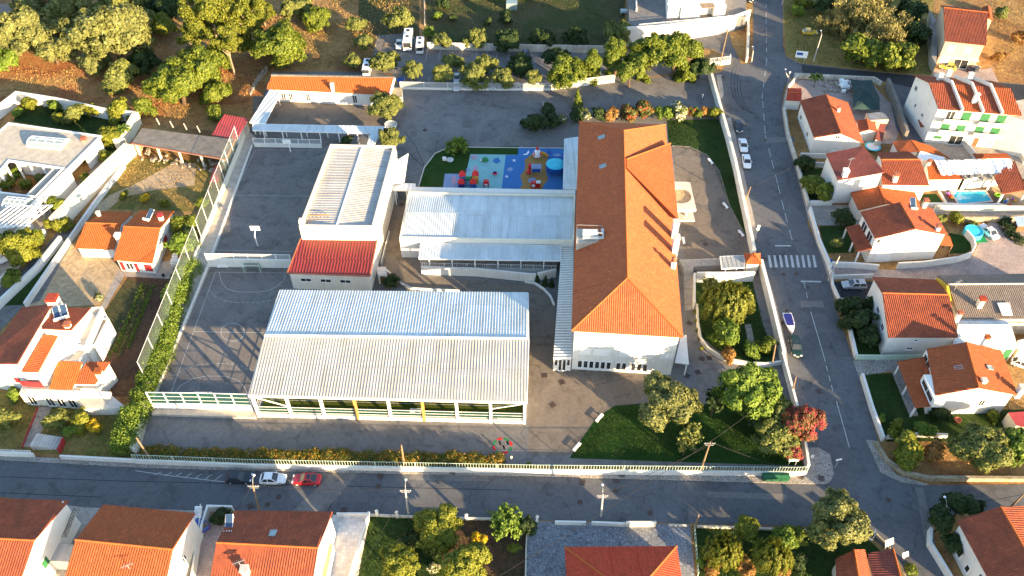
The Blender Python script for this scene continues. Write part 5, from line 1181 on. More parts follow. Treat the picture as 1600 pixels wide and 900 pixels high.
# --- nursery building (bright orange roof) ---
C = [G(p, z) for p, z in (((424, 119), 5.0), ((616, 123), 5.0), ((609, 148), 3.4), ((417, 139), 3.4))]
t = thing('nursery_building', 'long narrow nursery building with a bright orange single pitch roof and dark back gutter', 'building', (*C[3].xy, 0))
Wd = inset_quad([c.xy for c in C], .3); MB().prism([p[:] for p in Wd], -.05, [4.75, 4.75, 3.3, 3.3]).build('wall', 'white_wall', t)
m = MB(); m.slab(C, .14); m.ribbed(C, .4, .09, 'tile', .01); rob = m.build('roof', 'bright_tile', t)
m = MB(); m.bar(C[0] + Vector((0, .15, .15)), C[1] + Vector((0, .15, .15)), .5, .5); m.build('back_gutter', 'dark_concrete', rob)
MB().bar(C[1] + Vector((.1, 0, .1)), C[2] + Vector((.1, 0, .1)), .4, .35).build('verge', 'white_paint', rob)
for a_, b_, k0, k1 in ((.09, .13, .5, 2.4), (.155, .19, .5, 2.4), (.30, .335, .5, 2.4), (.69, .73, .5, 2.6)): opening(t, Wd[3], Wd[2], a_, b_, k0, k1, 'win')
chimney(rob, zB(524, 515), 4.3, .7, .7, 'white_wall', 'pale_concrete')
block('small cream annex with a terracotta door at the east end of the nursery', [(612, 137), (628, 137), (629, 152), (609, 150)], 2.6, mat='cream_wall', name='annex', top='stone_wall', wins=[(3, 2, .3, .7, .1, 2.1, 'door')])
# --- gate house ---
t, W, rob = house('tiny cream gate house with an orange pyramid roof beside the zebra crossing', [zR(614, 84), zR(738, 82), zR(746, 162), zR(630, 160)], 2.9, 4.2, 'ns', .3, 'orange_tile', 'cream_wall', .5, (1.6, 1.6), [('e', .3, .7, .9, 2.1, 'win')], (), 'gate_house', 'gate house')
canopy('grey transparent pergola roof beside the tiny gate house', [zR(425, 103), zR(612, 95), zR(618, 188), zR(438, 198)], (2.6,) * 4, 'panel_glass', 2, rib=.8, name='pergola', cat='pergola')

# ================= WEST SIDE =================
# flat-roofed villa with a courtyard
zr_ = 4.6; O = [(13, 191), (158.7, 211.5), (-30, 400), (-190, 370)]; H_ = [zE(50, 415), zE(362, 460), zE(205, 622), zE(-90, 585)]
OO = [G(p, zr_).xy for p in O]; HH = [G(p, zr_).xy for p in H_]
t = thing('flat_roof_villa', 'large white villa with a flat gravel roof around a planted courtyard', 'villa', (*OO[1], 0))
m = MB(); mw = MB(); mp = MB(); OI = inset_quad(OO, .35); HI = inset_quad(HH, -.3)
for i in range(4):
    j = (i + 1) % 4; m.prism([OI[i][:], OI[j][:], HI[j][:], HI[i][:]], zr_ - .4, zr_ - .2)
    mp.prism([OO[i][:], OO[j][:], OI[j][:], OI[i][:]], zr_ - .45, zr_); mp.prism([HH[i][:], HH[j][:], HI[j][:], HI[i][:]], zr_ - .45, zr_)
m.build('roof', 'concrete', t); mp.build('parapet', 'white_paint', t)
e0, e1 = OI[1], OI[2]; dn = (e1 - e0).normalized(); n2 = Vector((dn.y, -dn.x)); 
if n2.x < 0: n2 = -n2
back0, back1 = e0 - n2 * 3.0, e1 - n2 * 3.0; MB().prism([back0[:], back1[:], (back1 - n2 * .25)[:], (back0 - n2 * .25)[:]], 0, zr_ - .42).build('wall', 'white_wall', t)
L_ = (e1 - e0).length
for (s0, s1) in ((0, .15), (.30, .33), (.44, .455), (.56, .575), (.66, .80), (.9, 1.0)):
    a_, b_ = e0.lerp(e1, s0), e0.lerp(e1, s1); MB().prism([a_[:], b_[:], (b_ - n2 * .4)[:], (a_ - n2 * .4)[:]], 0, zr_ - .42).build('pier', 'white_wall', t)
MB().prism([e0[:], e1[:], (e1 - n2 * .4)[:], (e0 - n2 * .4)[:]], zr_ - 1.6, zr_ - .45).build('lintel', 'white_paint', t)
for i in range(4):
    j = (i + 1) % 4; a_, b_ = HH[i], HH[j]; c_ = sum(HH, Vector((0, 0))) / 4; o_ = ((a_ + b_) / 2 - c_).normalized() * 1.5
    MB().prism([(a_ + o_)[:], (b_ + o_)[:], (b_ + o_ * 1.15)[:], (a_ + o_ * 1.15)[:]], 0, zr_ - .42).build('wall', 'white_wall', t)
    for k in range(4): p = a_.lerp(b_, (k + .5) / 4) + o_ * .1; MB().bar((p.x, p.y, 0), (p.x, p.y, zr_ - .4), .3).build('column', 'white_paint', t)
def rooflight(c, L, W__, ang):
    c = G(c, zr_ - .2); M = Matrix.Rotation(ang, 3, 'Z'); q = lambda x, y, z: c + M @ Vector((x, y, z)); m = MB(); g = MB()
    pr = [(-W__, 0), (-W__, .4), (-W__ * .55, .95), (0, 1.15), (W__ * .55, .95), (W__, .4), (W__, 0)]
    for (y0, z0), (y1, z1) in zip(pr, pr[1:]): g.face([q(-L, y0, z0 + .001), q(L, y0, z0 + .001), q(L, y1, z1), q(-L, y1, z1)])
    g.face([q(-L, y, z) for y, z in pr]); g.face([q(L, y, z) for y, z in pr[::-1]])
    for k in range(5):
        x = -L + k * L / 2
        for (y0, z0), (y1, z1) in zip(pr, pr[1:]): m.bar(q(x, y0, z0 + .02), q(x, y1, z1 + .02), .12)
    for y, z in pr: m.bar(q(-L, y, z + .03), q(L, y, z + .03), .1)
    f = m.build('rooflight', 'white_paint', t); g.build('pane', 'sky_glass', f)
rooflight(zE(285, 318), 3.9, 1.7, R(-8)); rooflight(zE(105, 672), 2.2, 1.6, R(-8))
chimney(t, zE(500, 310), zr_ - .4, .9, .9, 'dark_concrete', 'clay')
m = MB(); b_ = G(zE(60, 770), zr_ - .3)
for k in range(9): m.bar(b_ + Vector((-4 + k, -3, .9)), b_ + Vector((-1 + k, 3.5, .9)), .14, .3)
m.bar(b_ + Vector((-5, -3, .8)), b_ + Vector((5, -2.2, .8)), .25); m.bar(b_ + Vector((-2, 3.4, .8)), b_ + Vector((7, 3.6, .8)), .25); m.build('roof_pergola', 'white_paint', t)
wall('stepped white wall round the north side of the villa garden', [(-60, 205), (0, 186), (33, 160), (96, 170), (168, 186), (218, 192)], 3.0, .35)
wall('pale wall at the villa garden corner beside the ruined shed', [(218, 192), (206, 214), (187, 236)], 3.0, 1.2, 'cream_wall')
wall('broad cream topped wall sloping down beside the villa', [(207, 240), (140, 305), (92, 357)], 2.6, 2.3, 'cream_wall', name='retaining_wall')
wall('low white wall along the vacant lot west of the twin gabled house', [(196, 262), (150, 322), (107, 384), (42, 480)], 1.2, .45)
wall('long white wall beside the lane below the villa trees', [(98, 378), (60, 425), (0, 482), (-30, 512)], 1.6, .5)
wall('outer white wall nearest the villa terrace', [(72, 366), (46, 400), (0, 448), (-40, 490)], 1.4, .4)
# ruined shed with the flat concrete roof
C = [G(p, 3.4).xy for p in ((222, 200), (367, 218), (352, 249), (205, 224))]
t = thing('ruined_shed', 'ruined open fronted shed with a cracked flat concrete roof and rubble inside', 'shed', (*C[3], 0))
MB().prism([p[:] for p in C], 3.1, 3.4).build('roof_slab', 'dark_concrete', t)
m = MB(); [m.bar((*C[i], 3.42), (*C[(i + 1) % 4], 3.42), .25, .12) for i in (1, 2)]; m.build('roof_edge', 'clay', t)
I = inset_quad(C, .4)
for i in (0, 1, 3): a_, b_ = I[i], I[(i + 1) % 4]; L_, R__ = offset_path([a_[:], b_[:]], .25); MB().prism([L_[0], L_[1], R__[1], R__[0]], -.05, 3.12).build('wall', 'stone_wall', t)
for k in range(5): p = I[3].lerp(I[2], .02 + k * .24); MB().bar((p.x, p.y, 0), (p.x, p.y, 3.1), .35).build('pillar', 'cream_wall', t)
m = MB(); rr_ = random.Random(3)
for k in range(30): p = I[3].lerp(I[2], rr_.uniform(.05, .9)) + Vector((0, rr_.uniform(-1.5, 2))); m.box((p.x, p.y, rr_.uniform(.1, .5)), (rr_.uniform(.3, 1), rr_.uniform(.2, .8), rr_.uniform(.1, .7)), rr_.uniform(0, 3))
tag(m.build('rubble', 'debris'), 'rubble and boards heaped in the open front of the ruined shed', 'rubble', None, 'stuff')
for i, (px_, lab) in enumerate(((zE(935, 205), 'leftmost'), (zE(1015, 222), 'second from left'), (zE(1095, 235), 'third from left'), (zE(1172, 250), 'rightmost'))):
    b_ = G(px_, 3.4); tag(MB().bar(b_, b_ + Vector((-.3, .1, 1.6)), .16).build('rebar_post', 'concrete'), lab + ' of the four stubby concrete posts on the ruined shed roof', 'post', 'stub posts on the ruined shed')
C = [G(p, 3.0) for p in (zE(1312, 145), zE(1457, 170), zE(1385, 292), zE(1240, 264))]
t = thing('red_shed', 'shed with a plain red metal sheet roof wedged against the court wall', 'shed', (*C[3].xy, 0)); m = MB(); m.slab(C, .1); m.ribbed(C, .6, .05, 'rib', .01); m.build('roof', 'shed_red', t)
MB().prism([p[:] for p in inset_quad([c.xy for c in C], .3)], -.05, 2.88).build('wall', 'old_wall', t)
C = [G(p, 2.2) for p in (zE(1262, 445), zE(1312, 447), zE(1276, 540), zE(1228, 538))]
t = thing('lean_to', 'small lean to with a red sheet roof below the court fence', 'shed', (*C[3].xy, 0)); m = MB(); m.slab(C, .1); m.ribbed(C, .5, .05, 'rib', .01); m.build('roof', 'shed_red', t)
for c in C: MB().bar((c.x, c.y, 0), (c.x, c.y, 2.1), .14).build('post', 'wood', t)
# twin gabled house
t, W, rob = house('white house with two joined orange gabled roofs and red shutters beside the sandy yard', [(219, 329), (272, 330), (238, 411), (177, 406)], 3.2, 5.2, 'ew', .4, 'bright_tile', 'white_wall', .5, (0, 0),
    [('s', .04, .14, .3, 2.4, 'shutter_red'), ('s', .2, .42, .6, 2.3, 'win'), ('s', .46, .55, .3, 2.3, 'shutter_red'), ('s', .74, .95, .6, 2.2, 'shutter_red'), ('e', .5, .62, 1, 2.2, 'shutter_red')], [(zE(948, 765), 4.4, 1.0, .7, 'white_wall', 'red_paint'), (zE(700, 880), 3.8, 1.0, .8, 'white_wall', 'white_paint')], name='gabled_house')
house('', [za(800, 152), za(1040, 160), za(890, 447), za(583, 437)], 2.7, 4.3, 'ew', .35, 'bright_tile', 'white_wall', .5, (0, 0), [('s', .06, .42, .1, 2.2, 'garage'), ('s', .5, .86, .1, 2.2, 'garage')], [(za(780, 195), 3.3, .9, .5, 'white_wall', 'pale_concrete')], parent=t)
solar_heater(zE(895, 748), 4.6, 'white solar tank and panel on the twin gabled house', R(-20))
tag(MB().box(G(zL(955, 185)) + Vector((0, 0, .6)), (1.6, 1.0, 1.2)).box(G(zL(958, 172)) + Vector((0, .2, 1.5)), (.9, .7, .6)).build('stone_oven', 'white_wall'), 'small white outdoor oven on the paved yard of the twin gabled house', 'oven')
# big stepped house, bottom left
t = thing('stepped_house', 'big white stepped house with red shutters, terraces and several tiled roofs', 'house', (*G((90, 620)).xy, 0))
def mono(P, roof, walls='white_wall', z0=0.0, over=.15, pitch=.34, parent=None):
    m = MB(); m.slab(P, .14); m.ribbed(P, pitch, .07, 'tile', .012); r_ = m.build('roof', roof, parent or t)
    I = inset_quad([p.xy for p in P], over); MB().prism([p[:] for p in I], z0 - .05, [p.z - .17 for p in P]).build('wall', walls, parent or t); return r_, I
Q = [G(zL(*p), z) for p, z in (((118, 418), 6.6), ((285, 395), 8.6), ((95, 722), 8.6), ((-110, 722), 6.6))]; r1_, i1 = mono(Q, 'weathered_tile')
for a_, b_, s0, s1, z0, z1 in ((3, 2, .62, .76, 3.0, 4.2),): opening(t, i1[a_], i1[b_], s0, s1, z0, z1, 'shutter_red')
Q = [G(zL(*p), z) for p, z in (((290, 420), 7.0), ((492, 420), 7.0), ((385, 540), 8.3), ((222, 532), 8.3))]; mono(Q, 'weathered_tile')
Q = [G(zL(*p), z) for p, z in (((235, 568), 6.9), ((318, 560), 6.5), ((205, 766), 6.5), ((118, 764), 6.9))]; mono(Q, 'orange_tile')
for pts, z, mt in (([(495, 415), (552, 412), (460, 630), (330, 600), (325, 545), (420, 575)], 5.6, 'pale_concrete'), ([(350, 635), (470, 640), (430, 705), (310, 705)], 4.4, 'pale_concrete'), ([(535, 470), (588, 475), (510, 625), (470, 610)], 4.2, 'slab_paving')):
    P = [G(zL(*p), z).xy for p in pts]; MB().prism([p[:] for p in P], -.05, z - .5, top=False).build('wall', 'white_wall', t); MB().prism([p[:] for p in P], z - .5, z - .45).build('terrace_floor', mt, t)
    L_, R__ = offset_path([p[:] for p in P], .4, True); c_ = sum(P, Vector((0, 0))) / len(P); inn = [l if (Vector(l) - c_).length < (Vector(r) - c_).length else r for l, r in zip(L_, R__)]; m = MB()
    for i in range(len(P)): j = (i + 1) % len(P); m.prism([P[i][:], P[j][:], inn[j], inn[i]], z - .5, z)
    m.build('parapet', 'white_wall', t)
P = [G(zL(*p), 6.6).xy for p in ((300, 410), (420, 575), (330, 640), (205, 766), (120, 766), (225, 535))]; MB().prism([p[:] for p in P], -.05, 6.2).build('wall', 'white_wall', t)
Q = [G(zL(*p), z) for p, z in (((312, 706), 5.0), ((446, 712), 5.0), ((392, 858), 3.6), ((265, 856), 3.6))]; mono(Q, 'bright_tile')
Q = [G(zL(*p), z) for p, z in (((470, 710), 4.7), ((596, 712), 4.7), ((515, 832), 3.6), ((390, 830), 3.6))]; r_, i_ = mono(Q, 'orange_tile')
P = [G(zM(*p), 3.4).xy for p in ((100, 125), (458, 138), (450, 160), (110, 150))]; MB().prism([p[:] for p in P], 2.9, 3.4).build('balcony', 'white_wall', t)
a_, b_ = G(zM(110, 190)).xy, G(zM(340, 208)).xy; MB().prism([a_[:], b_[:], (b_ + Vector((0, 2)))[:], (a_ + Vector((0, 2)))[:]], 0, 2.9).build('wall', 'cream_wall', t)
for s0 in (.1, .42, .62, .82): opening(t, a_, b_, s0, s0 + .14, .2, 2.4, 'win')
a_, b_ = G(zL(120, 842), 3.5).xy, G(zL(248, 850), 3.5).xy
opening(t, a_ + Vector((0, -.02)), b_ + Vector((0, -.02)), .05, .95, 3.55, 4.9, 'shutter_red')
chimney(t, zL(300, 400), 8.0, 1.3, 1.5, 'white_wall', 'red_tile'); chimney(t, zL(375, 530), 7.8, .8, .8); chimney(t, zL(552, 800), 3.6, 1.6, .9, 'cream_wall', 'bright_tile')
solar_heater(zL(330, 455), 7.7, 'solar panel and tank on the roof of the big stepped house', R(25), 2)
block('white garden wall annex at the front corner of the stepped house', [zM(300, 152), zM(458, 150), zM(525, 205), zM(345, 208)], 1.8, mat='white_wall', name='annex', top='pale_concrete', parapet=.0)
wall('white road wall below the garden of the stepped house', [(-60, 709), (0, 712), (55, 714)], .95, .3); wall('white road wall with a coping east of the garden steps', [(97, 717), (212, 723)], .95, .3)
fence('grey wire fence above the white road wall of the stepped house', [(-60, 707), (0, 710), (52, 712)], .9, .5, .4, 3, .05, rm='white_paint', name='wire_fence')
t = thing('garden_steps', 'concrete steps with red sides leading up from the road into the stepped house garden', 'steps', (*G((75, 712)).xy, 0)); m = MB()
for k in range(8): a_ = G(zM(140 + k * 12, 372)); m.prism([(a_.x, a_.y - .3), (a_.x + .5, a_.y - .3), (a_.x + .7, a_.y + 1.9), (a_.x + .2, a_.y + 1.9)], 0, 1.25 - k * .14)
m.build('step', 'pale_concrete', t); m = MB(); p0, p1 = G(zM(250, 395)), G(zM(270, 345)); m.bar(p0 + Vector((0, 0, .6)), p1 + Vector((0, 0, .6)), .2, 1.2); m.build('side_wall', 'red_paint', t)
wall('red edged kerb beside the garden path of the stepped house', [zM(158, 205), zM(92, 372)], .3, .15, 'red_paint', 'kerb', 'kerb')

# ================= SOUTH ROW =================
def southhouse(label, ne_, corners, ze, zr, wins=(), chim=(), roof='weathered_tile', rf=.5):
    return house(label, corners, ze, zr, 'ew', .35, roof, 'white_wall', rf, (0, 0), wins, chim)
def ext(nwp, nep, rwp, rep, ze, zr):     # eave and ridge lines seen -> four eave corners
    nw, ne, rw_, re2 = G(nwp, ze).xy, G(nep, ze).xy, G(rwp, zr).xy, G(rep, zr).xy
    return [nw, ne, ne + (re2 - ne) * 2, nw + (rw_ - nw) * 2]
C = ext((-40, 778), zb(522, 205), (-70, 838), zb(260, 508), 6.0, 8.5)
t, W, rob = house('leftmost tiled house of the south row with a dark red north slope and small balcony', C, 6.0, 8.5, 'ew', .35, 'weathered_tile', 'white_wall', .5, (0, 0), [('e', .42, .5, 2.6, 4.0, 'shutter_green'), ('e', .1, .2, .6, 2.2, 'win')], world=True, name='tiled_house')
b_ = G(zb(500, 380), 3.0); m = MB(); m.box((b_.x, b_.y, 2.9), (1.6, 4.0, .2)); m.build('balcony', 'concrete', t)
m = MB(); [m.bar((b_.x + .75, b_.y - 1.9 + k * .42, 3.0), (b_.x + .75, b_.y - 1.9 + k * .42, 3.9), .05) for k in range(10)]; m.bar((b_.x + .75, b_.y - 1.95, 3.9), (b_.x + .75, b_.y + 1.95, 3.9), .07); m.build('balcony_rail', 'iron', t)
MB().bar((b_.x + .2, b_.y + 1.6, 0), (b_.x + .2, b_.y + 1.6, 6.2), .25).build('porch_post', 'white_paint', t)
antenna(zb(0, 740), 7.6, 2.0, 'roof antenna on the leftmost house of the south row')
C = ext(zb(782, 237), zb(1480, 300), zb(570, 502), zb(1310, 576), 6.0, 8.5)
t, W, rob = house('middle house of the south row with a clean orange tiled roof', C, 6.0, 8.5, 'ew', .35, 'orange_tile', 'white_wall', .5, (0, 0), [('e', .55, .63, 3.0, 4.2, 'win')], world=True, name='tiled_house')
antenna(zb(985, 725), 7.4, 1.2, 'thin bent aerial on the middle house of the south row')
C = ext(zc_(330, 296), zc_(1100, 298), zc_(190, 540), zc_(985, 582), 6.0, 8.5)
t, W, rob = house('third house of the south row with a mottled roof, a skylight and a solar heater', C, 6.0, 8.5, 'ew', .35, 'weathered_tile', 'white_wall', .5, (0, 0), [('e', .6, .68, 1.2, 2.6, 'win')], world=True, name='tiled_house')
skylight(rob, zc_(633, 470), 7.7, 0, R(-20), .8, 1.1)
solar_heater(zc_(325, 400), 7.1, 'small solar panel with a white tank on the third house of the south row', R(3))
chimney(rob, zc_(430, 790), 7.0, 1.4, .8, 'white_wall', 'pale_concrete'); antenna(zc_(400, 760), 7.2, 2.6, 'wire antenna beside the chimney of the third south house')
block('flat grey garage roof between the first two houses of the south row', [zb(420, 525), zb(545, 535), zb(515, 668), zb(368, 660)], 2.6, mat='white_wall', name='garage', cat='garage', top='warm_metal')
block('pale yellow side terrace strip along the third house of the south row', [zc_(1050, 550), zc_(1102, 550), zc_(1040, 860), zc_(985, 860)], 2.4, mat='white_wall', name='side_terrace', cat='terrace', top='sandy_yard')
t = thing('outdoor_stair', 'white exterior stair beside the blue car in the south row', 'stairs', (*G(zb(1480, 480)).xy, 0)); m = MB(); p0 = G(zb(1490, 470))
for k in range(10): m.box((p0.x, p0.y + 3.2 - k * .34, 2.2 - k * .22), (1.0, .4, .2))
m.build('steps', 'white_paint', t); m = MB(); [m.bar((p0.x + .5, p0.y + 3.2 - k * .34, 2.2 - k * .22), (p0.x + .5, p0.y + 3.2 - k * .34, 3.1 - k * .22), .06) for k in range(10)]; m.bar((p0.x + .5, p0.y + 3.3, 3.15), (p0.x + .5, p0.y + .1, 1.1), .07); m.build('handrail', 'white_paint', t)
wall('white wall with blue shade between the second and third south houses', [(366, 799), (328, 798), (312, 850), (296, 960)], 1.5, .3); wall('white wall on the east side of the bright patio', [(578, 806), (550, 900), (530, 960)], 1.3, .3)
wall('low white wall at the road edge of the bright patio', [(527, 806), (578, 806)], .8, .22)
wall('low grey road wall in front of the orchard', [(580, 806), (620, 808), (702, 811), (826, 814)], .5, .25, 'old_wall')
for i, px_ in enumerate(((590, 806), (621, 808), (729, 812), (839, 815))): b_ = G(px_); tag(MB().prism([(b_.x - .18, b_.y - .18), (b_.x + .18, b_.y - .18), (b_.x + .18, b_.y + .18), (b_.x - .18, b_.y + .18)], 0, 1.4).lathe((b_.x, b_.y, 1.4), [(.27, 0), (.27, .08), (.05, .25)], 4).build('gate_pillar', 'white_wall'), ['white pillar nearest the bright patio on the orchard road wall', 'second white pillar from the patio on the orchard road wall', 'white pillar in the middle of the orchard road wall', 'white pillar at the west corner of the blue paved court'][i], 'pillar', 'pillars on the orchard road wall')
wall('broken white front wall of the blue paved court', [(867, 819), (915, 820)], .9, .25); wall('short white wall piece right of the cable in front of the blue paved court', [(924, 820), (976, 822)], .9, .25)
wall('lit cream wall with a gate box in front of the blue paved court', [(977, 822), (1024, 822)], 1.2, .3, 'cream_wall'); wall('low kerb at the right end of the blue paved court', [(1045, 821), (1072, 822)], .35, .2, 'pale_concrete')
wall('thin wall between the orchard and the blue paved court', [(824, 816), (822, 860), (820, 960)], .5, .2, 'old_wall')
C = [G(zO(165, 781), 3.6).xy, G(zO(628, 777), 3.6).xy]; d_ = C[1] - C[0]; n_ = Vector((d_.y, -d_.x)).normalized() * 13; C = [C[0], C[1], C[1] + n_, C[0] + n_]
t, W, rob = house('bungalow with a smooth red hipped roof standing on the blue paved court', C, 3.6, 6.2, 'ew', .5, 'red_tile', 'white_wall', .5, (6.0, 5.6), [('n', .2, .3, .9, 2.2, 'win'), ('n', .6, .7, .9, 2.2, 'win')], world=True, name='bungalow')
t, W, rob = house('small old tiled outhouse beneath the big grey green tree, half lit orange', [zP(470, 800), zP(640, 745), zP(690, 960), zP(480, 960)], 3.0, 4.2, 'ns', .3, 'weathered_tile', 'old_wall', .55, (0, 0), name='outhouse', cat='outhouse')
t, W, rob = house('low shed with a dark mossy tiled roof beside the tiny outhouse', [zP(660, 768), zP(812, 752), zP(860, 930), zP(700, 950)], 2.6, 3.3, 'ns', .25, 'brown_tile', 'old_wall', .9, (0, 0), name='tiled_shed', cat='shed')
t, W, rob = house('bottom right house split by a white parapet ridge, dark west slope and bright east slope', [zP(1185, 576), zP(1760, 490), zP(2050, 960), zP(1390, 960)], 5.6, 8.0, 'ns', .4, 'weathered_tile', 'white_wall', .36, (0, 0), [('w', .25, .35, 1.0, 2.4, 'win'), ('w', .5, .6, 1.0, 2.4, 'win'), ('w', .75, .85, 2.8, 4.2, 'win')], name='corner_house')
wall('white wall curving along the lane beside the bottom right house', [zP(1015, 640), zP(1010, 725), zP(1050, 790), zP(1120, 905), zP(1150, 960)], 1.3, .4)
wall('old brown wall along the south lane beside the outhouses', [zP(690, 650), zP(760, 720), zP(850, 850), zP(880, 940)], .6, .25, 'stone_wall')
wall('dark kerb wall below the wild garden', [(1085, 824), (1262, 830), (1342, 834), (1362, 846)], .5, .25, 'old_wall')
fence('low wire fence at the west edge of the wild garden', [(1084, 826), (1090, 900)], 0, 1.1, .6, 3, .1, rm='rail_green', name='wire_fence')

# ================= EAST SIDE =================
house('cottage with a dark red west slope and orange east slope nearest the road bend', [(1250, 157), (1325, 160), (1349, 223), (1272, 215)], 4.3, 6.1, 'ns', .35, 'weathered_tile', 'white_wall', .5, (0, 0), [('s', .42, .52, 4.4, 5.2, 'win'), ('s', .42, .55, .9, 1.7, 'shutter'), ('w', .12, .22, 1, 2.2, 'win'), ('w', .6, .7, 1, 2.2, 'win'), ('s', .85, .95, .1, 2.0, 'door')], [(zD(485, 655), 5.5, 1.0, .55)], name='cottage')
house('tiny outbuilding with a small red tiled roof at the road bend', [zD(190, 516), zD(270, 518), zD(270, 590), zD(180, 586)], 2.6, 3.0, 'ew', .15, 'red_tile', 'white_wall', .5, name='outbuilding', cat='outbuilding')
C = [G(p, z) for p, z in ((zI(340, 525), 6.2), (zI(560, 480), 7.9), (zI(686, 635), 7.9), (zI(410, 681), 6.2))]
t = thing('hillside_house', 'white house with a plum brown west slope beside the shaded shrub garden', 'house', (*C[3].xy, 0)); r_, i_ = mono(C, 'brown_tile', parent=t, over=.3); t_house2 = t
chimney(r_, zI(448, 655), 6.6, 1.1, .9, 'white_wall', 'white_paint')
house('', [zI(640, 520), zI(830, 515), zI(945, 711), zI(668, 706)], 5.0, 6.5, 'ew', .3, 'weathered_tile', 'white_wall', .42, (0, 0), [], [(zI(742, 680), 5.5, 1.2, .8, 'white_wall', 'clay')], parent=t)
antenna(zI(470, 610), 6.9, 2.4, 'roof antenna on the plum roofed house')
MB().slab([G(zI(665, 545), 5.8), G(zI(790, 540), 5.8), G(zI(812, 568), 6.4), G(zI(680, 572), 6.4)], .12).build('solar_panel', 'solar_glass', t)
house('low orange roofed porch wing between the plum roofed house and the white gabled house', [zI(485, 755), zI(850, 720), zI(890, 826), zI(530, 856)], 2.9, 4.0, 'ns', .3, 'orange_tile', 'white_wall', .42, (0, 0), name='porch_wing', cat='annex')
t, W, rob = house('tall white gabled house with a dark west slope, porch and garage above the pink yard', [(1345, 331), (1456, 325), (1481, 366.7), (1368, 373)], 6.5, 8.4, 'ns', .35, 'weathered_tile', 'white_wall', .5, (0, 0), [('s', .34, .42, 3.2, 3.8, 'win'), ('s', .02, .08, 5.0, 6.0, 'win'), ('w', .15, .45, 3.6, 5.8, 'win'), ('w', .55, .85, 3.6, 5.8, 'win'), ('s', .10, .34, .05, 2.2, 'garage')], [(zJ(988, 228), 6.9, 1.1, .7), (zJ(912, 85), 7.2, 1.3, .7, 'cream_wall', 'clay')], name='gabled_house')
Q = [G(p, z) for p, z in ((zJ(455, 206), 2.9), (zJ(545, 188), 3.9), (zJ(614, 332), 3.9), (zJ(526, 348), 2.9))]; m = MB(); m.slab(Q, .14); m.ribbed(Q, .34, .07, 'tile', .012); m.build('porch_roof', 'weathered_tile', t)
for p in (Q[0], Q[3], Q[0].lerp(Q[3], .55)): MB().bar((p.x + .3, p.y, 0), (p.x + .3, p.y, 2.8), .25).build('porch_post', 'white_paint', t)
Q = [G(p, z) for p, z in ((zJ(1010, 255), 3.4), (zJ(1062, 262), 2.8), (zJ(1084, 316), 2.8), (zJ(1000, 306), 3.4))]; m = MB(); m.slab(Q, .14); m.ribbed(Q, .34, .07, 'tile', .012); m.build('porch_roof', 'orange_tile', t)
for p in Q[1:3]: MB().bar((p.x - .2, p.y, 0), (p.x - .2, p.y, 2.7), .22).build('porch_post', 'wood', t)
solar_heater(zJ(860, 80), 7.6, 'solar water tank near the chimney of the tall white gabled house', R(-5))
wall('white boundary wall swinging round the lawn below the tall gabled house', [zJ(350, 440), zJ(500, 445), zJ(640, 458)], 1.4, .3); wall('curved white wall with dark vents round the oval lawn', [zJ(750, 448), zJ(900, 440), zJ(1100, 412), zJ(1180, 385), zJ(1200, 345), zJ(1190, 300), zJ(1150, 255)], 1.5, .3)
t, W, rob = house('house with a mottled tiled roof, white gable wall and yellow back end', [(1363, 432.5), (1462, 437), (1497, 527), (1388, 527)], 5.0, 7.0, 'ew', .35, 'weathered_tile', 'white_wall', .42, (0, 0), [('s', .4, .47, 3.6, 4.1, 'win'), ('s', .35, .45, 1.4, 2.1, 'win'), ('w', .4, .5, 2.6, 3.9, 'win'), ('w', .7, .8, 2.6, 3.9, 'win')], [(zX(645, 560), 5.0, 1.6, .6)], name='tiled_house')
m = MB(); a_ = G(zX(490, 190), 5.4); b_ = G(zX(575, 265), 6.9); c_ = G(zX(605, 380), 5.8); m.prism([a_.xy[:], b_.xy[:], c_.xy[:], (c_.xy + Vector((-.4, 0)))[:], (b_.xy + Vector((-.4, 0)))[:], (a_.xy + Vector((-.4, 0)))[:]], 0, [5.3, 6.95, 5.6, 5.6, 6.95, 5.3]).build('end_wall', 'ochre_wall', t)
antenna(zX(625, 300), 6.5, 2.2, 'roof antenna above the yellow end wall')
a_, b_ = G((1481, 445), 5.2).xy, G((1640, 444), 5.2).xy; c_, d_ = G((1499, 498), 4.0).xy, G((1660, 498), 4.0).xy; e_, f_ = G((1464, 431), 4.2).xy, G((1640, 427), 4.2).xy
t = thing('workshop', 'broad brown tiled workshop roof with roof lights beside the yellow end wall', 'workshop', (*c_, 0)); m = MB()
for P in ([Vector((*f_, 4.2)), Vector((*e_, 4.2)), Vector((*a_, 5.3)), Vector((*b_, 5.3))], [Vector((*c_, 4.0)), Vector((*d_, 4.0)), Vector((*b_, 5.3)), Vector((*a_, 5.3))]): m.slab(P, .14); m.ribbed(P, .34, .06, 'tile', .01)
rr_ = m.build('roof', 'grey_tile', t); MB().prism([e_[:], f_[:], d_[:], c_[:]], -.05, 3.85).build('wall', 'old_wall', t); MB().bar((*a_, 5.35), (*b_, 5.35), .25, .12).build('ridge_cap', 'cream_wall', rr_)
for px_ in (zX(795, 222), zX(848, 308), zX(1100, 218), zX(1155, 305)):
    p = G(px_, 4.8); m = MB(); sgn = 1 if px_[1] < 446 else -1; m.slab([Vector((p.x - .5, p.y - 1.2, 4.83 + (.25 if sgn > 0 else -.3))), Vector((p.x + .5, p.y - 1.2, 4.83 + (.25 if sgn > 0 else -.3))), Vector((p.x + .5, p.y + 1.2, 4.83 - (.25 if sgn > 0 else -.3))), Vector((p.x - .5, p.y + 1.2, 4.83 - (.25 if sgn > 0 else -.3)))], .1); m.build('roof_light', 'brown_tile', rr_)
chimney(rr_, zX(840, 440), 4.6, 1.6, .8, 'cream_wall', 'red_tile')
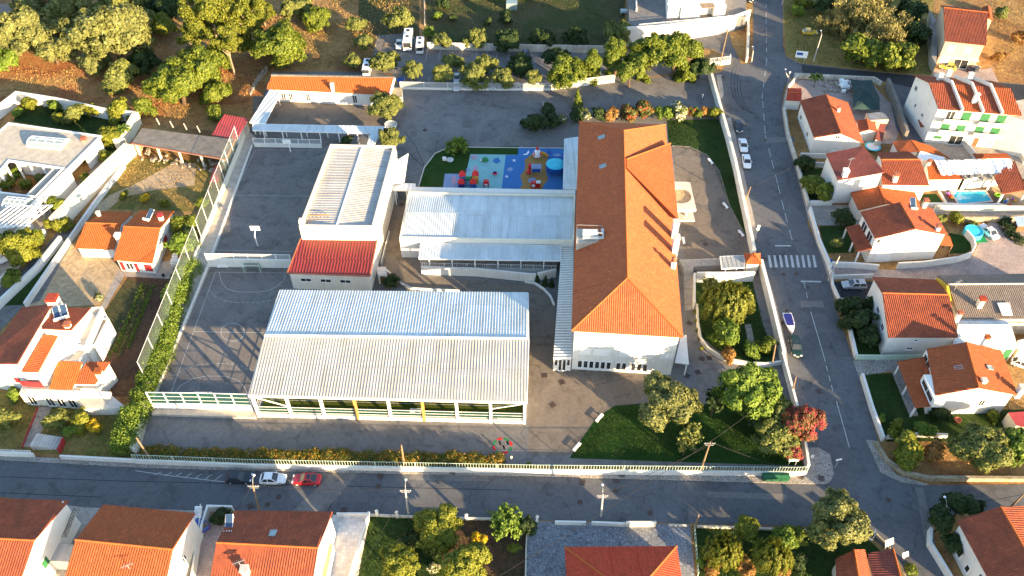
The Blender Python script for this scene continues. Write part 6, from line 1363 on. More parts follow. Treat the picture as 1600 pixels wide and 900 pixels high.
tag(MB().slab([G(zX(1003, 412), 4.9), G(zX(1112, 410), 4.9), G(zX(1140, 522), 4.5), G(zX(1048, 520), 4.5)], .06).build('roof_sheet', 'white_metal'), 'loose white corrugated sheet lying on the brown workshop roof', 'sheet')
Q = [G(p, z) for p, z in ((zX(1125, 442), 3.9), (zX(1330, 440), 3.9), (zX(1360, 585), 3.2), (zX(1060, 580), 3.2))]; t = thing('lean_to', 'red tiled lean to in shade at the right edge beside the workshop', 'shed', (*Q[3].xy, 0)); mono(Q, 'weathered_tile', 'old_wall', parent=t)
C = [(1497, 499), (1569, 499), (1591, 544), (1487, 544)]
t, W, rob = house('white metal barn with a plain pale gabled sheet roof', C, 3.6, 4.5, 'ew', .2, 'pale_metal', 'cream_wall', .34, (0, 0), [('s', .72, .8, .2, 2.4, 'win'), ('s', .86, .97, .1, 3.0, 'shutter_green')], name='metal_barn', cat='barn', rprof='seam', pitch=1.1, depth=.03)
block('pale blue sheet roof at the right edge below the metal barn', [(1590, 532), (1660, 515), (1660, 545), (1592, 548)], 3.0, mat='cream_wall', name='store', top='white_metal')
t, W, rob = house('villa with a bright red brown roof, dormer windows and two slopes near the crossroads', [(1448, 545), (1564, 548), (1590, 617), (1461, 618)], 5.5, 7.4, 'ns', .4, 'orange_tile', 'white_wall', .47, (0, 0), [('s', .62, .70, 2.2, 3.8, 'win'), ('s', .03, .1, 1.2, 2.4, 'win')], [(zK(1165, 130), 5.9, 1.5, .55, 'white_wall', 'bright_tile'), (zK(1155, 350), 6.6, .9, .6, 'white_wall', 'pale_concrete'), (zK(1360, 390), 5.6, 1.0, .8, 'white_wall', 'pale_concrete')], name='crossroads_villa', cat='villa')
skylight(rob, zK(1030, 260), 6.6, R(90), R(-18), .7, 1.1); skylight(rob, zK(1198, 260), 6.6, R(90), R(15), .7, .9)
Q = [G(p, z) for p, z in ((zK(700, 226), 3.0), (zK(843, 200), 4.2), (zK(938, 458), 4.2), (zK(798, 476), 3.0))]; m = MB(); m.slab(Q, .14); m.ribbed(Q, .34, .07, 'tile', .012); m.build('porch_roof', 'orange_tile', t)
for f_ in (.05, .5, .95): p = Q[0].lerp(Q[3], f_); MB().bar((p.x + .35, p.y, 0), (p.x + .35, p.y, 2.85), .25).build('porch_post', 'white_paint', t)
for (p, wd) in ((zK(868, 225), 1.6), (zK(868, 385), 2.6)):
    c = G(p, 4.6); d = MB().prism([(c.x - .2, c.y - wd), (c.x + 1.4, c.y - wd), (c.x + 1.4, c.y + wd), (c.x - .2, c.y + wd)], 3.9, 5.5).build('dormer', 'white_wall', t)
    opening(t, Vector((c.x - .2, c.y + wd)), Vector((c.x - .2, c.y - wd)), .1, .9, 4.1, 5.3, 'win')
p = G(zK(740, 340)); MB().prism([G(zK(*q)).xy[:] for q in ((668, 285), (735, 275), (810, 520), (765, 522))], 0, .25).build('porch_floor', 'slab_paving', t)
block('small pink outhouse with a red roof at the right edge beside the fig tree', [(1575, 645), (1640, 640), (1660, 680), (1588, 665)], 2.6, mat='cream_wall', name='outhouse', top='shed_red')
# street walls on the east side
wall('white street wall from the road bend down to the cottages', [(1300, 125), (1245, 122), (1231, 140), (1224, 172), (1230, 213), (1245, 262), (1262, 324)], 1.2, .35, 'old_wall')
wall('white street wall in front of the tall gabled house', [(1264, 330), (1278, 380), (1293, 415), (1299, 436)], 1.3, .4)
wall('thin wall round the parked silver car yard', [(1310, 471), (1300, 450), (1298, 436), (1362, 434)], 1.0, .22); wall('narrow white wall beside the dark shrub garden', [(1313, 472), (1325, 512), (1336, 560)], 1.1, .4)
wall('white street wall of the crossroads villa garden', [(1345, 590), (1360, 640), (1378, 690)], 1.2, .4); wall('white cross wall with a railing between villa garden and corner plot', [(1384, 686), (1434, 682), (1478, 684)], 1.0, .3)
wall('sandy retaining wall curving round the corner plot', [(1366, 694), (1383, 722), (1412, 742), (1450, 750), (1600, 751), (1700, 750)], .9, .5, 'stone_wall', name='retaining_wall')
wall('teal fence strip below the mottled roof house', [zK(470, 212), zK(600, 214), zK(850, 212)], 1.2, .15, 'rail_green', 'panel_fence', 'fence')
wall('white garden wall beside the plum roofed house', [zI(248, 600), zI(345, 606)], 1.2, .25); wall('white wall below the shaded shrub garden', [zI(240, 828), zI(372, 826)], 1.2, .3); wall('white wall with red coping between two cottage gardens', [zI(185, 548), zI(345, 552)], 1.2, .3)
wall('long pale wall along the back lane below the swimming pool', [(1458, 330), (1530, 331), (1640, 332)], 1.6, .3, 'cream_wall'); wall('lower stone wall along the back lane', [(1480, 345), (1560, 346), (1640, 340)], 1.2, .5, 'stone_wall')
wall('bright white wall edging the pool deck', [zY(250, 800), zY(445, 800), zY(640, 812), zY(900, 806), zY(960, 822)], .8, .5); wall('narrow white wall between pool lawn and pool deck', [zY(335, 600), zY(380, 690), zY(455, 810)], .5, .3)
wall('slanting old wall dividing the builders yard from the driveway', [zI(690, 130), zI(745, 270), zI(800, 440)], 2.2, .7, 'dark_concrete'); wall('low wall along the north side of the builders yard', [(1240, 121), (1300, 124), (1364, 127), (1376, 134)], 1.2, .3, 'old_wall')
wall('white wall beside the driveway of the twin flats', [zY(575, 250), zY(690, 385)], 1.4, .35); wall('pale sloping wall right of the twin flats', [zY(975, 150), zY(1120, 430)], 1.2, .4, 'cream_wall')
# apartments
t = thing('twin_flats', 'three storey white twin apartment house with green shutters and balconies', 'apartment house', (*G((1449, 221)).xy, 0))
B = [G(p, 9.0).xy for p in ((1431, 120), (1575, 128), (1591, 178), (1467, 168))]; B[1] = B[0] + (B[2] - B[3]); MB().prism([p[:] for p in B], -.05, 9.0).build('wall', 'white_wall', t)
E_ = lambda s, f_, z: Vector((*(B[3].lerp(B[2], s).lerp(B[0].lerp(B[1], s), f_)), z))
secs = [(-.02, .26, 'weathered_tile'), (.27, .52, 'orange_tile'), (.53, .76, 'weathered_tile'), (.77, 1.03, 'orange_tile')]
for k, (s0, s1, mt) in enumerate(secs):
    m = MB()
    for P in ([E_(s0, -.05, 9.05), E_(s1, -.05, 9.05), E_(s1, .52, 11.2), E_(s0, .52, 11.2)], [E_(s1, 1.05, 9.05), E_(s0, 1.05, 9.05), E_(s0, .52, 11.2), E_(s1, .52, 11.2)]): m.slab(P, .14); m.ribbed(P, .38, .08, 'tile', .01)
    m.build('roof', mt, t)
for s in (.0, .265, .525, .765, 1.0):
    m = MB(); a_, b_, c_ = E_(s, -.08, 9.0), E_(s, .52, 11.25), E_(s, 1.05, 9.0); up = Vector((0, 0, .45)) 
    if 0 < s < 1: m.bar(a_ + up, b_ + up, .3, .7); m.bar(b_ + up, c_ + up, .3, .7)
    else: 
        m.face([a_, c_, b_]); m.face([a_ + Vector((.02, 0, 0)), b_ + Vector((.02, 0, 0)), c_ + Vector((.02, 0, 0))])
    m.build('party_wall', 'white_wall', t)
for s, f_ in ((.20, .75), (.47, .15), (.62, .85), (.36, .9)): c = E_(s, f_, 0); ch = MB().box((c.x, c.y, 10.6), (.9, .7, 2.6)).build('chimney', 'white_wall', t); MB().box((c.x, c.y, 12.0), (1.1, .9, .15)).build('cap', 'pale_concrete', ch)
S0_, S1_ = B[3], B[2]
for z in (6.2, 3.4):
    for (a, b, cut) in ((.10, .46, 0), (.54, .92, 0)):
        d = (S1_ - S0_).normalized(); nn = Vector((d.y, -d.x)); p0, p1 = S0_.lerp(S1_, a), S0_.lerp(S1_, b)
        bl = MB().prism([p0[:], p1[:], (p1 + nn * 1.3)[:], (p0 + nn * 1.3)[:]], z - .25, z - .02).build('balcony', 'cream_wall', t)
        m = MB(); m.prism([(p0 + nn * 1.2)[:], (p1 + nn * 1.2)[:], (p1 + nn * 1.3)[:], (p0 + nn * 1.3)[:]], z - .01, z + .9); m.build('parapet', 'cream_wall', bl)
        for s0 in (a + .03, a + .23): opening(t, S0_, S1_, s0, s0 + .11, z + .05, z + 2.2, 'shutter_green' if not (z > 6 and s0 < .2) else 'win')
opening(t, S0_, S1_, .10, .2, 1.2, 1.9, 'shutter_green'); opening(t, S0_, S1_, .30, .48, .05, 2.4, 'win'); opening(t, S0_, S1_, .62, .68, .1, 2.2, 'door'); opening(t, S0_, S1_, .76, .86, 1.2, 1.7, 'win')
opening(t, B[0], B[3], .1, .2, 6.5, 7.8, 'win'); opening(t, B[0], B[3], .6, .68, 3.6, 4.6, 'win'); opening(t, B[0], B[3], .3, .36, 3.6, 4.6, 'win')
Q = [G(zY(*p), 2.6) for p in ((195, 40), (235, 35), (272, 100), (215, 102))]; m = MB(); m.slab(Q, .14); m.ribbed(Q, .34, .06, 'tile', .01); m.build('porch_roof', 'weathered_tile', t)
antenna(zD(1355, 450), 11.2, 2.2, 'roof antenna on the twin flats')
block('white apartment wall cut by the right edge of the photo', [(1575, 160), (1680, 140), (1680, 215), (1560, 175)], 8.5, mat='white_wall', name='apartment_block', top='concrete')
# top right house
t, W, rob = house('peach house with a weathered roof and a yellow car in front at the top right', [(1469, 8), (1539, 16), (1541, 71), (1476, 64)], 7.0, 8.6, 'ew', .35, 'weathered_tile', 'peach_wall', .25, (0, 0), [('s', .12, .3, 4.2, 5.8, 'shutter'), ('s', .55, .73, 4.2, 5.8, 'shutter'), ('s', .05, .28, 1.0, 2.2, 'shutter'), ('s', .42, .8, .1, 2.6, 'win')], name='peach_house')
m = MB(); b0, b1 = W[3], W[2]; d = (b1 - b0).normalized(); nn = Vector((d.y, -d.x)); m.prism([b0[:], b1[:], (b1 + nn * 1.1)[:], (b0 + nn * 1.1)[:]], 3.0, 3.25); m.build('balcony', 'cream_wall', t)
house('', [zD(1330, 45), zD(1385, 48), zD(1392, 120), zD(1350, 115)], 6.0, 6.6, 'ns', .2, 'weathered_tile', 'peach_wall', .5, parent=t)
block('old shaded wall and outdoor steps beside the peach house', [zD(1025, 60), zD(1080, 150), zD(1060, 380), zD(1035, 330)], 2.5, mat='old_wall', name='side_stair', cat='stairs', top='slab_paving')
# pool side
wpool = [G(zY(*p)).xy for p in ((484, 672), (779, 670), (836, 754), (556, 783))]
t = thing('swimming_pool', 'rectangular turquoise swimming pool in the dark deck', 'pool', (*wpool[3], 0))
MB().prism([p[:] for p in wpool], .03, .075).build('water', 'water', t); m = MB(); o_ = inset_quad(wpool, -.35)
for i in range(4): j = (i + 1) % 4; m.prism([o_[i][:], o_[j][:], wpool[j][:], wpool[i][:]], .03, .12)
m.build('pool_edge', 'pale_concrete', t)
Q = [G(zY(*p), z) for p, z in (((858, 540), 3.6), ((1040, 400), 4.2), ((1150, 655), 3.2), ((938, 692), 2.9))]
t = thing('poolside_pavilion', 'open pavilion with a dark red tiled roof beside the swimming pool', 'pavilion', (*Q[3].xy, 0)); m = MB(); m.slab(Q, .16); m.ribbed(Q, .34, .07, 'tile', .01); m.build('roof', 'weathered_tile', t)
for p in (Q[0], Q[2], Q[3]): MB().bar((p.x + .2, p.y + .2, 0), (p.x + .2, p.y + .2, p.z - .15), .3).build('post', 'white_paint', t)
Q = [G(zY(*p), z) for p, z in (((270, 400), 4.2), ((680, 395), 4.2), ((585, 560), 3.2), ((290, 565), 3.2))]; t = thing('long_annex', 'long low orange roofed annex partly covered by a white tarpaulin behind the pool', 'annex', (*Q[3].xy, 0)); mono(Q, 'bright_tile', parent=t)
Q2 = [G(zY(*p), z) for p, z in (((680, 395), 4.2), ((1010, 385), 4.2), ((1060, 500), 3.4), ((590, 560), 3.2))]; MB().prism([p[:] for p in inset_quad([q.xy for q in Q2], .3)], 0, 3.1).build('wall', 'white_wall', t)
chimney(t, zY(283, 440), 3.9, .9, .5)
# crumpled tarpaulin
C = [G(zY(*p), z) for p, z in (((338, 396), 4.6), ((1008, 386), 4.5), ((1058, 500), 3.7), ((395, 522), 3.7))]; m = MB(); nx, ny = 46, 10; rr_ = random.Random(9)
ph = [rr_.uniform(-.13, .16) for _ in range(nx + 1)]
gp = [[C[0].lerp(C[1], i / nx).lerp(C[3].lerp(C[2], i / nx), j / ny) + Vector((0, 0, ph[i] + rr_.uniform(-.05, .05) + (.15 * math.sin(i * .9) * (j / ny)))) + Vector((0, -.5 * (j == ny) * rr_.random(), 0)) for j in range(ny + 1)] for i in range(nx + 1)]
for i in range(nx):
    for j in range(ny): m.face([gp[i][j + 1], gp[i + 1][j + 1], gp[i + 1][j], gp[i][j]])
tag(m.build('tarpaulin', 'tarp'), 'crumpled white tarpaulin spread over the annex roof behind the pool', 'tarpaulin')
m = MB()
for k in range(24): p = G(zY(590 + rr_.uniform(0, 250), 548 + rr_.uniform(-12, 14)), 3.2); m.box(p + Vector((0, 0, rr_.uniform(0, .4))), (rr_.uniform(.3, 1.2), rr_.uniform(.2, .6), rr_.uniform(.1, .5)), rr_.uniform(0, 3))
tag(m.build('building_debris', 'debris'), 'heap of tiles and building debris along the annex roof edge', 'debris', None, 'stuff')
block('white terrace roof left of the tarpaulin', [zY(215, 312), zY(330, 345), zY(432, 370), zY(415, 395), zY(178, 392)], 3.6, mat='white_wall', name='terrace_block', top='white_paint')
Q = [G(zY(*p), z) for p, z in (((-30, 232), 3.0), ((125, 212), 4.0), ((205, 318), 3.6), ((20, 330), 2.8))]; t = thing('orange_annex', 'orange roofed annex with two slopes between the cottage and the twin flats', 'annex', (*Q[3].xy, 0)); mono(Q, 'orange_tile', parent=t)
Q = [G(zY(*p), z) for p, z in (((130, 215), 4.0), ((300, 270), 3.4), ((478, 380), 2.8), ((205, 318), 3.6))]; mono(Q, 'bright_tile', parent=t)
Q = [G(zY(*p), z) for p, z in (((675, 338), 2.8), ((970, 336), 2.8), ((1010, 376), 2.5), ((705, 378), 2.5))]; t = thing('lean_to', 'narrow orange tiled lean to below the twin flats', 'shed', (*Q[3].xy, 0)); mono(Q, 'orange_tile', parent=t)
# courtyard huts in the builders yard
house('small white hut with a faded red roof behind the cottage', [zI(520, 330), zI(628, 345), zI(640, 395), zI(535, 400)], 2.6, 3.2, 'ns', .15, 'weathered_tile', 'white_wall', .5, name='hut', cat='hut')
Q = [G(p, z) for p, z in ((zI(655, 350), 2.6), (zI(690, 352), 2.3), (zI(672, 450), 2.3), (zI(628, 440), 2.6))]; t = thing('lean_to', 'dark rusty lean to roof in the builders yard', 'shed', (*Q[3].xy, 0)); mono(Q, 'brown_tile', 'old_wall', parent=t)
block('peach coloured store with a flat roof in the builders yard', [zI(575, 290), zI(680, 280), zI(708, 325), zI(600, 330)], 2.4, mat='peach_wall', name='store', top='blue_paving')
# green shade net tent
c = G(zI(570, 110), 3.4); pts = [G(zI(*p), 2.0) for p in ((480, 88), (610, 95), (655, 200), (655, 270), (500, 262), (500, 150))]; m = MB(); pk = [G(zI(560, 150), 3.6), G(zI(610, 190), 3.4)]
for i in range(len(pts)):
    a_, b_ = pts[i], pts[(i + 1) % len(pts)]; k = pk[0] if (i in (0, 4, 5)) else pk[1]; mid_ = (a_ + b_) / 2 - Vector((0, 0, .2)); m.face([a_, mid_, k]); m.face([mid_, b_, k])
m.face([pk[0], pk[1], pts[1]]); m.face([pk[0], pk[1], pts[4]])
t = thing('shade_net', 'dark green shade net stretched like a tent over the builders yard', 'shade net', (*c.xy, 0)); m.build('netting', 'dark_net', t)
for p in pts + pk: MB().bar((p.x, p.y, 0), tuple(p), .1).build('pole', 'wood', t)
m = MB()
for k in range(60): p = G(zI(rr_.uniform(320, 500), rr_.uniform(95, 170))); m.box(p + Vector((0, 0, .2)), (rr_.uniform(.2, .9), rr_.uniform(.2, .7), rr_.uniform(.1, .7)), rr_.uniform(0, 3))
tag(m.build('scrap', 'debris'), 'scrap and pallets piled along the north wall of the builders yard', 'scrap', None, 'stuff')
m = MB()
for k in range(16): p = G(zI(450 + rr_.uniform(-25, 25), 140 + rr_.uniform(-35, 30))); m.box(p + Vector((0, 0, rr_.uniform(.2, .9))), (rr_.uniform(.7, 1.3), rr_.uniform(.6, 1.1), rr_.uniform(.3, .6)), rr_.uniform(0, 3), rr_.uniform(-.4, .4))
tag(m.build('white_sacks', 'white_paint'), 'heap of bulky white sacks beside the dark green shade net', 'sacks', None, 'stuff')
# ================= NORTH =================
struct(MB().prism([G(p, 3.6).xy[:] for p in ((984, 40), (1080, 34), (1166, 26), (1166, -120), (975, -120))], 0, 3.6).build('terrace', 'yard_asphalt'))
wall('massive white stepped retaining wall below the top house terrace', [(974, 72), (1020, 68), (1065, 62), (1110, 55), (1144, 48), (1168, 38)], [5.3, 5.0, 4.9, 4.7, 4.4, 4.2], .4, name='retaining_wall')
P0, P1 = G(zg(220, 240), 4.3), G(zg(1080, 160), 4.3); t = thing('terrace_railing', 'white railing along the top of the massive white retaining wall', 'railing', (*P0.xy, 0)); m = MB()
for z in (0, .35, .7): m.bar(P0 + Vector((0, 0, z)), P1 + Vector((0, 0, z)), .08)
for k in range(60): p = P0.lerp(P1, k / 59); m.bar(p - Vector((0, 0, .3)), p + Vector((0, 0, .7)), .06)
m.build('rails', 'white_paint', t)
C = [G(p, 7.6).xy for p in (zg(462, 22), zg(1000, -30), zg(1010, -260), zg(440, -260))]; C = [G(zg(*p), 7.6).xy for p in ((470, -260), (1020, -260), (990, -10), (480, 22))]
t = thing('hilltop_house', 'white house on the raised terrace at the top edge with a brown tiled roof panel', 'house', (*C[3], 3.6)); MB().prism([p[:] for p in C], 3.55, 7.6).build('wall', 'white_wall', t)
a_, b_ = C[3], C[2]; n_ = Vector(((b_ - a_).y, -(b_ - a_).x)).normalized()
for s0, s1, h_, o_, mt in ((0, .22, 7.0, .9, 'white_wall'), (.22, .56, 6.6, 1.5, 'white_wall'), (.80, 1.0, 6.6, 1.6, 'white_wall')):
    p, q = a_.lerp(b_, s0), a_.lerp(b_, s1); MB().prism([p[:], q[:], (q + n_ * o_)[:], (p + n_ * o_)[:]], 3.55, h_).build('wing', mt, t)
p, q = a_.lerp(b_, .565), a_.lerp(b_, .795); m = MB(); P = [Vector((*(p + n_ * 1.6), 6.3)), Vector((*(q + n_ * 1.6), 6.3)), Vector((*(q - n_ * 2.5), 7.7)), Vector((*(p - n_ * 2.5), 7.7))]; m.slab(P, .14); m.ribbed(P, .34, .07, 'tile', .01); m.build('roof', 'grey_tile', t)
wall('white wall with a low railing west of the top house terrace', [(992, 38), (990, -60)], 4.6, .3); wall('grey post and wire boundary left of the top terrace', [(981, 40), (981, -60)], .5, .15, 'dark_concrete', 'kerb', 'kerb')
wall('thin white wall beside the dirt verge at the top junction', [(1167, 28), (1168, 60), (1166, 98)], 1.6, .45, 'cream_wall')
wall('grey white wall along the north side of the car park', [(668, 77), (800, 80), (957, 83)], 2.0, .25, 'old_wall')
wall('white end wall of the car park under the olive tree', [(957, 83), (975, 74)], 2.0, .3)
fence('low white kerb and see through mesh fence between car park and school yard', [(626, 139), (700, 140.5), (780, 141), (858, 141), (960, 128)], .45, 1.5, 1, 5.0, .25, rm='white_paint', style='plain', net='panel_glass')
t = thing('school_gate', 'white sliding gate between low walls at the north east school entrance', 'gate', (*G((1110, 106)).xy, 0))
p0, p1, p2 = G(zg(848, 590)), G(zg(948, 580)), G(zg(1028, 570)); p3 = G(zg(1030, 520))
ribbon(MB(), [p0.xy[:], p1.xy[:]], .25, 0, 1.1).build('gate_wall', 'white_wall', t); ribbon(MB(), [p1.xy[:], p2.xy[:], p3.xy[:]], .25, 0, 1.2).build('gate_wall', 'white_wall', t)
m = MB(); [m.bar(p0.lerp(p2, k / 14) + Vector((0, .3, .1)), p0.lerp(p2, k / 14) + Vector((0, .3, 1.9)), .06) for k in range(15)]; m.bar(p0 + Vector((0, .3, 1.9)), p2 + Vector((0, .3, 1.9)), .08); m.build('gate_leaf', 'white_paint', t)
# east school wall, stepped
pts = [(1108, 118), (1120, 162), (1136, 219), (1147, 262), (1156, 306), (1167, 358), (1176, 400)]; pw = wall('tall white perimeter wall with a stepped top along the east road, north part', pts, 1.7, .75)
W_ = walk([G(p).xy[:] for p in pts], 2.4); m = MB()
ribbon(m, [p[:] for p in W_], .5, 1.7, [1.78 + .12 * (k % 2) for k in range(len(W_))]); m.build('coping', 'cream_wall', pw)
wall('white perimeter wall of the willow garden along the east road', [(1186, 418), (1204, 490), (1221, 562)], 2.2, .6); wall('white perimeter wall bending to the corner behind the pink bougainvillea', [(1221, 562), (1237, 622), (1252, 680), (1260, 735)], 1.6, .4)
wall('white wall facing south at the top of the willow garden', [zR(230, 300), zR(450, 300), zR(678, 295)], 2.4, .35); wall('white wall on the west side of the willow garden', [zR(215, 290), zR(215, 520)], 2.0, .3)
wall('curving cream wall round the west and south of the willow garden', [zR(240, 500), zR(248, 640), zR(268, 760), zR(330, 840), zR(420, 900), zR(530, 935), zR(640, 955)], .9, .35, 'cream_wall')
wall('short white wall closing the willow garden on the south', [zR(680, 958), zR(780, 962), zR(900, 945)], .9, .3)
# south fence
fence('long green metal railing on a white plinth along the south road', [(213, 724), (400, 731.5), (840, 740), (1240, 743.5), (1258, 742.5)], 1.1, 1.3, .42, 6.0, .3)
# courts walls and tall nets
sheet('court_walk', [(388, 205), (400, 215), (328, 418), (236, 640), (218, 706), (206, 706), (228, 620), (310, 400)], .030, 'concrete')
wall('pale wall on the west side of both courts', [(385, 210), (309, 400), (228, 620), (208, 706)], 1.3, .35, 'cream_wall')
wall('white step wall edging the upper court walk', [(394, 228), (327, 412), (238, 628)], .4, .25, 'white_wall', 'step_wall')
fence('tall see through net fence on posts beside the upper court', [(376, 232), (345, 310), (318, 380)], 1.2, 4.6, 2, 4.0, .1, rm='white_paint', style='plain', net='thin_net', pr=.05, name='net_fence')
fence('tall leaning net fence on posts beside the lower court and hedge', [(314, 388), (275, 490), (232, 600)], 1.2, 4.6, 2, 5.0, .1, rm='white_paint', style='plain', net='thin_net', pr=.05, name='net_fence')
fence('glazed panel fence on a white wall between upper and lower courts', [(327, 416), (457, 418)], 2.0, 1.3, 2, 2.6, .35, rm='white_paint', style='plain', net='panel_glass', pr=.07)
fence('low panel fence at the north end of the upper court', [(398, 229), (503, 231)], .9, 1.3, 2, 2.6, .3, rm='white_paint', style='plain', net='panel_glass', pr=.07)
fence('green net fence on a white wall at the south end of the lower court', [(242, 640), (320, 641), (397, 643)], 1.6, 3.0, 2, 2.6, .4, rm='white_paint', style='rails', net='green_net', pr=.09)
struct(MB().prism([G(p).xy[:] for p in ((242, 641), (399, 643), (401, 655), (238, 650))], 0, .5).build('court_step', 'concrete'))
wall('white end wall at the south west corner of the school grounds', [(228, 640), (212, 708)], 1.4, .3)
fence('weathered wire fence with leaning posts on the slope behind the nursery', [(392, 150), (405, 128), (418, 112)], 0, 1.6, 1, 4, .1, rm='concrete', style='rails', net='wire_mesh', name='wire_fence')
fence('field boundary fence between scrubland and the top field', [(664, 40), (662, -40)], .3, 1.4, 1, 4, .2, wm='old_wall', rm='concrete', style='rails', net='wire_mesh', name='wire_fence')
t = thing('goal_mesh_gate', 'metal gate and ramp rail between the sports hall and the service drive', 'gate', (*G(zF(820, 880)).xy, 0)); p0, p1 = G(zF(812, 885)), G(zF(858, 700)); m = MB()
for k in range(12): p = p0.lerp(p1, k / 11); m.bar(p, p + Vector((0, 0, 1.1)), .06)
m.bar(p0 + Vector((0, 0, 1.1)), p1 + Vector((0, 0, 1.1)), .08); m.build('rails', 'white_paint', t)
block('small white block with a dark doorway at the corner of the changing rooms', [zV(-5, 385), zV(65, 385), zV(70, 440), zV(0, 440)], 2.6, mat='white_wall', name='store', top='pale_concrete', wins=[(3, 2, .2, .8, .1, 2.0, 'door')])
wall('curved white kerb rail along the service drive', [zV(60, 410), zV(130, 470), zV(190, 525), zV(260, 560), zV(440, 572), zV(640, 580)], .5, .2); wall('curved pale kerb beside the three little cypresses', [zV(1150, 505), zV(1230, 520), zV(1300, 565), zV(1350, 620), zV(1380, 690)], .4, .3)
wall('thin kerb curving round the play lawn', [(654, 292), (663, 262), (680, 240), (703, 230), (884, 232)], .15, .2, 'pale_concrete', 'kerb', 'kerb'); wall('kerb along the forecourt bank', [(1050, 228), (1078, 230), (1105, 243), (1124, 268), (1139, 320), (1164, 368)], .15, .2, 'dark_concrete', 'kerb', 'kerb')
wall('short rail at the south edge of the playground', [(692, 297), (880, 300)], .2, .15, 'blue_plastic', 'kerb', 'kerb')
block('dark roofed house half hidden by trees at the top left corner', [zA(-20, 20), zA(110, 30), zA(90, 90), zA(-20, 100)], 4, mat='old_wall', name='hidden_house', cat='house', top='grey_tile'); house('red tiled cottage glimpsed between trees at the top left', [zA(235, -20), zA(330, -20), zA(330, 45), zA(250, 45)], 3.5, 4.6, 'ew', .3, 'weathered_tile', name='hidden_cottage', cat='cottage')
tag(MB().box(G(zf(1188 - 60, -30)) + Vector((0, 0, 1)), (3, 2, 2)).build('greenhouse', 'sky_glass'), 'small glazed hut at the top edge of the top field', 'hut')

# ================= TREES AND PLANTS =================
T = tree
GP = 'clipped olive trees along the car park'
for p, r, lf, lb in (((689.6, 64), 14, 'leaf_olive', 'first sunlit round tree from the west in the back row of the car park'), ((745, 64), 16, 'leaf_olive', 'second round tree from the west in the back row, half shaded'),
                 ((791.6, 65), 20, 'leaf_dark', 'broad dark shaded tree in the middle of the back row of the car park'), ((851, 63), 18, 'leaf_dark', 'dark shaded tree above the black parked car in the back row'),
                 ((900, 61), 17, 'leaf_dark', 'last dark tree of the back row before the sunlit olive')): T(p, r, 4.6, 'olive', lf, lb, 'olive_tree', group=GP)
T((960, 55), 21, 6, 'olive', 'leaf_olive', 'sunlit olive tree against the massive white retaining wall', 'olive_tree', group=GP)
for p, r, lf, lb in (((599, 101), 20, 'leaf_olive', 'olive tree behind the east end of the nursery roof'), ((646, 112), 14, 'leaf_olive', 'small thin olive tree beside the blue parking bay'), ((692, 122), 17, 'leaf_olive', 'front row olive tree nearest the blue parking bay'),
                     ((704.5, 98), 15, 'leaf_olive', 'olive tree just behind the front row near the vans'), ((739.6, 122), 20, 'leaf_olive', 'largest sunlit olive tree in the front row of the car park'), ((761, 104), 17, 'leaf_olive', 'olive tree in the second line between two front row olives'),
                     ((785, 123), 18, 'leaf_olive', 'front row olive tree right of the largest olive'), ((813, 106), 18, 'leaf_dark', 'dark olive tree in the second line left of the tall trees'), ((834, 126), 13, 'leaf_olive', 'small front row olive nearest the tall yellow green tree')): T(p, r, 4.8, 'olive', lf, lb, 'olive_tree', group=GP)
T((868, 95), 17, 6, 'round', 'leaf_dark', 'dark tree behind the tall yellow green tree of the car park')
GB = 'row of tall leafy trees beside the school entrance drive'
for p, r, H, kd, lf, lb in (((880, 122), 25, 8, 'round', 'leaf_green', 'leftmost big yellow green tree of the tall row by the entrance drive'), ((922, 114), 17, 8.5, 'tall', 'leaf_green', 'narrow leafy tree second from left in the tall row'), ((962, 103), 22, 10, 'tall', 'leaf_green', 'leafy tree in the middle of the tall row'),
                            ((1007, 103), 24, 10, 'tall', 'leaf_green', 'leafy tree second from right in the tall row'), ((1055, 92), 28, 11, 'round', 'leaf_green', 'biggest broad tree of the tall row'), ((1072, 105), 20, 9, 'tall', 'leaf_green', 'slim tree hugging the biggest one in the tall row'), ((985, 112), 17, 8, 'round', 'leaf_green', 'low leafy tree filling the middle of the tall row'), ((1094, 108), 16, 6, 'round', 'leaf_dark', 'darker tree at the gate end of the tall row')): T(p, r * 1.16, H * .97, kd, lf, lb, group=GB, big=r > 20)
T((903, 155), 13, 7, 'cone', 'leaf_green', 'pointed conifer standing in the bed north of the school block', 'conifer')
S = lambda p, r, lf, lb, grp=None, nm='shrub', H=1.5, kd='shrub': T(p, r, H, kd, lf, lb, nm, 'shrub', grp)
S((838, 196), 15, 'leaf_dark', 'large dark ball shrub at the corner of the bed behind the playground'); S((855, 174), 11, 'leaf_dark', 'dark upright shrub behind the ball shrub'); S((866, 192), 11, 'leaf_dark', 'dark round shrub between ball shrub and white flowers')
S((878, 188), 8, 'leaf_whiteflower', 'white flowering bush beside the dark round shrubs'); S((917, 181), 8, 'leaf_whiteflower', 'white flowering bush at the foot of the pointed conifer'); S((900, 180), 12, 'leaf_dark', 'dark bush under the pointed conifer')
GH = 'flowering hedge bushes north of the school block'
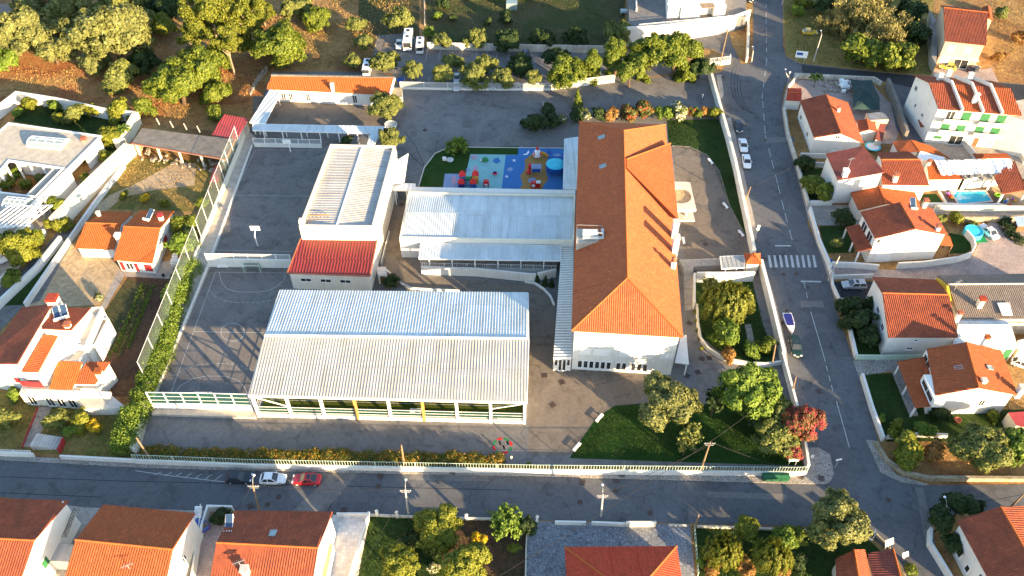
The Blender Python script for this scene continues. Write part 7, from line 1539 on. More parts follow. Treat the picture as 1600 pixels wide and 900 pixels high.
for p, r, lf, lb in (((935, 181), 10, 'leaf_dark', 'dark bush at the left end of the flowering hedge'), ((955, 180), 11, 'leaf_rust', 'brownish bush left of the red flowers in the hedge'), ((983, 180), 12, 'leaf_redflower', 'red and green bush at the start of the red flowers'), ((1006, 177), 14, 'leaf_redflower', 'largest bright red flowering bush of the hedge'),
                     ((1035, 179), 11, 'leaf_bright', 'plain green bush between red and white flowers'), ((1062, 176), 12, 'leaf_whiteflower', 'pale cream flowering bush of the hedge'), ((1079, 177), 8, 'leaf_redflower', 'small reddish bush right of the cream bush'), ((1090, 178), 8, 'leaf_green', 'small green bush near the right end of the hedge'), ((1101, 177), 8, 'leaf_rust', 'small rusty bush next to the last green ball'), ((1117, 178), 9, 'leaf_yellow', 'bright yellow green ball bush at the perimeter wall')): S(p, r, lf, lb, GH)
# planters
for (p, r, lb, ring) in (((606.7, 172), 25, 'big bushy olive tree in a round white planter beside the nursery', (611, 197)), ((609, 222), 19, 'bushy olive tree beside the link canopy of the covered walkway', (612, 243))):
    T(p, r, 6.2, 'olive', 'leaf_olive', lb, 'olive_tree', big=True)
    c = G(ring); tag(MB().lathe((c.x, c.y, 0), [(1.3, 0), (1.45, .6), (1.25, .6), (1.2, .4), (.1, .42)], 20).build('planter', 'white_wall'), 'round white planter ring under the ' + ('northern' if ring[1] < 220 else 'southern') + ' bushy olive tree', 'planter')
S((542.7, 221), 8, 'leaf_dark', 'small dark bush behind the sports hall at the upper court')
T((714.5, 229), 18, 3.5, 'spray', 'leaf_bright', 'bright sparse young tree on the lawn beside the playground', 'young_tree')
GC = 'little cypresses by the retaining wall'
for p, lb in (((839, 433), 'separate little cypress left of its two neighbours'), ((852, 439), 'middle little cypress of the three'), ((862, 441), 'little cypress nearest the ribbed corridor')): T(p, 8, 4, 'cone', 'leaf_dark', lb, 'cypress', group=GC)
S((611, 440), 10, 'leaf_dark', 'low dark bush in the corner of the service drive kerb')
# top-left woodland
GW = 'woodland trees on the slope at the top left'
for p, r, H, kd, lf, lb, nm in (((181, 72), 50, 11, 'olive', 'leaf_silver', 'largest grey green tree in the middle of the left woodland', 'broadleaf_tree'), ((51, 55), 38, 9, 'olive', 'leaf_silver', 'broad grey green tree near the left edge of the woodland', 'broadleaf_tree'), ((84, 84), 24, 7, 'olive', 'leaf_silver', 'smaller grey green tree in front of the left edge tree', 'broadleaf_tree'),
    ((20, 70), 26, 7, 'olive', 'leaf_silver', 'grey green tree touching the left edge of the photo', 'broadleaf_tree'), ((118, 15), 34, 9, 'olive', 'leaf_silver', 'grey green tree cut by the top edge left of centre', 'broadleaf_tree'), ((47, 14), 22, 9, 'olive', 'leaf_silver', 'grey green tree beside the half hidden house', 'broadleaf_tree'), ((187, 16), 26, 8, 'olive', 'leaf_olive', 'olive green tree behind the largest woodland tree', 'broadleaf_tree'),
    ((226, 6), 22, 8, 'round', 'leaf_dark', 'dark tree at the top edge above the pale scrub', 'broadleaf_tree'), ((267, 14), 22, 8, 'round', 'leaf_dark', 'dark green tree at the top edge left of the tall pine', 'broadleaf_tree'), ((253, 44), 17, 5, 'round', 'leaf_yellow', 'small yellow green tree between the grey tree and the tall pine', 'broadleaf_tree'),
    ((187, 122), 22, 6, 'round', 'leaf_olive', 'low rounded tree at the foot of the largest woodland tree', 'broadleaf_tree'), ((150, 100), 20, 6, 'olive', 'leaf_silver', 'low left skirt tree under the largest woodland tree', 'broadleaf_tree'), ((225, 102), 18, 6, 'olive', 'leaf_dark', 'shaded tree right of the largest woodland tree', 'broadleaf_tree'),
    ((328, 25), 34, 16, 'pine', 'leaf_pine', 'tallest pine with a long bare leaning trunk', 'pine_tree'), ((383, 25), 26, 14, 'pine', 'leaf_pine', 'pine cut by the top edge right of the tallest pine', 'pine_tree'), ((300, 55), 20, 10, 'pine', 'leaf_pine', 'slender pine left of the tallest pine', 'pine_tree'), ((352, 62), 18, 12, 'pine', 'leaf_pine', 'lower pine crown beside the bare trunks', 'pine_tree'),
    ((282, 140), 36, 8, 'round', 'leaf_green', 'leafy oak on the slope above the red shed', 'oak_tree'), ((322, 122), 32, 8, 'round', 'leaf_green', 'taller oak right of the slope oak above the red shed', 'oak_tree'), ((338, 150), 18, 5, 'round', 'leaf_green', 'small oak at the right foot of the taller oak', 'oak_tree'),
    ((140, 30), 22, 7, 'olive', 'leaf_silver', 'grey green tree between the cut top tree and the largest woodland tree', 'broadleaf_tree'), ((85, 40), 22, 7, 'olive', 'leaf_olive', 'olive green tree filling the gap at the left of the woodland', 'broadleaf_tree'), ((215, 40), 22, 7, 'olive', 'leaf_silver', 'grey green tree behind the right shoulder of the largest tree', 'broadleaf_tree'), ((345, 95), 18, 5, 'round', 'leaf_green', 'bush tree at the base of the leaning pine trunk', 'broadleaf_tree'), ((385, 60), 18, 8, 'pine', 'leaf_pine', 'small pine beside the scrubby field', 'pine_tree'), ((300, 100), 20, 6, 'round', 'leaf_olive', 'dull green tree above the slope oak', 'broadleaf_tree'), ((410, 20), 14, 6, 'pine', 'leaf_pine', 'thin pine at the left of the scrubby field', 'pine_tree'),
    ((447, 84), 34, 6, 'round', 'leaf_green', 'wide spreading tree behind the nursery building', 'broadleaf_tree'), ((424, 74), 18, 5, 'round', 'leaf_green', 'small tree joined to the left of the wide spreading tree', 'broadleaf_tree')):
    T(p, r * 1.14, H, kd, lf, lb, nm, group=GW, big=r > 30, bark='pale_bark' if kd == 'pine' else 'bark')
S((336, 182), 13, 'leaf_green', 'dense round bush just above the red metal shed'); S((224, 171), 14, 'leaf_green', 'dense round bush outside the corner of the villa wall'); S((8, 98), 20, 'leaf_bright', 'bright green bush mass at the left edge below the woodland')
GS = 'scattered trees on the scrubby field'
for p, r, H, kd, lf, lb in (((468, 17), 22, 6, 'olive', 'leaf_olive', 'olive green tree at the top of the scrubby field'), ((497, 33), 20, 5.5, 'round', 'leaf_green', 'green tree joined to the right of the top field tree'), ((558, 41), 15, 5, 'olive', 'leaf_olive', 'small tree left of the tree above the white bus'), ((569, 67), 14, 4.5, 'olive', 'leaf_olive', 'small tree at the edge of the car park corner'),
                            ((551, 99), 14, 3.5, 'round', 'leaf_olive', 'low bushy tree behind the middle of the nursery roof'), ((620, 37), 20, 6, 'olive', 'leaf_olive', 'tree leaning over the parked white bus')): T(p, r, H, kd, lf, lb, group=GS)
T((671, 50), 11, 3, 'spray', 'leaf_bright', 'bright feathery shrub beside the white van', 'shrub', 'shrub'); S((684, 26), 6, 'leaf_bright', 'small bright bush in the top field above the vans'); S((707, 30), 6, 'leaf_dark', 'small dark bush in the top field'); S((789, 30), 11, 'leaf_dark', 'large dark bush alone in the top field'); S((763, 34), 6, 'leaf_dark', 'tiny dark bush left of the large dark bush'); S((690, 8), 9, 'leaf_dark', 'dark bush at the top edge near the field boundary')
hedge('green hedge along the top edge of the top field', [(700, -2), (800, -1), (870, -3)], 2.0, 1.5, 'leaf_bright', 3500)
# front lawn
T((1040, 632), 38, 9, 'round', 'leaf_silver', 'round pale green tree with a visible trunk on the front lawn', bark='pale_bark', big=True)
T((1162, 614), 46, 10, 'round', 'leaf_bright', 'largest bright green tree at the east end of the front lawn', big=True)
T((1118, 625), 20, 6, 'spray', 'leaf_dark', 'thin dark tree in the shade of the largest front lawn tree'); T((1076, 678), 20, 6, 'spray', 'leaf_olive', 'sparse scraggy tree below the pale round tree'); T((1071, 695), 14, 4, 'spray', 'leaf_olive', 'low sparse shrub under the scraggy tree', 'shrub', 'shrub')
T((1216, 688), 32, 6, 'olive', 'leaf_olive', 'olive bush joined to the left of the pink bougainvillea', big=True); T((1219, 637), 20, 6.5, 'olive', 'leaf_olive', 'olive crown behind the pink bougainvillea'); T((1196, 658), 26, 6, 'round', 'leaf_dark', 'dark crown between the bright tree and the bougainvillea')
T((1254, 668), 30, 6.5, 'round', 'leaf_pink', 'huge pink and red bougainvillea at the school corner', 'bougainvillea', 'bougainvillea', big=True); T((1236, 706), 17, 4, 'round', 'leaf_pink', 'low red skirt of bougainvillea above the street corner', 'bougainvillea', 'bougainvillea')
T((1136, 474), 33, 7, 'willow', 'leaf_willow', 'weeping willow in the walled garden', 'willow_tree', big=True); T((1112, 447), 15, 4.5, 'spray', 'leaf_olive', 'dull green bush behind the weeping willow', 'shrub', 'shrub')
T((1131, 524), 24, 5, 'round', 'leaf_bright', 'bright green broad tree below the weeping willow'); S((1172, 548), 11, 'leaf_bright', 'green shrub right of the brown shrub in the walled garden'); S((1184, 543), 8, 'leaf_yellow', 'small yellow green shrub in the walled garden'); S((1197, 540), 12, 'leaf_green', 'shrub against the east wall of the walled garden'); S((1137, 555), 10, 'leaf_rust', 'rusty brown shrub on the south rim of the walled garden')
for k in range(5): S((1087 + k * 2.2, 488 + k * 14), 3, 'leaf_yellow', ['top', 'second', 'third', 'fourth', 'lowest'][k] + ' tuft along the west edge of the walled garden', 'tufts along the walled garden edge')
# fence hedge and climbing hedge
hedge('low clipped hedge with orange and yellow patches behind the green railing', [(228, 710), (400, 715), (600, 718), (776, 721)], 1.9, 1.5, 'leaf_hedge', 26000, .13)
S((826, 727), 4, 'leaf_green', 'small lone weed bush behind the railing right of the hedge')
hedge('tall climbing hedge along the wall between tilled plot and lower court', [(293, 428), (288, 445), (276, 480), (262, 530), (250, 570), (235, 610), (222, 640), (208, 676), (200, 700)], 3.2, 3.0, 'leaf_bright', 34000, .15)
for p, r, lf, lb in (((288, 462), 6, 'leaf_rust', 'orange flowering patch in the climbing hedge beside the court wall'), ((234, 622), 4, 'leaf_rust', 'small red flower clump at the court corner post')): S(p, r, lf, lb)
S((283, 388), 18, 'leaf_bright', 'bright green bush on the yard beside the twin gabled house'); S((291, 352), 16, 'leaf_green', 'dark green bush behind the twin gabled house'); S((299, 368), 12, 'leaf_dark', 'small dark bush against the court wall')
# villa garden and lane
GV = 'shrubs in the walled villa garden'
for p, r, lf, lb in (((48, 166), 11, 'leaf_yellow', 'yellow green shrub in the top left corner of the villa garden'), ((28, 176), 7, 'leaf_bright', 'small shrub at the left wall of the villa garden'), ((93, 185), 8, 'leaf_yellow', 'low yellow shrub in the middle of the villa lawn'), ((120, 180), 14, 'leaf_olive', 'large olive shrub in the middle of the villa garden'), ((88, 166), 10, 'leaf_bright', 'shrub against the north wall of the villa garden'), ((144, 176), 10, 'leaf_yellow', 'yellow shrub right of the large olive shrub'),
                     ((187, 176), 16, 'leaf_yellow', 'wide yellow shrub in the top right of the villa garden'), ((209, 185), 8, 'leaf_yellow', 'tall narrow shrub in the right corner of the villa garden')): S(p, r, lf, lb, GV)
T((172, 218), 18, 4, 'round', 'leaf_yellow', 'big yellow green bush tree beside the villa roof corner', 'broadleaf_tree'); T((192, 205), 11, 3.5, 'palm', 'leaf_bright', 'banana like plant behind the big bush tree', 'banana_plant', 'plant')
for p, r, lf, lb in (((164, 247), 10, 'leaf_yellow', 'yellow bush between villa and broad wall'), ((136, 281), 8, 'leaf_yellow', 'small bush on the villa terrace'), ((90, 325), 14, 'leaf_green', 'round green bush at the lower end of the broad wall'), ((58, 373), 11, 'leaf_bright', 'clipped green bush near the villa corner'), ((100, 352), 11, 'leaf_yellow', 'bush trailing over the low white wall'), ((78, 352), 8, 'leaf_yellow', 'yellow bush below the round green bush'), ((18, 438), 14, 'leaf_green', 'dark green bush beside the lane'), ((24, 272), 8, 'leaf_bright', 'bright plant in the villa courtyard'), ((43, 290), 9, 'leaf_yellow', 'broad leaved plant at the front of the villa courtyard'), ((14, 288), 9, 'leaf_green', 'plant at the left of the villa courtyard'), ((68, 282), 9, 'leaf_olive', 'plant at the right of the villa courtyard'), ((195, 305), 6, 'leaf_yellow', 'small bush beside the dirt track'), ((226, 310), 6, 'leaf_gold', 'bright yellow bush on the vacant lot'), ((257, 318), 6, 'leaf_yellow', 'small bush at the right of the vacant lot'), ((316, 320), 8, 'leaf_green', 'bush below the red lean to'), ((153, 465), 7, 'leaf_whiteflower', 'pale flowering bush at the end of the garden path'), ((133, 250), 6, 'leaf_olive', 'tiny shrub on the terrace near the roof edge')): S(p, r, lf, lb)
T((30, 398), 30, 6, 'round', 'leaf_yellow', 'big sunlit yellow green tree beside the lane', big=True); T((8, 370), 10, 4, 'round', 'leaf_yellow', 'small tree behind the big lane tree')
for p, r, H, lf, lb in (((90, 655), 14, 2.5, 'leaf_olive', 'olive bush left of the yellow bush in the front garden'), ((128, 657), 13, 2.5, 'leaf_yellow', 'yellow bush in the middle of the front garden'), ((112, 672), 9, 2, 'leaf_bright', 'low green plant in front of the yellow bush'), ((12, 658), 15, 2.5, 'leaf_olive', 'round pale bush at the left edge of the front garden'), ((22, 616), 9, 2, 'leaf_bright', 'green bush against the stepped house wall'), ((150, 668), 10, 2, 'leaf_gold', 'golden grassy bush right of the yellow bush')): S(p, r, lf, lb)
# south gardens
for p, r, H, kd, lf, lb in (((688, 826), 30, 6, 'round', 'leaf_yellow', 'round yellow green tree nearest the road in the orchard'), ((618, 888), 30, 6, 'round', 'leaf_yellow', 'yellow green tree at the bottom left of the orchard'), ((730, 888), 32, 6, 'round', 'leaf_yellow', 'yellow green tree at the bottom right of the orchard'), ((790, 815), 28, 5.5, 'spray', 'leaf_bright', 'large leaved tree overhanging the road wall'), ((822, 824), 15, 4, 'olive', 'leaf_dark', 'dark grey tree at the corner of the blue paved court')): T(p, r, H, kd, lf, lb, 'orchard_tree', big=r > 25)
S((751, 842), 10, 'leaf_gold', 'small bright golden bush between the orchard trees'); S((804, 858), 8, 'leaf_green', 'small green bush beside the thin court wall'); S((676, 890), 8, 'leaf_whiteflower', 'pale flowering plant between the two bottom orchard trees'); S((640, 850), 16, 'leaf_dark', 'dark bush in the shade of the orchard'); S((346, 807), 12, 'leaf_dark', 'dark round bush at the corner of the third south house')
for p, r, H, kd, lf, lb, nm in (((1166, 826), 18, 4.5, 'round', 'leaf_yellow', 'small rounded tree near the road in the wild garden', 'broadleaf_tree'), ((1130, 862), 28, 5, 'willow', 'leaf_yellow', 'feathery yellow tree at the left of the wild garden', 'broadleaf_tree'), ((1207, 868), 26, 5.5, 'willow', 'leaf_yellow', 'feathery yellow tree in the middle of the wild garden', 'broadleaf_tree'),
                                ((1226, 842), 18, 4, 'round', 'leaf_bright', 'green leafy tree behind the middle feathery tree', 'broadleaf_tree'), ((1250, 838), 14, 3.5, 'round', 'leaf_green', 'darker leafy tree left of the big grey green tree', 'broadleaf_tree'), ((1312, 824), 43, 9, 'olive', 'leaf_silver', 'huge grey green olive tree at the south side of the crossroads', 'olive_tree')): T(p, r, H, kd, lf, lb, nm, big=r > 25)
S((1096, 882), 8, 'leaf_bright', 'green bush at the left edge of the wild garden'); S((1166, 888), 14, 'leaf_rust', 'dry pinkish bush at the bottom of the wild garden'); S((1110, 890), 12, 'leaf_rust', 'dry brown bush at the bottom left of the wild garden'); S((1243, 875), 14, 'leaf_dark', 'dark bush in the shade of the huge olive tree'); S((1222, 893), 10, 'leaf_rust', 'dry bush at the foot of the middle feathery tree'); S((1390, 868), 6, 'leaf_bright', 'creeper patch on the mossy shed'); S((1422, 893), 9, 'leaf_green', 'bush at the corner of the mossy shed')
for p, r, H, kd, lf, lb in (((1504, 788), 23, 6, 'round', 'leaf_dark', 'dark tree above the white ridged corner house'), ((1471, 816), 21, 5, 'round', 'leaf_dark', 'dark tree beside the double street lamp'), ((1487, 850), 15, 4, 'round', 'leaf_dark', 'dark bush tree along the lane wall of the corner house')): T(p, r, H, kd, lf, lb)
T((1409, 704), 27, 4.5, 'round', 'leaf_yellow', 'round yellow green tree on the corner plot'); T((1533, 708), 38, 7, 'round', 'leaf_olive', 'big leafy fig tree in front of the crossroads villa', 'fig_tree', big=True); T((1588, 700), 28, 6, 'round', 'leaf_bright', 'leafy tree at the right edge beside the fig tree'); S((1447, 672), 12, 'leaf_bright', 'bright bush on the villa garden cross wall'); S((1402, 664), 8, 'leaf_yellow', 'small bush in the villa lawn corner'); S((1470, 650), 12, 'leaf_dark', 'dark bush below the villa porch'); S((1458, 706), 14, 'leaf_rust', 'dry orange brush on the corner plot'); S((1378, 655), 6, 'leaf_bright', 'thin green creeper on the villa street wall'); S((1550, 650), 8, 'leaf_green', 'bush beside the pink outhouse')
S((1585, 610 + 45), 10, 'leaf_dark', 'dark bush between pink outhouse and fig tree')
# east gardens
for p, r, lf, lb in (((1315, 344), 14, 'leaf_dark', 'dark bush below the plum roofed house yard'), ((1259, 260), 13, 'leaf_dark', 'dark bush at the top of the shaded shrub garden'), ((1277, 297), 18, 'leaf_green', 'large bush filling the shaded shrub garden'), ((1262, 290), 12, 'leaf_green', 'bush at the street side of the shaded shrub garden'), ((1493, 344), 10, 'leaf_yellow', 'yellow green bush on the back lane'), ((1469, 342), 8, 'leaf_olive', 'small bush behind the cream chimney'), ((1328, 481), 18, 'leaf_dark', 'large dark bush beside the parked silver car yard'), ((1343, 504), 19, 'leaf_dark', 'dark bush in the middle of the narrow garden'), ((1360, 529), 17, 'leaf_dark', 'blue green bush at the corner of the mottled roof house'), ((1361, 477), 12, 'leaf_dark', 'dark bush left of the mottled roof house'),
                     ((1427, 248), 7, 'leaf_yellow', 'yellow bush beside the white terrace roof'), ((1307, 380), 8, 'leaf_olive', 'thin shrub in the lawn of the tall gabled house'), ((1595, 290), 8, 'leaf_green', 'bush at the right edge above the poolside pavilion'), ((1250, 5), 12, 'leaf_yellow', 'yellow green bush at the top edge beside the lamp'), ((1244, 18), 9, 'leaf_bright', 'small bright bush at the verge of the top road'), ((1368, 380), 6, 'leaf_gold', 'yellow bush under the porch of the tall gabled house'), ((1520, 352), 6, 'leaf_olive', 'small shrub near the blue round pool'), ((1565, 24), 10, 'leaf_olive', 'bush beside the peach house'), ((1595, 60), 10, 'leaf_rust', 'orange dry bush in the far right scrub'), ((1562, 90), 8, 'leaf_rust', 'orange shrub below the peach house corner')): S(p, r, lf, lb)
T((1275, 124), 10, 3, 'palm', 'leaf_bright', 'bright banana plant at the north wall of the builders yard', 'banana_plant', 'plant')
hedge('dark hedge round the play hut at the right edge', [(1568, 348), (1572, 362), (1595, 380)], 2, 1.2, 'leaf_dark', 2500)
for p, r, H, kd, lf, lb, nm in (((1338, 24), 38, 5, 'reed', 'leaf_reed', 'tall clump of giant reeds in the upper middle of the thicket', 'reed_clump'), ((1383, 52), 36, 5, 'reed', 'leaf_reed', 'tall clump of giant reeds at the right of the thicket', 'reed_clump'), ((1308, 36), 24, 4, 'reed', 'leaf_reed', 'clump of giant reeds at the left of the thicket', 'reed_clump'), ((1362, 8), 32, 4, 'reed', 'leaf_reed', 'clump of giant reeds at the top edge of the thicket', 'reed_clump')): T(p, r, H, kd, lf, lb, nm, 'reeds', 'giant reeds beside the side road', big=True)
for p, r, lb in (((1336, 84), 22, 'bramble mound at the left foot of the reed thicket'), ((1372, 92), 24, 'bramble mound at the middle foot of the reed thicket'), ((1408, 92), 20, 'bramble mound at the right foot of the reed thicket'), ((1430, 60), 20, 'dark mound right of the reed thicket'), ((1418, 20), 22, 'dark mound behind the reed thicket'), ((1290, 10), 16, 'dark mound left of the reed thicket')): S(p, r, 'leaf_green' if 'bramble' in lb else 'leaf_dark', lb, 'mounds around the reed thicket', 'bramble')

# ================= VEHICLES =================
b = bus(6.9, 1.12, 2.9, 'white minibus with dark roof vents parked at the west end of the car park'); c, rz = at(zf(378, 150), zf(358, 300), .5); b.location = (c.x, c.y, .03); b.rotation_euler = (0, 0, rz)
b = bus(5.3, .98, 2.2, 'white van parked right of the minibus', 'passenger_van', 'van'); c, rz = at(zf(462, 195), zf(448, 320), .5); b.location = (c.x, c.y, .03); b.rotation_euler = (0, 0, rz)
b = bus(5.3, .98, 2.2, 'white van half hidden behind the nursery roof', 'passenger_van', 'van'); c, rz = at(zf(78, 372), zf(55, 470), .5); b.location = (c.x, c.y, .03); b.rotation_euler = (0, 0, rz)
GR = 'cars parked along the east road'
place_car('car_white', 'hatch', zf(305, 205), zf(296, 266), 'white car hidden beside the parked minibus under the tree')
place_car('car_black', 'hatch', zf(1233, 270), zf(1233, 352), 'black car alone in a bay of the car park back row')
place_car('car_white', 'hatch', zf(728, 450), zf(722, 520), 'white car glimpsed between two front row olive trees'); place_car('car_silver', 'hatch', zf(722, 510), zf(720, 570), 'grey car behind the mesh fence between the front row olives'); place_car('car_silver', 'hatch', zf(1000, 500), zf(990, 565), 'silver car behind the mesh fence near the tall yellow green tree')
place_car('car_black', 'sedan', zH(545, 128), zH(562, 212), 'black car at the head of the east road line', GR); place_car('car_white', 'sedan', zH(572, 240), zH(588, 318), 'middle white saloon of the east road line', GR); place_car('car_white', 'sedan', zH(592, 326), zH(606, 412), 'lowest white saloon of the east road line', GR)
place_car('car_green', 'wagon', zR(995, 726), zR(1035, 893), 'dark green estate car parked behind the little boat')
GQ = 'cars parked along the south road'
place_car('car_black', 'hatch', zN(-72, 495), zN(40, 495), 'black car at the painted bays on the south road', GQ); place_car('car_white', 'hatch', zN(68, 499), zN(180, 499), 'white hatchback between black and red cars', GQ); place_car('car_red', 'coupe', zN(322, 502), zN(204, 500), 'red coupe with a dark roof on the south road', GQ)
place_car('car_blue', 'hatch', zb(1535, 400), zb(1480, 330), 'blue car half hidden beside the middle south house'); place_car('car_silver', 'wagon', zJ(575, 545), zJ(433, 545), 'silver estate car in the small walled car yard'); place_car('car_white', 'sedan', zJ(1330, 265), zJ(1255, 200), 'white car beside the blue round pool')
place_car('car_yellow', 'hatch', zD(270, 188), zD(370, 190), 'yellow hatchback parked on the dry verge'); place_car('car_lime', 'hatch', zD(1175, 400), zD(1078, 385), 'lime yellow hatchback in front of the peach house'); place_car('car_black', 'hatch', zD(1255, 425), zD(1310, 385), 'black car in shade beside the lime yellow hatchback')
place_car('car_white', 'wagon', (-6, 392), (6, 408), 'white car cut by the left edge below the villa'); place_car('car_white', 'hatch', (1590, 566), (1608, 572), 'cream car at the right edge beside the metal barn'); place_car('car_black', 'suv', zg(1140, -30), zg(1200, 4), 'dark car cut by the top edge at the roadside')
# boat on a trailer
t = thing('boat_on_trailer', 'small white motor boat with a blue cover on a trailer in the east road', 'boat', (0, 0, 0), None, local=True)
prof = [(-2.1, .78), (-1.0, .85), (.3, .82), (1.3, .6), (2.0, .28), (2.5, .02)]; m = MB(); rings = [[(x, -w_, 1.15), (x, -w_ * .75, .7), (x, 0, .5 + .12 * max(0, x)), (x, w_ * .75, .7), (x, w_, 1.15)] for x, w_ in prof]
for A, B_ in zip(rings, rings[1:]):
    for k in range(4): m.face([A[k], B_[k], B_[k + 1], A[k + 1]])
m.face(rings[0]); m.build('hull', 'car_white', t); m = MB()
for (x0, w0), (x1, w1) in zip(prof, prof[1:]): m.face([(x0, -w0, 1.15), (x1, -w1, 1.15), (x1, w1, 1.15), (x0, w0, 1.15)])
m.build('deck', 'white_paint', t)
for x0, x1 in ((-1.8, -.6), (-.5, .85)): MB().prism([(x0, -.68), (x1, -.68 if x1 < .5 else -.58), (x1, .68 if x1 < .5 else .58), (x0, .68)], 1.155, 1.25).build('cover', 'navy_fabric', t)
MB().box((-2.3, 0, 1.1), (.35, .4, .75)).box((-2.25, 0, 1.5), (.5, .35, .25)).build('outboard_motor', 'black_rubber', t)
m = MB(); m.bar((-2, -.6, .4), (2.2, -.1, .4), .08); m.bar((-2, .6, .4), (2.2, .1, .4), .08); m.bar((2, 0, .4), (3.2, 0, .45), .1); m.build('trailer', 'grey_metal_paint', t)
for s in (-1, 1): MB().tube([(-.6, s * .85, .3), (-.6, s * 1.02, .3)], .3, 12).build('wheel', 'black_rubber', t)
c, rz = at(zR(945, 560), zR(985, 690), .8); t.location = (c.x, c.y, .03); t.rotation_euler = (0, 0, rz)

# ================= POLES, CABLES, FURNITURE =================
_, tpA = lamp_post((406, 800), (394.5, 757), 'wooden pole lamp in front of the third south house', True); _, tpB = lamp_post((638, 803), (633, 764), 'pole lamp at the orchard road wall'); _, tpC = lamp_post((939, 807), (942, 772), 'pole lamp at the blue paved court')
_, tpD = lamp_post((632, 731), (627, 695), 'bare wooden pole inside the green railing', True, False, False, 'utility_pole', 'pole'); _, tpE = lamp_post((1093, 741), (1110, 690), 'leaning utility pole with crossarms on the front lawn fence', True, True, False, 'utility_pole', 'pole')
_, tpF = lamp_post((238, 722), (213, 684), 'old leaning wooden pole at the south west school corner', True, False, False, 'utility_pole', 'pole'); _, tpG = lamp_post((1085.5, 828), (1092, 804), 'short wooden pole in the wild garden corner', True, False, False, 'utility_pole', 'pole')
_, tpH = lamp_post((1270.7, 96.5), (1284, 54), 'concrete street lamp beside the white sign on the dry verge', arms=False); _, tpI = lamp_post((1124, 104), (1138, 44), 'tall pole with crossarms at the school entrance drive', True, True, False, 'utility_pole', 'pole')
_, tpJ = lamp_post((1163, 318), (1173, 292), 'wooden pole behind the east perimeter wall', True, False, False, 'utility_pole', 'pole'); _, tpK = lamp_post((1294, 438), (1312, 400), 'pole beside the blue parking sign at the pink yard entrance', False, False, False, 'utility_pole', 'pole')
_, tpL = lamp_post((1237, 616), (1244, 588), 'wooden pole outside the school wall above the bougainvillea', True, False, False, 'utility_pole', 'pole'); _, tpM = lamp_post((1206, 571), (1212, 538), 'thin pole in the walled garden corner', True, False, False, 'utility_pole', 'pole')
_, tpN = lamp_post((1174, 98), (1177, 79), 'small lamp post at the top of the school access', arms=False); _, tpO = lamp_post((1234, 126), (1229, 122 - 6), 'lamp at the bend in front of the small red outbuilding', arms=False); _, tpQ = lamp_post((1478, 815), (1477, 791), 'double headed street lamp between the dark trees at the crossroads'); _, tpR = lamp_post((1574, 797), (1600, 772), 'leaning wooden pole at the right edge of the crossroads', True, False, False, 'utility_pole', 'pole')
_, tpS = lamp_post((1222, 8), (1227, -20), 'pole cut by the top edge beside the top road', False, False, False, 'utility_pole', 'pole')
for a_, b_, lb, s_ in ((tpE, G((780, 900), 7), 'thick cable running down left from the leaning pole', .6), (tpE, tpL, 'cable from the leaning pole to the pole above the bougainvillea', .5), (tpE + Vector((.5, 0, -.4)), tpC, 'cable from the leaning pole to the pole lamp at the blue court', .5), (tpB, G((555, 900), 6), 'cable from the orchard pole lamp down to the left', .5), (tpA, tpB, 'cable between the two pole lamps west of the orchard', 1.0),
                       (tpA, G(zc_(330, 300), 6.0), 'cable from the wooden pole lamp to the third south house', .3), (tpK, tpM, 'cable across the east road near the zebra crossing', .6), (tpI, tpN, 'cable over the school access road', .4), (tpQ, tpR, 'cable pair at the right edge of the crossroads', .3), (tpE, G((1240, 735), 4), 'slack cable from the leaning pole to the corner wall', .4), (tpJ, G((1235, 262), 5), 'cable crossing the east road by the three parked cars', .4)): cable(a_, b_, lb, s_, .03)
hoop(zF(278, 215), -1, 'basketball hoop at the north end of the upper court'); hoop(zF(85, 765), 1, 'basketball hoop at the south end of the upper court')
goal(zW(562, 150), -1, 'small goal against the wall at the north end of the lower court', 'rail_green'); goal(zW(330, 800 - 14), 1, 'small goal behind the net fence at the south end of the lower court', 'green_paint')
MB0 = tag(MB().box(G(zW(412, 122)) + Vector((0, 0, .3)), (2, .5, .1)).box(G(zW(412, 122)) + Vector((-.8, 0, .13)), (.1, .4, .26)).box(G(zW(412, 122)) + Vector((.8, 0, .13)), (.1, .4, .26)).build('player_bench', 'white_paint'), 'white bench against the wall at the north of the lower court', 'bench')
bp = bench_proto()
for k, (p, a, lb) in enumerate(((zO(308, 252), 52, 'greenish bench at the upper edge of the front lawn'), (zO(215, 372), 52, 'cream bench at the lower left edge of the front lawn'), (zH(395, 375), -70, 'bench at the top of the forecourt bank'), (zH(478, 624), -72, 'bench in the middle of the forecourt bank'), (zH(566, 780), -70, 'bench at the bottom of the forecourt bank by the wall'), (zH(243, 820), 90, 'bench beside the school wall south of the portico'), (zN(1045, 264), 0, 'white bench at the south east corner of the covered pitch'))): put(bp, k > 0, G(p), R(a), lb, 'benches in the school grounds')
bn = bin_proto()
for k, (p, a, lb, s_) in enumerate(((zP(62, 335), 2, 'left green waste container on the south pavement', .98), (zP(115, 336), 0, 'middle green waste container on the south pavement', .98), (zP(165, 337), 3, 'right green waste container on the south pavement', .98), (zN(1096, 262), 5, 'small green bin nearest the white bench by the covered pitch', .55), (zN(1137, 264), 0, 'middle small green bin by the covered pitch', .55), (zN(1160, 262), 8, 'small green bin at the corner post of the covered pitch', .55))): put(bn, k > 0, Vector((*G(p).xy, .13 if s_ > .9 else .02)), R(a), lb, 'green waste containers', s_)
mh = manhole_proto()
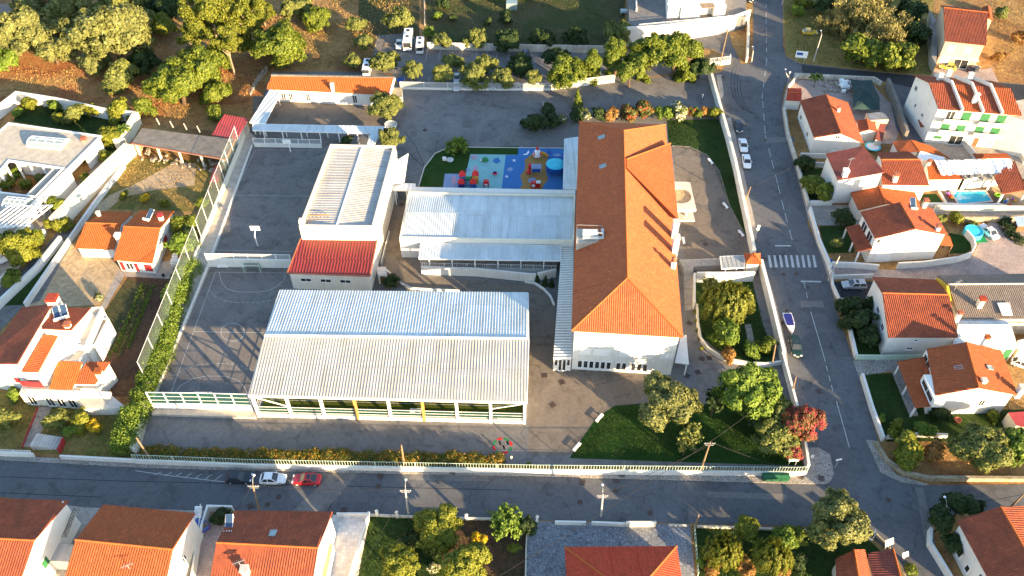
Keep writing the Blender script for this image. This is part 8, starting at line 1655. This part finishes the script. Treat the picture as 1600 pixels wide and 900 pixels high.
for k, (p, lb) in enumerate(((zN(147, 574), 'manhole below the white hatchback on the south road'), (zN(101, 605), 'small manhole near the wooden pole lamp'), (zN(560, 530), 'manhole below the bare wooden pole'), (zO(375, 548), 'ringed manhole above the pole lamp of the blue court'), (zO(228, 596), 'ringed manhole left of the pole lamp of the blue court'), (zO(518, 640), 'small manhole at the road edge by the blue court'), (zP(780, 455), 'manhole in the middle of the crossroads'), (zP(505, 425), 'dark manhole left of the crossroads'), (zR(920, 243), 'manhole just below the zebra crossing'), (zR(1020, 240), 'second manhole right below the zebra crossing'), (zR(1110, 345), 'manhole at the stop line'), (zH(704, 250), 'manhole right of the parked white saloons'), (zH(567, 58), 'small dark cover above the black car on the east road'), (zH(612, 238), 'small dark cover beside the middle white saloon'), (zg(1345, 275), 'manhole on the top road'), (zf(0, 0), ''), )):
    if lb: put(mh, k > 0, Vector((*G(p).xy, .028)), k, lb, 'manhole covers')
gp_ = grate_proto()
for k, (p, lb) in enumerate(((zT(145, 742), 'drain grate west of the school front doors'), (zT(276, 792), 'drain grate south of the school front doors'), (zT(1217, 355), 'drain grate at the foot of the outdoor stairs'), (zT(1310, 618), 'left of two grates by the curving garden wall'), (zT(1365, 614), 'right of two grates by the curving garden wall'), (zT(1280, 718), 'grate south of the two wall grates'), (zT(1200, 745), 'grate at the small porch canopy'), (zO(237, 513), 'grate in the south road below the yard benches'), (zO(400, 482), 'grate on the south pavement'), (zO(377, 505), 'gutter grate under the south pavement'), (zN(568, 488), 'gutter grate near the bare pole'), (zN(868, 471), 'pavement grate right of the bare pole'), (zN(417, 628), 'grate at the patio road edge'), (zN(30, 612), 'grate left of the wooden pole lamp'), (zP(265, 318), 'small cover at the pavement corner'), (zP(386, 330), 'large rusty cover on the pavement corner'), (zK(275, 387), 'square cover in the middle of the east road'), (zH(368, 833), 'rusty cover in the forecourt'), (zF(928, 524), 'red cover in the alley beside the sports hall'), (zC(1345, 440), 'cover on the pavement at the school access'), (zR(770, 123), 'grate at the kerb beside the zebra crossing'), (zO(115, 193), 'rusty cover east of the covered pitch'), (zF(1065, 88), 'dark cover in the yard north of the play lawn'))): put(gp_, k > 0, Vector((*G(p).xy, .028 if not ('pavement' in lb and 'gutter' not in lb) else .14)), k * .4, lb, 'square grates and covers')
# signs
def sign(p, w_, h_, z, mat, label, rz=0, post=True, name='sign', tilt=0, words=None, wc='blue_plastic'):
    b_ = G(p); t = thing(name, label, 'sign', b_); M = Matrix.Rotation(rz, 3, 'Z')
    P = lambda x, y, zz: b_ + M @ Vector((x, y, zz))
    for x in (-w_ * .35, w_ * .35) if w_ > 1 else (0,): MB().bar(P(x, .03, 0), P(x, .03, z + h_ * .9), .08).build('post', 'grey_metal_paint', t)
    m = MB(); q = [P(-w_ / 2, -.03, z), P(w_ / 2, -.03, z), P(w_ / 2, -.03 + tilt, z + h_), P(-w_ / 2, -.03 + tilt, z + h_)]; bk = [v + M @ Vector((0, .05, 0)) for v in q]; m.face(q); m.face(bk[::-1])
    for i in range(4): m.face([q[i], bk[i], bk[(i + 1) % 4], q[(i + 1) % 4]])
    f = m.build('board', mat, t)
    if words: m = MB(); [m.face([q[0].lerp(q[1], a) .lerp(q[3].lerp(q[2], a), c) + M @ Vector((0, -.012, 0)), q[0].lerp(q[1], b).lerp(q[3].lerp(q[2], b), c) + M @ Vector((0, -.012, 0)), q[0].lerp(q[1], b).lerp(q[3].lerp(q[2], b), d) + M @ Vector((0, -.012, 0)), q[0].lerp(q[1], a).lerp(q[3].lerp(q[2], a), d) + M @ Vector((0, -.012, 0))]) for a, b, c, d in words]; m.build('lettering_band', wc, f)
sign(zD(258, 372), 2.8, 1.8, 1.6, 'white_paint', 'white billboard with a blue band facing south on the dry verge', R(-12), name='billboard', words=[(.08, .6, .38, .78)])
sign(zP(765, 752), 1.4, .9, 1.6, 'white_paint', 'white road direction board on the south lane by the outhouses', R(20), tilt=.5); sign(zP(862, 815), 1.0, .6, 1.4, 'white_paint', 'smaller white board further down the south lane', R(20), tilt=.4); sign(zP(690, 680), .8, .9, 1.0, 'pale_metal', 'tilted grey sign plate at the lane kerb', R(60), tilt=.3)
sign(zP(465, 268), .9, .35, 2.2, 'white_paint', 'small street sign on the rounded pavement corner', R(10)); sign(zP(325, 222), .5, .9, .6, 'pale_metal', 'grey cabinet sign beside the bougainvillea'); sign(zP(212, 255), 1.5, .7, 1.3, 'white_paint', 'small white sign on the railing under the bougainvillea', R(0))
sign(zJ(362, 500), .6, .6, 2.1, 'blue_plastic', 'blue square parking sign at the pink yard entrance', R(0), words=[(.3, .42, .15, .85), (.42, .7, .7, .85), (.42, .7, .45, .58), (.6, .7, .45, .85)], wc='white_paint'); sign(zJ(352, 452), .5, .5, 2.0, 'blue_plastic', 'small blue round crossing sign on the east street wall', R(-60))
sign(zH(655, 780), .5, 1.3, 1.2, 'white_paint', 'white sign on a post at the end of the school pavement', R(-10)); sign(zD(190, 475), .4, .4, 2.2, 'white_paint', 'round traffic mirror plate at the road bend', R(20)); sign(zC(1227, 560), .2, .9, .2, 'white_paint', 'slim white marker in the entrance drive'); sign(zC(322, 605), .2, 1.2, .2, 'pale_concrete', 'slim cream post beside the dark shrubs'); sign(zN(1038, 425), .25, .6, .8, 'cream_wall', 'short cream post left behind the railing near the painted circle'); sign(zN(1110, 425), .25, .6, .8, 'cream_wall', 'short cream post right behind the railing near the painted circle')
# playground equipment
def tower(p, roof_, body, h=1.5, s_=.55, label=None, par=None):
    b_ = G(p); t = par; m = MB()
    for x in (-s_, s_):
        for y in (-s_, s_): m.bar(b_ + Vector((x, y, 0)), b_ + Vector((x, y, h + .6)), .1)
    m.build('post', body, t); MB().box(b_ + Vector((0, 0, h * .55)), (2 * s_, 2 * s_, h * .7)).build('tower_box', body, t); z = h + .6
    m = MB(); q = [b_ + Vector((x * (s_ + .15), y * (s_ + .15), z)) for x, y in ((-1, -1), (1, -1), (1, 1), (-1, 1))]; ap = b_ + Vector((0, 0, z + 1.1)); [m.face([q[i], q[(i + 1) % 4], ap]) for i in range(4)]; m.face(q[::-1]); m.build('tower_roof', roof_, t); return b_
t = thing('climbing_castle', 'play castle with four red pointed turrets and a green tunnel', 'play equipment', G(zU(350, 500)))
q = [tower(zU(288, 505), 'red_plastic', 'blue_plastic', 1.6, par=t), tower(zU(422, 500), 'red_plastic', 'yellow_plastic', 1.6, par=t), tower(zU(275, 560), 'red_plastic', 'navy_fabric', 1.0, par=t), tower(zU(398, 560), 'red_plastic', 'blue_plastic', 1.0, par=t)]
MB().tube([q[0] + Vector((.5, 0, 1.2)), q[0].lerp(q[1], .5) + Vector((0, 0, 1.0)), q[1] + Vector((-.5, 0, 1.2))], .5, 12).build('tunnel', 'green_plastic', t); m = MB(); [m.bar(q[0].lerp(q[1], k / 6) + Vector((0, -.7, .2)), q[0].lerp(q[1], k / 6) + Vector((0, -.7, 1.1)), .08) for k in range(7)]; m.bar(q[2] + Vector((0, 0, .8)), q[3] + Vector((0, 0, .8)), .1); m.bar(q[2] + Vector((0, 0, .4)), q[3] + Vector((0, 0, .4)), .1); m.build('bridge_rail', 'blue_plastic', t)
t = thing('slide_tower', 'play tower with a twisting red slide and a blue grey hut', 'play equipment', G(zU(1045, 400))); b_ = G(zU(1050, 410)); m = MB()
for x in (-.9, .9):
    for y in (-.6, .6): m.bar(b_ + Vector((x, y, 0)), b_ + Vector((x, y, 2.0)), .1)
m.build('post', 'grey_metal_paint', t); MB().box(b_ + Vector((0, 0, 1.0)), (1.9, 1.3, .12)).box(b_ + Vector((0, -.62, 1.35)), (1.9, .06, .7)).box(b_ + Vector((0, .62, 1.35)), (1.9, .06, .7)).build('platform', 'blue_plastic', t)
MB().slab([b_ + Vector((-1.05, -.8, 1.95)), b_ + Vector((1.05, -.8, 1.95)), b_ + Vector((1.05, 0, 2.6)), b_ + Vector((-1.05, 0, 2.6))], .06).slab([b_ + Vector((1.05, .8, 1.95)), b_ + Vector((-1.05, .8, 1.95)), b_ + Vector((-1.05, 0, 2.6)), b_ + Vector((1.05, 0, 2.6))], .06).build('hut_roof', 'play_pale', t)
m = MB(); sp = [b_ + Vector((-1.0 - .9 * k / 8 - .2 * math.sin(k * .8), .5 * math.cos(k * .75), 1.5 - 1.35 * k / 8)) for k in range(9)]; m.tube(sp, .36, 10); m.build('slide', 'red_plastic', t); MB().box(b_ + Vector((-1.2, .2, 1.9)), (.9, .8, .9)).build('slide_hood', 'red_plastic', t)
t = thing('rocket_playhouse', 'white play rocket hut with a red tip and a yellow slide', 'play equipment', G(zU(1062, 240))); b_ = G(zU(1062, 238)); MB().lathe(b_, [(.95, .5), (.95, 1.0), (.6, 1.7), (.3, 2.1), (.05, 2.15)], 10).build('hut', 'white_paint', t); MB().lathe(b_, [(.34, 2.1), (.2, 2.6), (.02, 3.1)], 10).build('tip', 'red_plastic', t)
for x in (-.7, .7): MB().slab([b_ + Vector((x - .2, -.75, 1.0)), b_ + Vector((x + .2, -.75, 1.0)), b_ + Vector((x + .1, -.4, 1.7)), b_ + Vector((x - .1, -.4, 1.7))], .08).build('fin', 'red_plastic', t)
m = MB()
for x in (-.7, .7):
    for y in (-.6, .6): m.bar(b_ + Vector((x, y, 0)), b_ + Vector((x, y, .6)), .1)
m.build('post', 'grey_metal_paint', t); MB().tube([b_ + Vector((.7, .2, 1.2)), b_ + Vector((1.6, .2, .8)), b_ + Vector((2.3, .1, .25))], .3, 10).build('slide', 'yellow_plastic', t)
t = thing('round_shelter', 'round cyan canopy shelter with a blue skirt at the east end of the playground', 'shelter', G(zU(1250, 400))); b_ = G(zU(1250, 395)); MB().lathe(b_, [(1.95, 1.9), (2.0, 2.25), (1.2, 2.45), (.1, 2.5)], 24).build('canopy', 'cyan_canvas', t); MB().lathe(b_, [(1.98, 1.35), (2.02, 2.2), (1.9, 2.2), (1.9, 1.35)], 24).build('skirt', 'blue_plastic', t)
for k in range(6): MB().bar(b_ + Vector((1.8 * math.cos(k * 1.047), 1.8 * math.sin(k * 1.047), 0)), b_ + Vector((1.8 * math.cos(k * 1.047), 1.8 * math.sin(k * 1.047), 1.9)), .1).build('post', 'blue_plastic', t)
t = thing('play_kitchen', 'small red and white play house below the slide tower', 'play equipment', G(zU(1045, 545))); b_ = G(zU(1045, 548)); MB().box(b_ + Vector((0, 0, .7)), (1.9, .9, 1.3)).build('hut', 'red_plastic', t); MB().box(b_ + Vector((.55, -.1, 1.42)), (.9, .9, .1)).build('table', 'pale_metal', t); MB().tube([b_ + Vector((-.45, -.47, .75)), b_ + Vector((-.45, -.52, .75))], .38, 16).build('round_window', 'white_paint', t)
t = thing('toy_house', 'small red arched playhouse beside the walkway roof', 'play equipment', G(zU(532, 548))); b_ = G(zU(532, 548)); m = MB(); [m.bar(b_ + Vector((x, y, 0)), b_ + Vector((x, y, 1.3)), .1) for x in (-.5, .5) for y in (-.4, .4)]; m.build('post', 'navy_fabric', t); MB().tube([b_ + Vector((0, -.45, 1.15)), b_ + Vector((0, .45, 1.15))], .6, 14).build('hood', 'red_plastic', t); MB().box(b_ + Vector((0, -.46, 1.0)), (.6, .06, .35)).build('panel', 'white_paint', t)
t = thing('turtle_rider', 'green turtle shaped spring rider on the pale play surface', 'play equipment', G(zU(520, 275))); b_ = G(zU(520, 275)); MB().lathe(b_, [(.15, .1), (.75, .25), (.6, .6), (.1, .78)], 12).build('shell', 'green_plastic', t); MB().lathe(b_ + Vector((-.9, -.1, .1)), [(.1, 0), (.25, .15), (.1, .35)], 8).build('head', 'white_paint', t)
t = thing('spring_rider', 'pink and black flower shaped spring rider', 'play equipment', G(zU(622, 425))); b_ = G(zU(622, 425)); MB().lathe(b_, [(.12, 0), (.12, .4), (.5, .45), (.5, .55), (.1, .6)], 10).build('seat', 'red_plastic', t); MB().box(b_ + Vector((0, 0, .75)), (.7, .12, .5)).build('back_plate', 'navy_fabric', t); m = MB(); [m.box(b_ + Vector((.7 * math.cos(a), .5 * math.sin(a), .5)), (.25, .25, .06)) for a in (0, 1.57, 3.14, 4.71)]; m.build('petal', 'play_pink', t)
t = thing('sand_tray', 'white lidded sand tray on the play lawn', 'sand tray', G(zU(155, 270))); b_ = G(zU(155, 268)); MB().lathe(b_, [(.75, 0), (.8, .2), (.65, .2), (.6, .12), (.02, .12)], 16).build('tray', 'pale_metal', t); MB().box(b_ + Vector((-1.2, .1, .3)), (.8, .7, .6)).build('lid_box', 'white_paint', t)
# pool yard clutter
t = thing('round_pool', 'round above ground pool under a blue cover on a green mat', 'pool', G(zJ(1195, 250))); b_ = G(zJ(1195, 250)); MB().lathe(b_, [(1.75, 0), (1.75, 1.1), (1.65, 1.12), (1.65, 1.0), (.02, 1.0)], 24).build('pool_wall', 'cyan_canvas', t); MB().box(b_ + Vector((.6, -1.2, .02)), (3.2, 2.2, .04), .1).build('mat', 'green_plastic', t)
t = thing('trampoline', 'round blue rimmed trampoline behind the cottage', 'trampoline', G(zI(605, 500))); b_ = G(zI(608, 500)); MB().lathe(b_, [(1.7, .75), (1.7, .85), (1.35, .85), (1.35, .75)], 24).build('rim', 'cyan_canvas', t); MB().lathe(b_, [(1.33, .78), (1.33, .8), (.02, .8)], 24).build('jump_mat', 'white_paint', t)
for k in range(5): MB().bar(b_ + Vector((1.5 * math.cos(k * 1.257), 1.5 * math.sin(k * 1.257), 0)), b_ + Vector((1.5 * math.cos(k * 1.257), 1.5 * math.sin(k * 1.257), .75)), .06).build('leg', 'grey_metal_paint', t)
t = thing('play_hut', 'little timber play hut with a pale blue roof at the right edge', 'play hut', G(zJ(1465, 215))); b_ = G(zJ(1465, 215)); MB().box(b_ + Vector((0, 0, .7)), (1.8, 1.6, 1.4)).build('hut', 'wood', t); MB().slab([b_ + Vector((-1.2, -1.0, 1.6)), b_ + Vector((1.2, -1.0, 1.6)), b_ + Vector((1.2, 1.1, 2.2)), b_ + Vector((-1.2, 1.1, 2.2))], .08).build('roof', 'play_pale', t)
cols = ['red_plastic', 'yellow_plastic', 'lilac_plastic', 'white_paint', 'green_plastic', 'blue_plastic']
for k in range(10):
    p = G(zY(*[(470, 720), (490, 735), (450, 700), (505, 690), (930, 750), (955, 770), (1000, 790), (1040, 760), (1020, 745), (975, 745)][k])); m = MB(); s_ = random.uniform(.25, .45); m.lathe(p, [(s_ * .5, 0), (s_, s_ * .8), (s_ * .4, s_ * 1.6)], 8)
    tag(m.build('pool_toy', cols[k % 6]), ['red', 'yellow', 'lilac', 'white', 'green', 'blue'][k % 6] + (' toy in the heap at the west end of the pool' if k < 4 else ' toy under the poolside pavilion'), 'toy', 'toys scattered round the pool')
p = G(zY(892, 708)); tag(MB().tube([p + Vector((math.cos(a) * .5, math.sin(a) * .5, .2)) for a in [k * 2 * math.pi / 16 for k in range(17)]], .2, 8, False).build('swim_ring', 'lime_plastic'), 'lime green swim ring beside the pool', 'swim ring')
for k, (p, lb) in enumerate(((zK(1022, 548), 'round clay planter below the crossroads villa'), (zL(885, 248), 'left small black pot on the paved yard'), (zL(935, 250), 'right small black pot on the paved yard'))): q = G(p); tag(MB().lathe((q.x, q.y, 0), [(.45 if k == 0 else .2, 0), (.6 if k == 0 else .28, .45), (.5 if k == 0 else .22, .45), (.4 if k == 0 else .2, .3), (.02, .3)], 14).build('planter', 'clay' if k == 0 else 'black_rubber'), lb, 'planter')
t = thing('oil_tank', 'white cylindrical tank on legs beside the top field', 'tank', G(zg(85, 130))); b_ = G(zg(85, 130)); MB().tube([b_ + Vector((-1, 0, 1)), b_ + Vector((1, 0, 1))], .6, 14).build('tank', 'pale_metal', t); MB().bar(b_ + Vector((-.7, 0, 0)), b_ + Vector((-.7, 0, .5)), .15).bar(b_ + Vector((.7, 0, 0)), b_ + Vector((.7, 0, .5)), .15).build('leg', 'grey_metal_paint', t)
for px_, lb in ((zB(90, 165), 'small wooden hutch on the scrubby slope'), (zB(430, 355), 'leaning wooden frame beside the wide spreading tree')):
    b_ = G(px_); t = thing('wooden_frame', lb, 'frame', b_); m = MB()
    for x in (-.8, .8):
        for y in (-.5, .5): m.bar(b_ + Vector((x, y, 0)), b_ + Vector((x * .8, y, 1.4)), .12)
    m.bar(b_ + Vector((-.8, -.5, 1.3)), b_ + Vector((.8, -.5, 1.3)), .12); m.bar(b_ + Vector((-.8, .5, 1.3)), b_ + Vector((.8, .5, 1.3)), .12); m.bar(b_ + Vector((-.8, -.5, .6)), b_ + Vector((.8, -.5, .6)), .12); m.build('timber', 'wood', t)
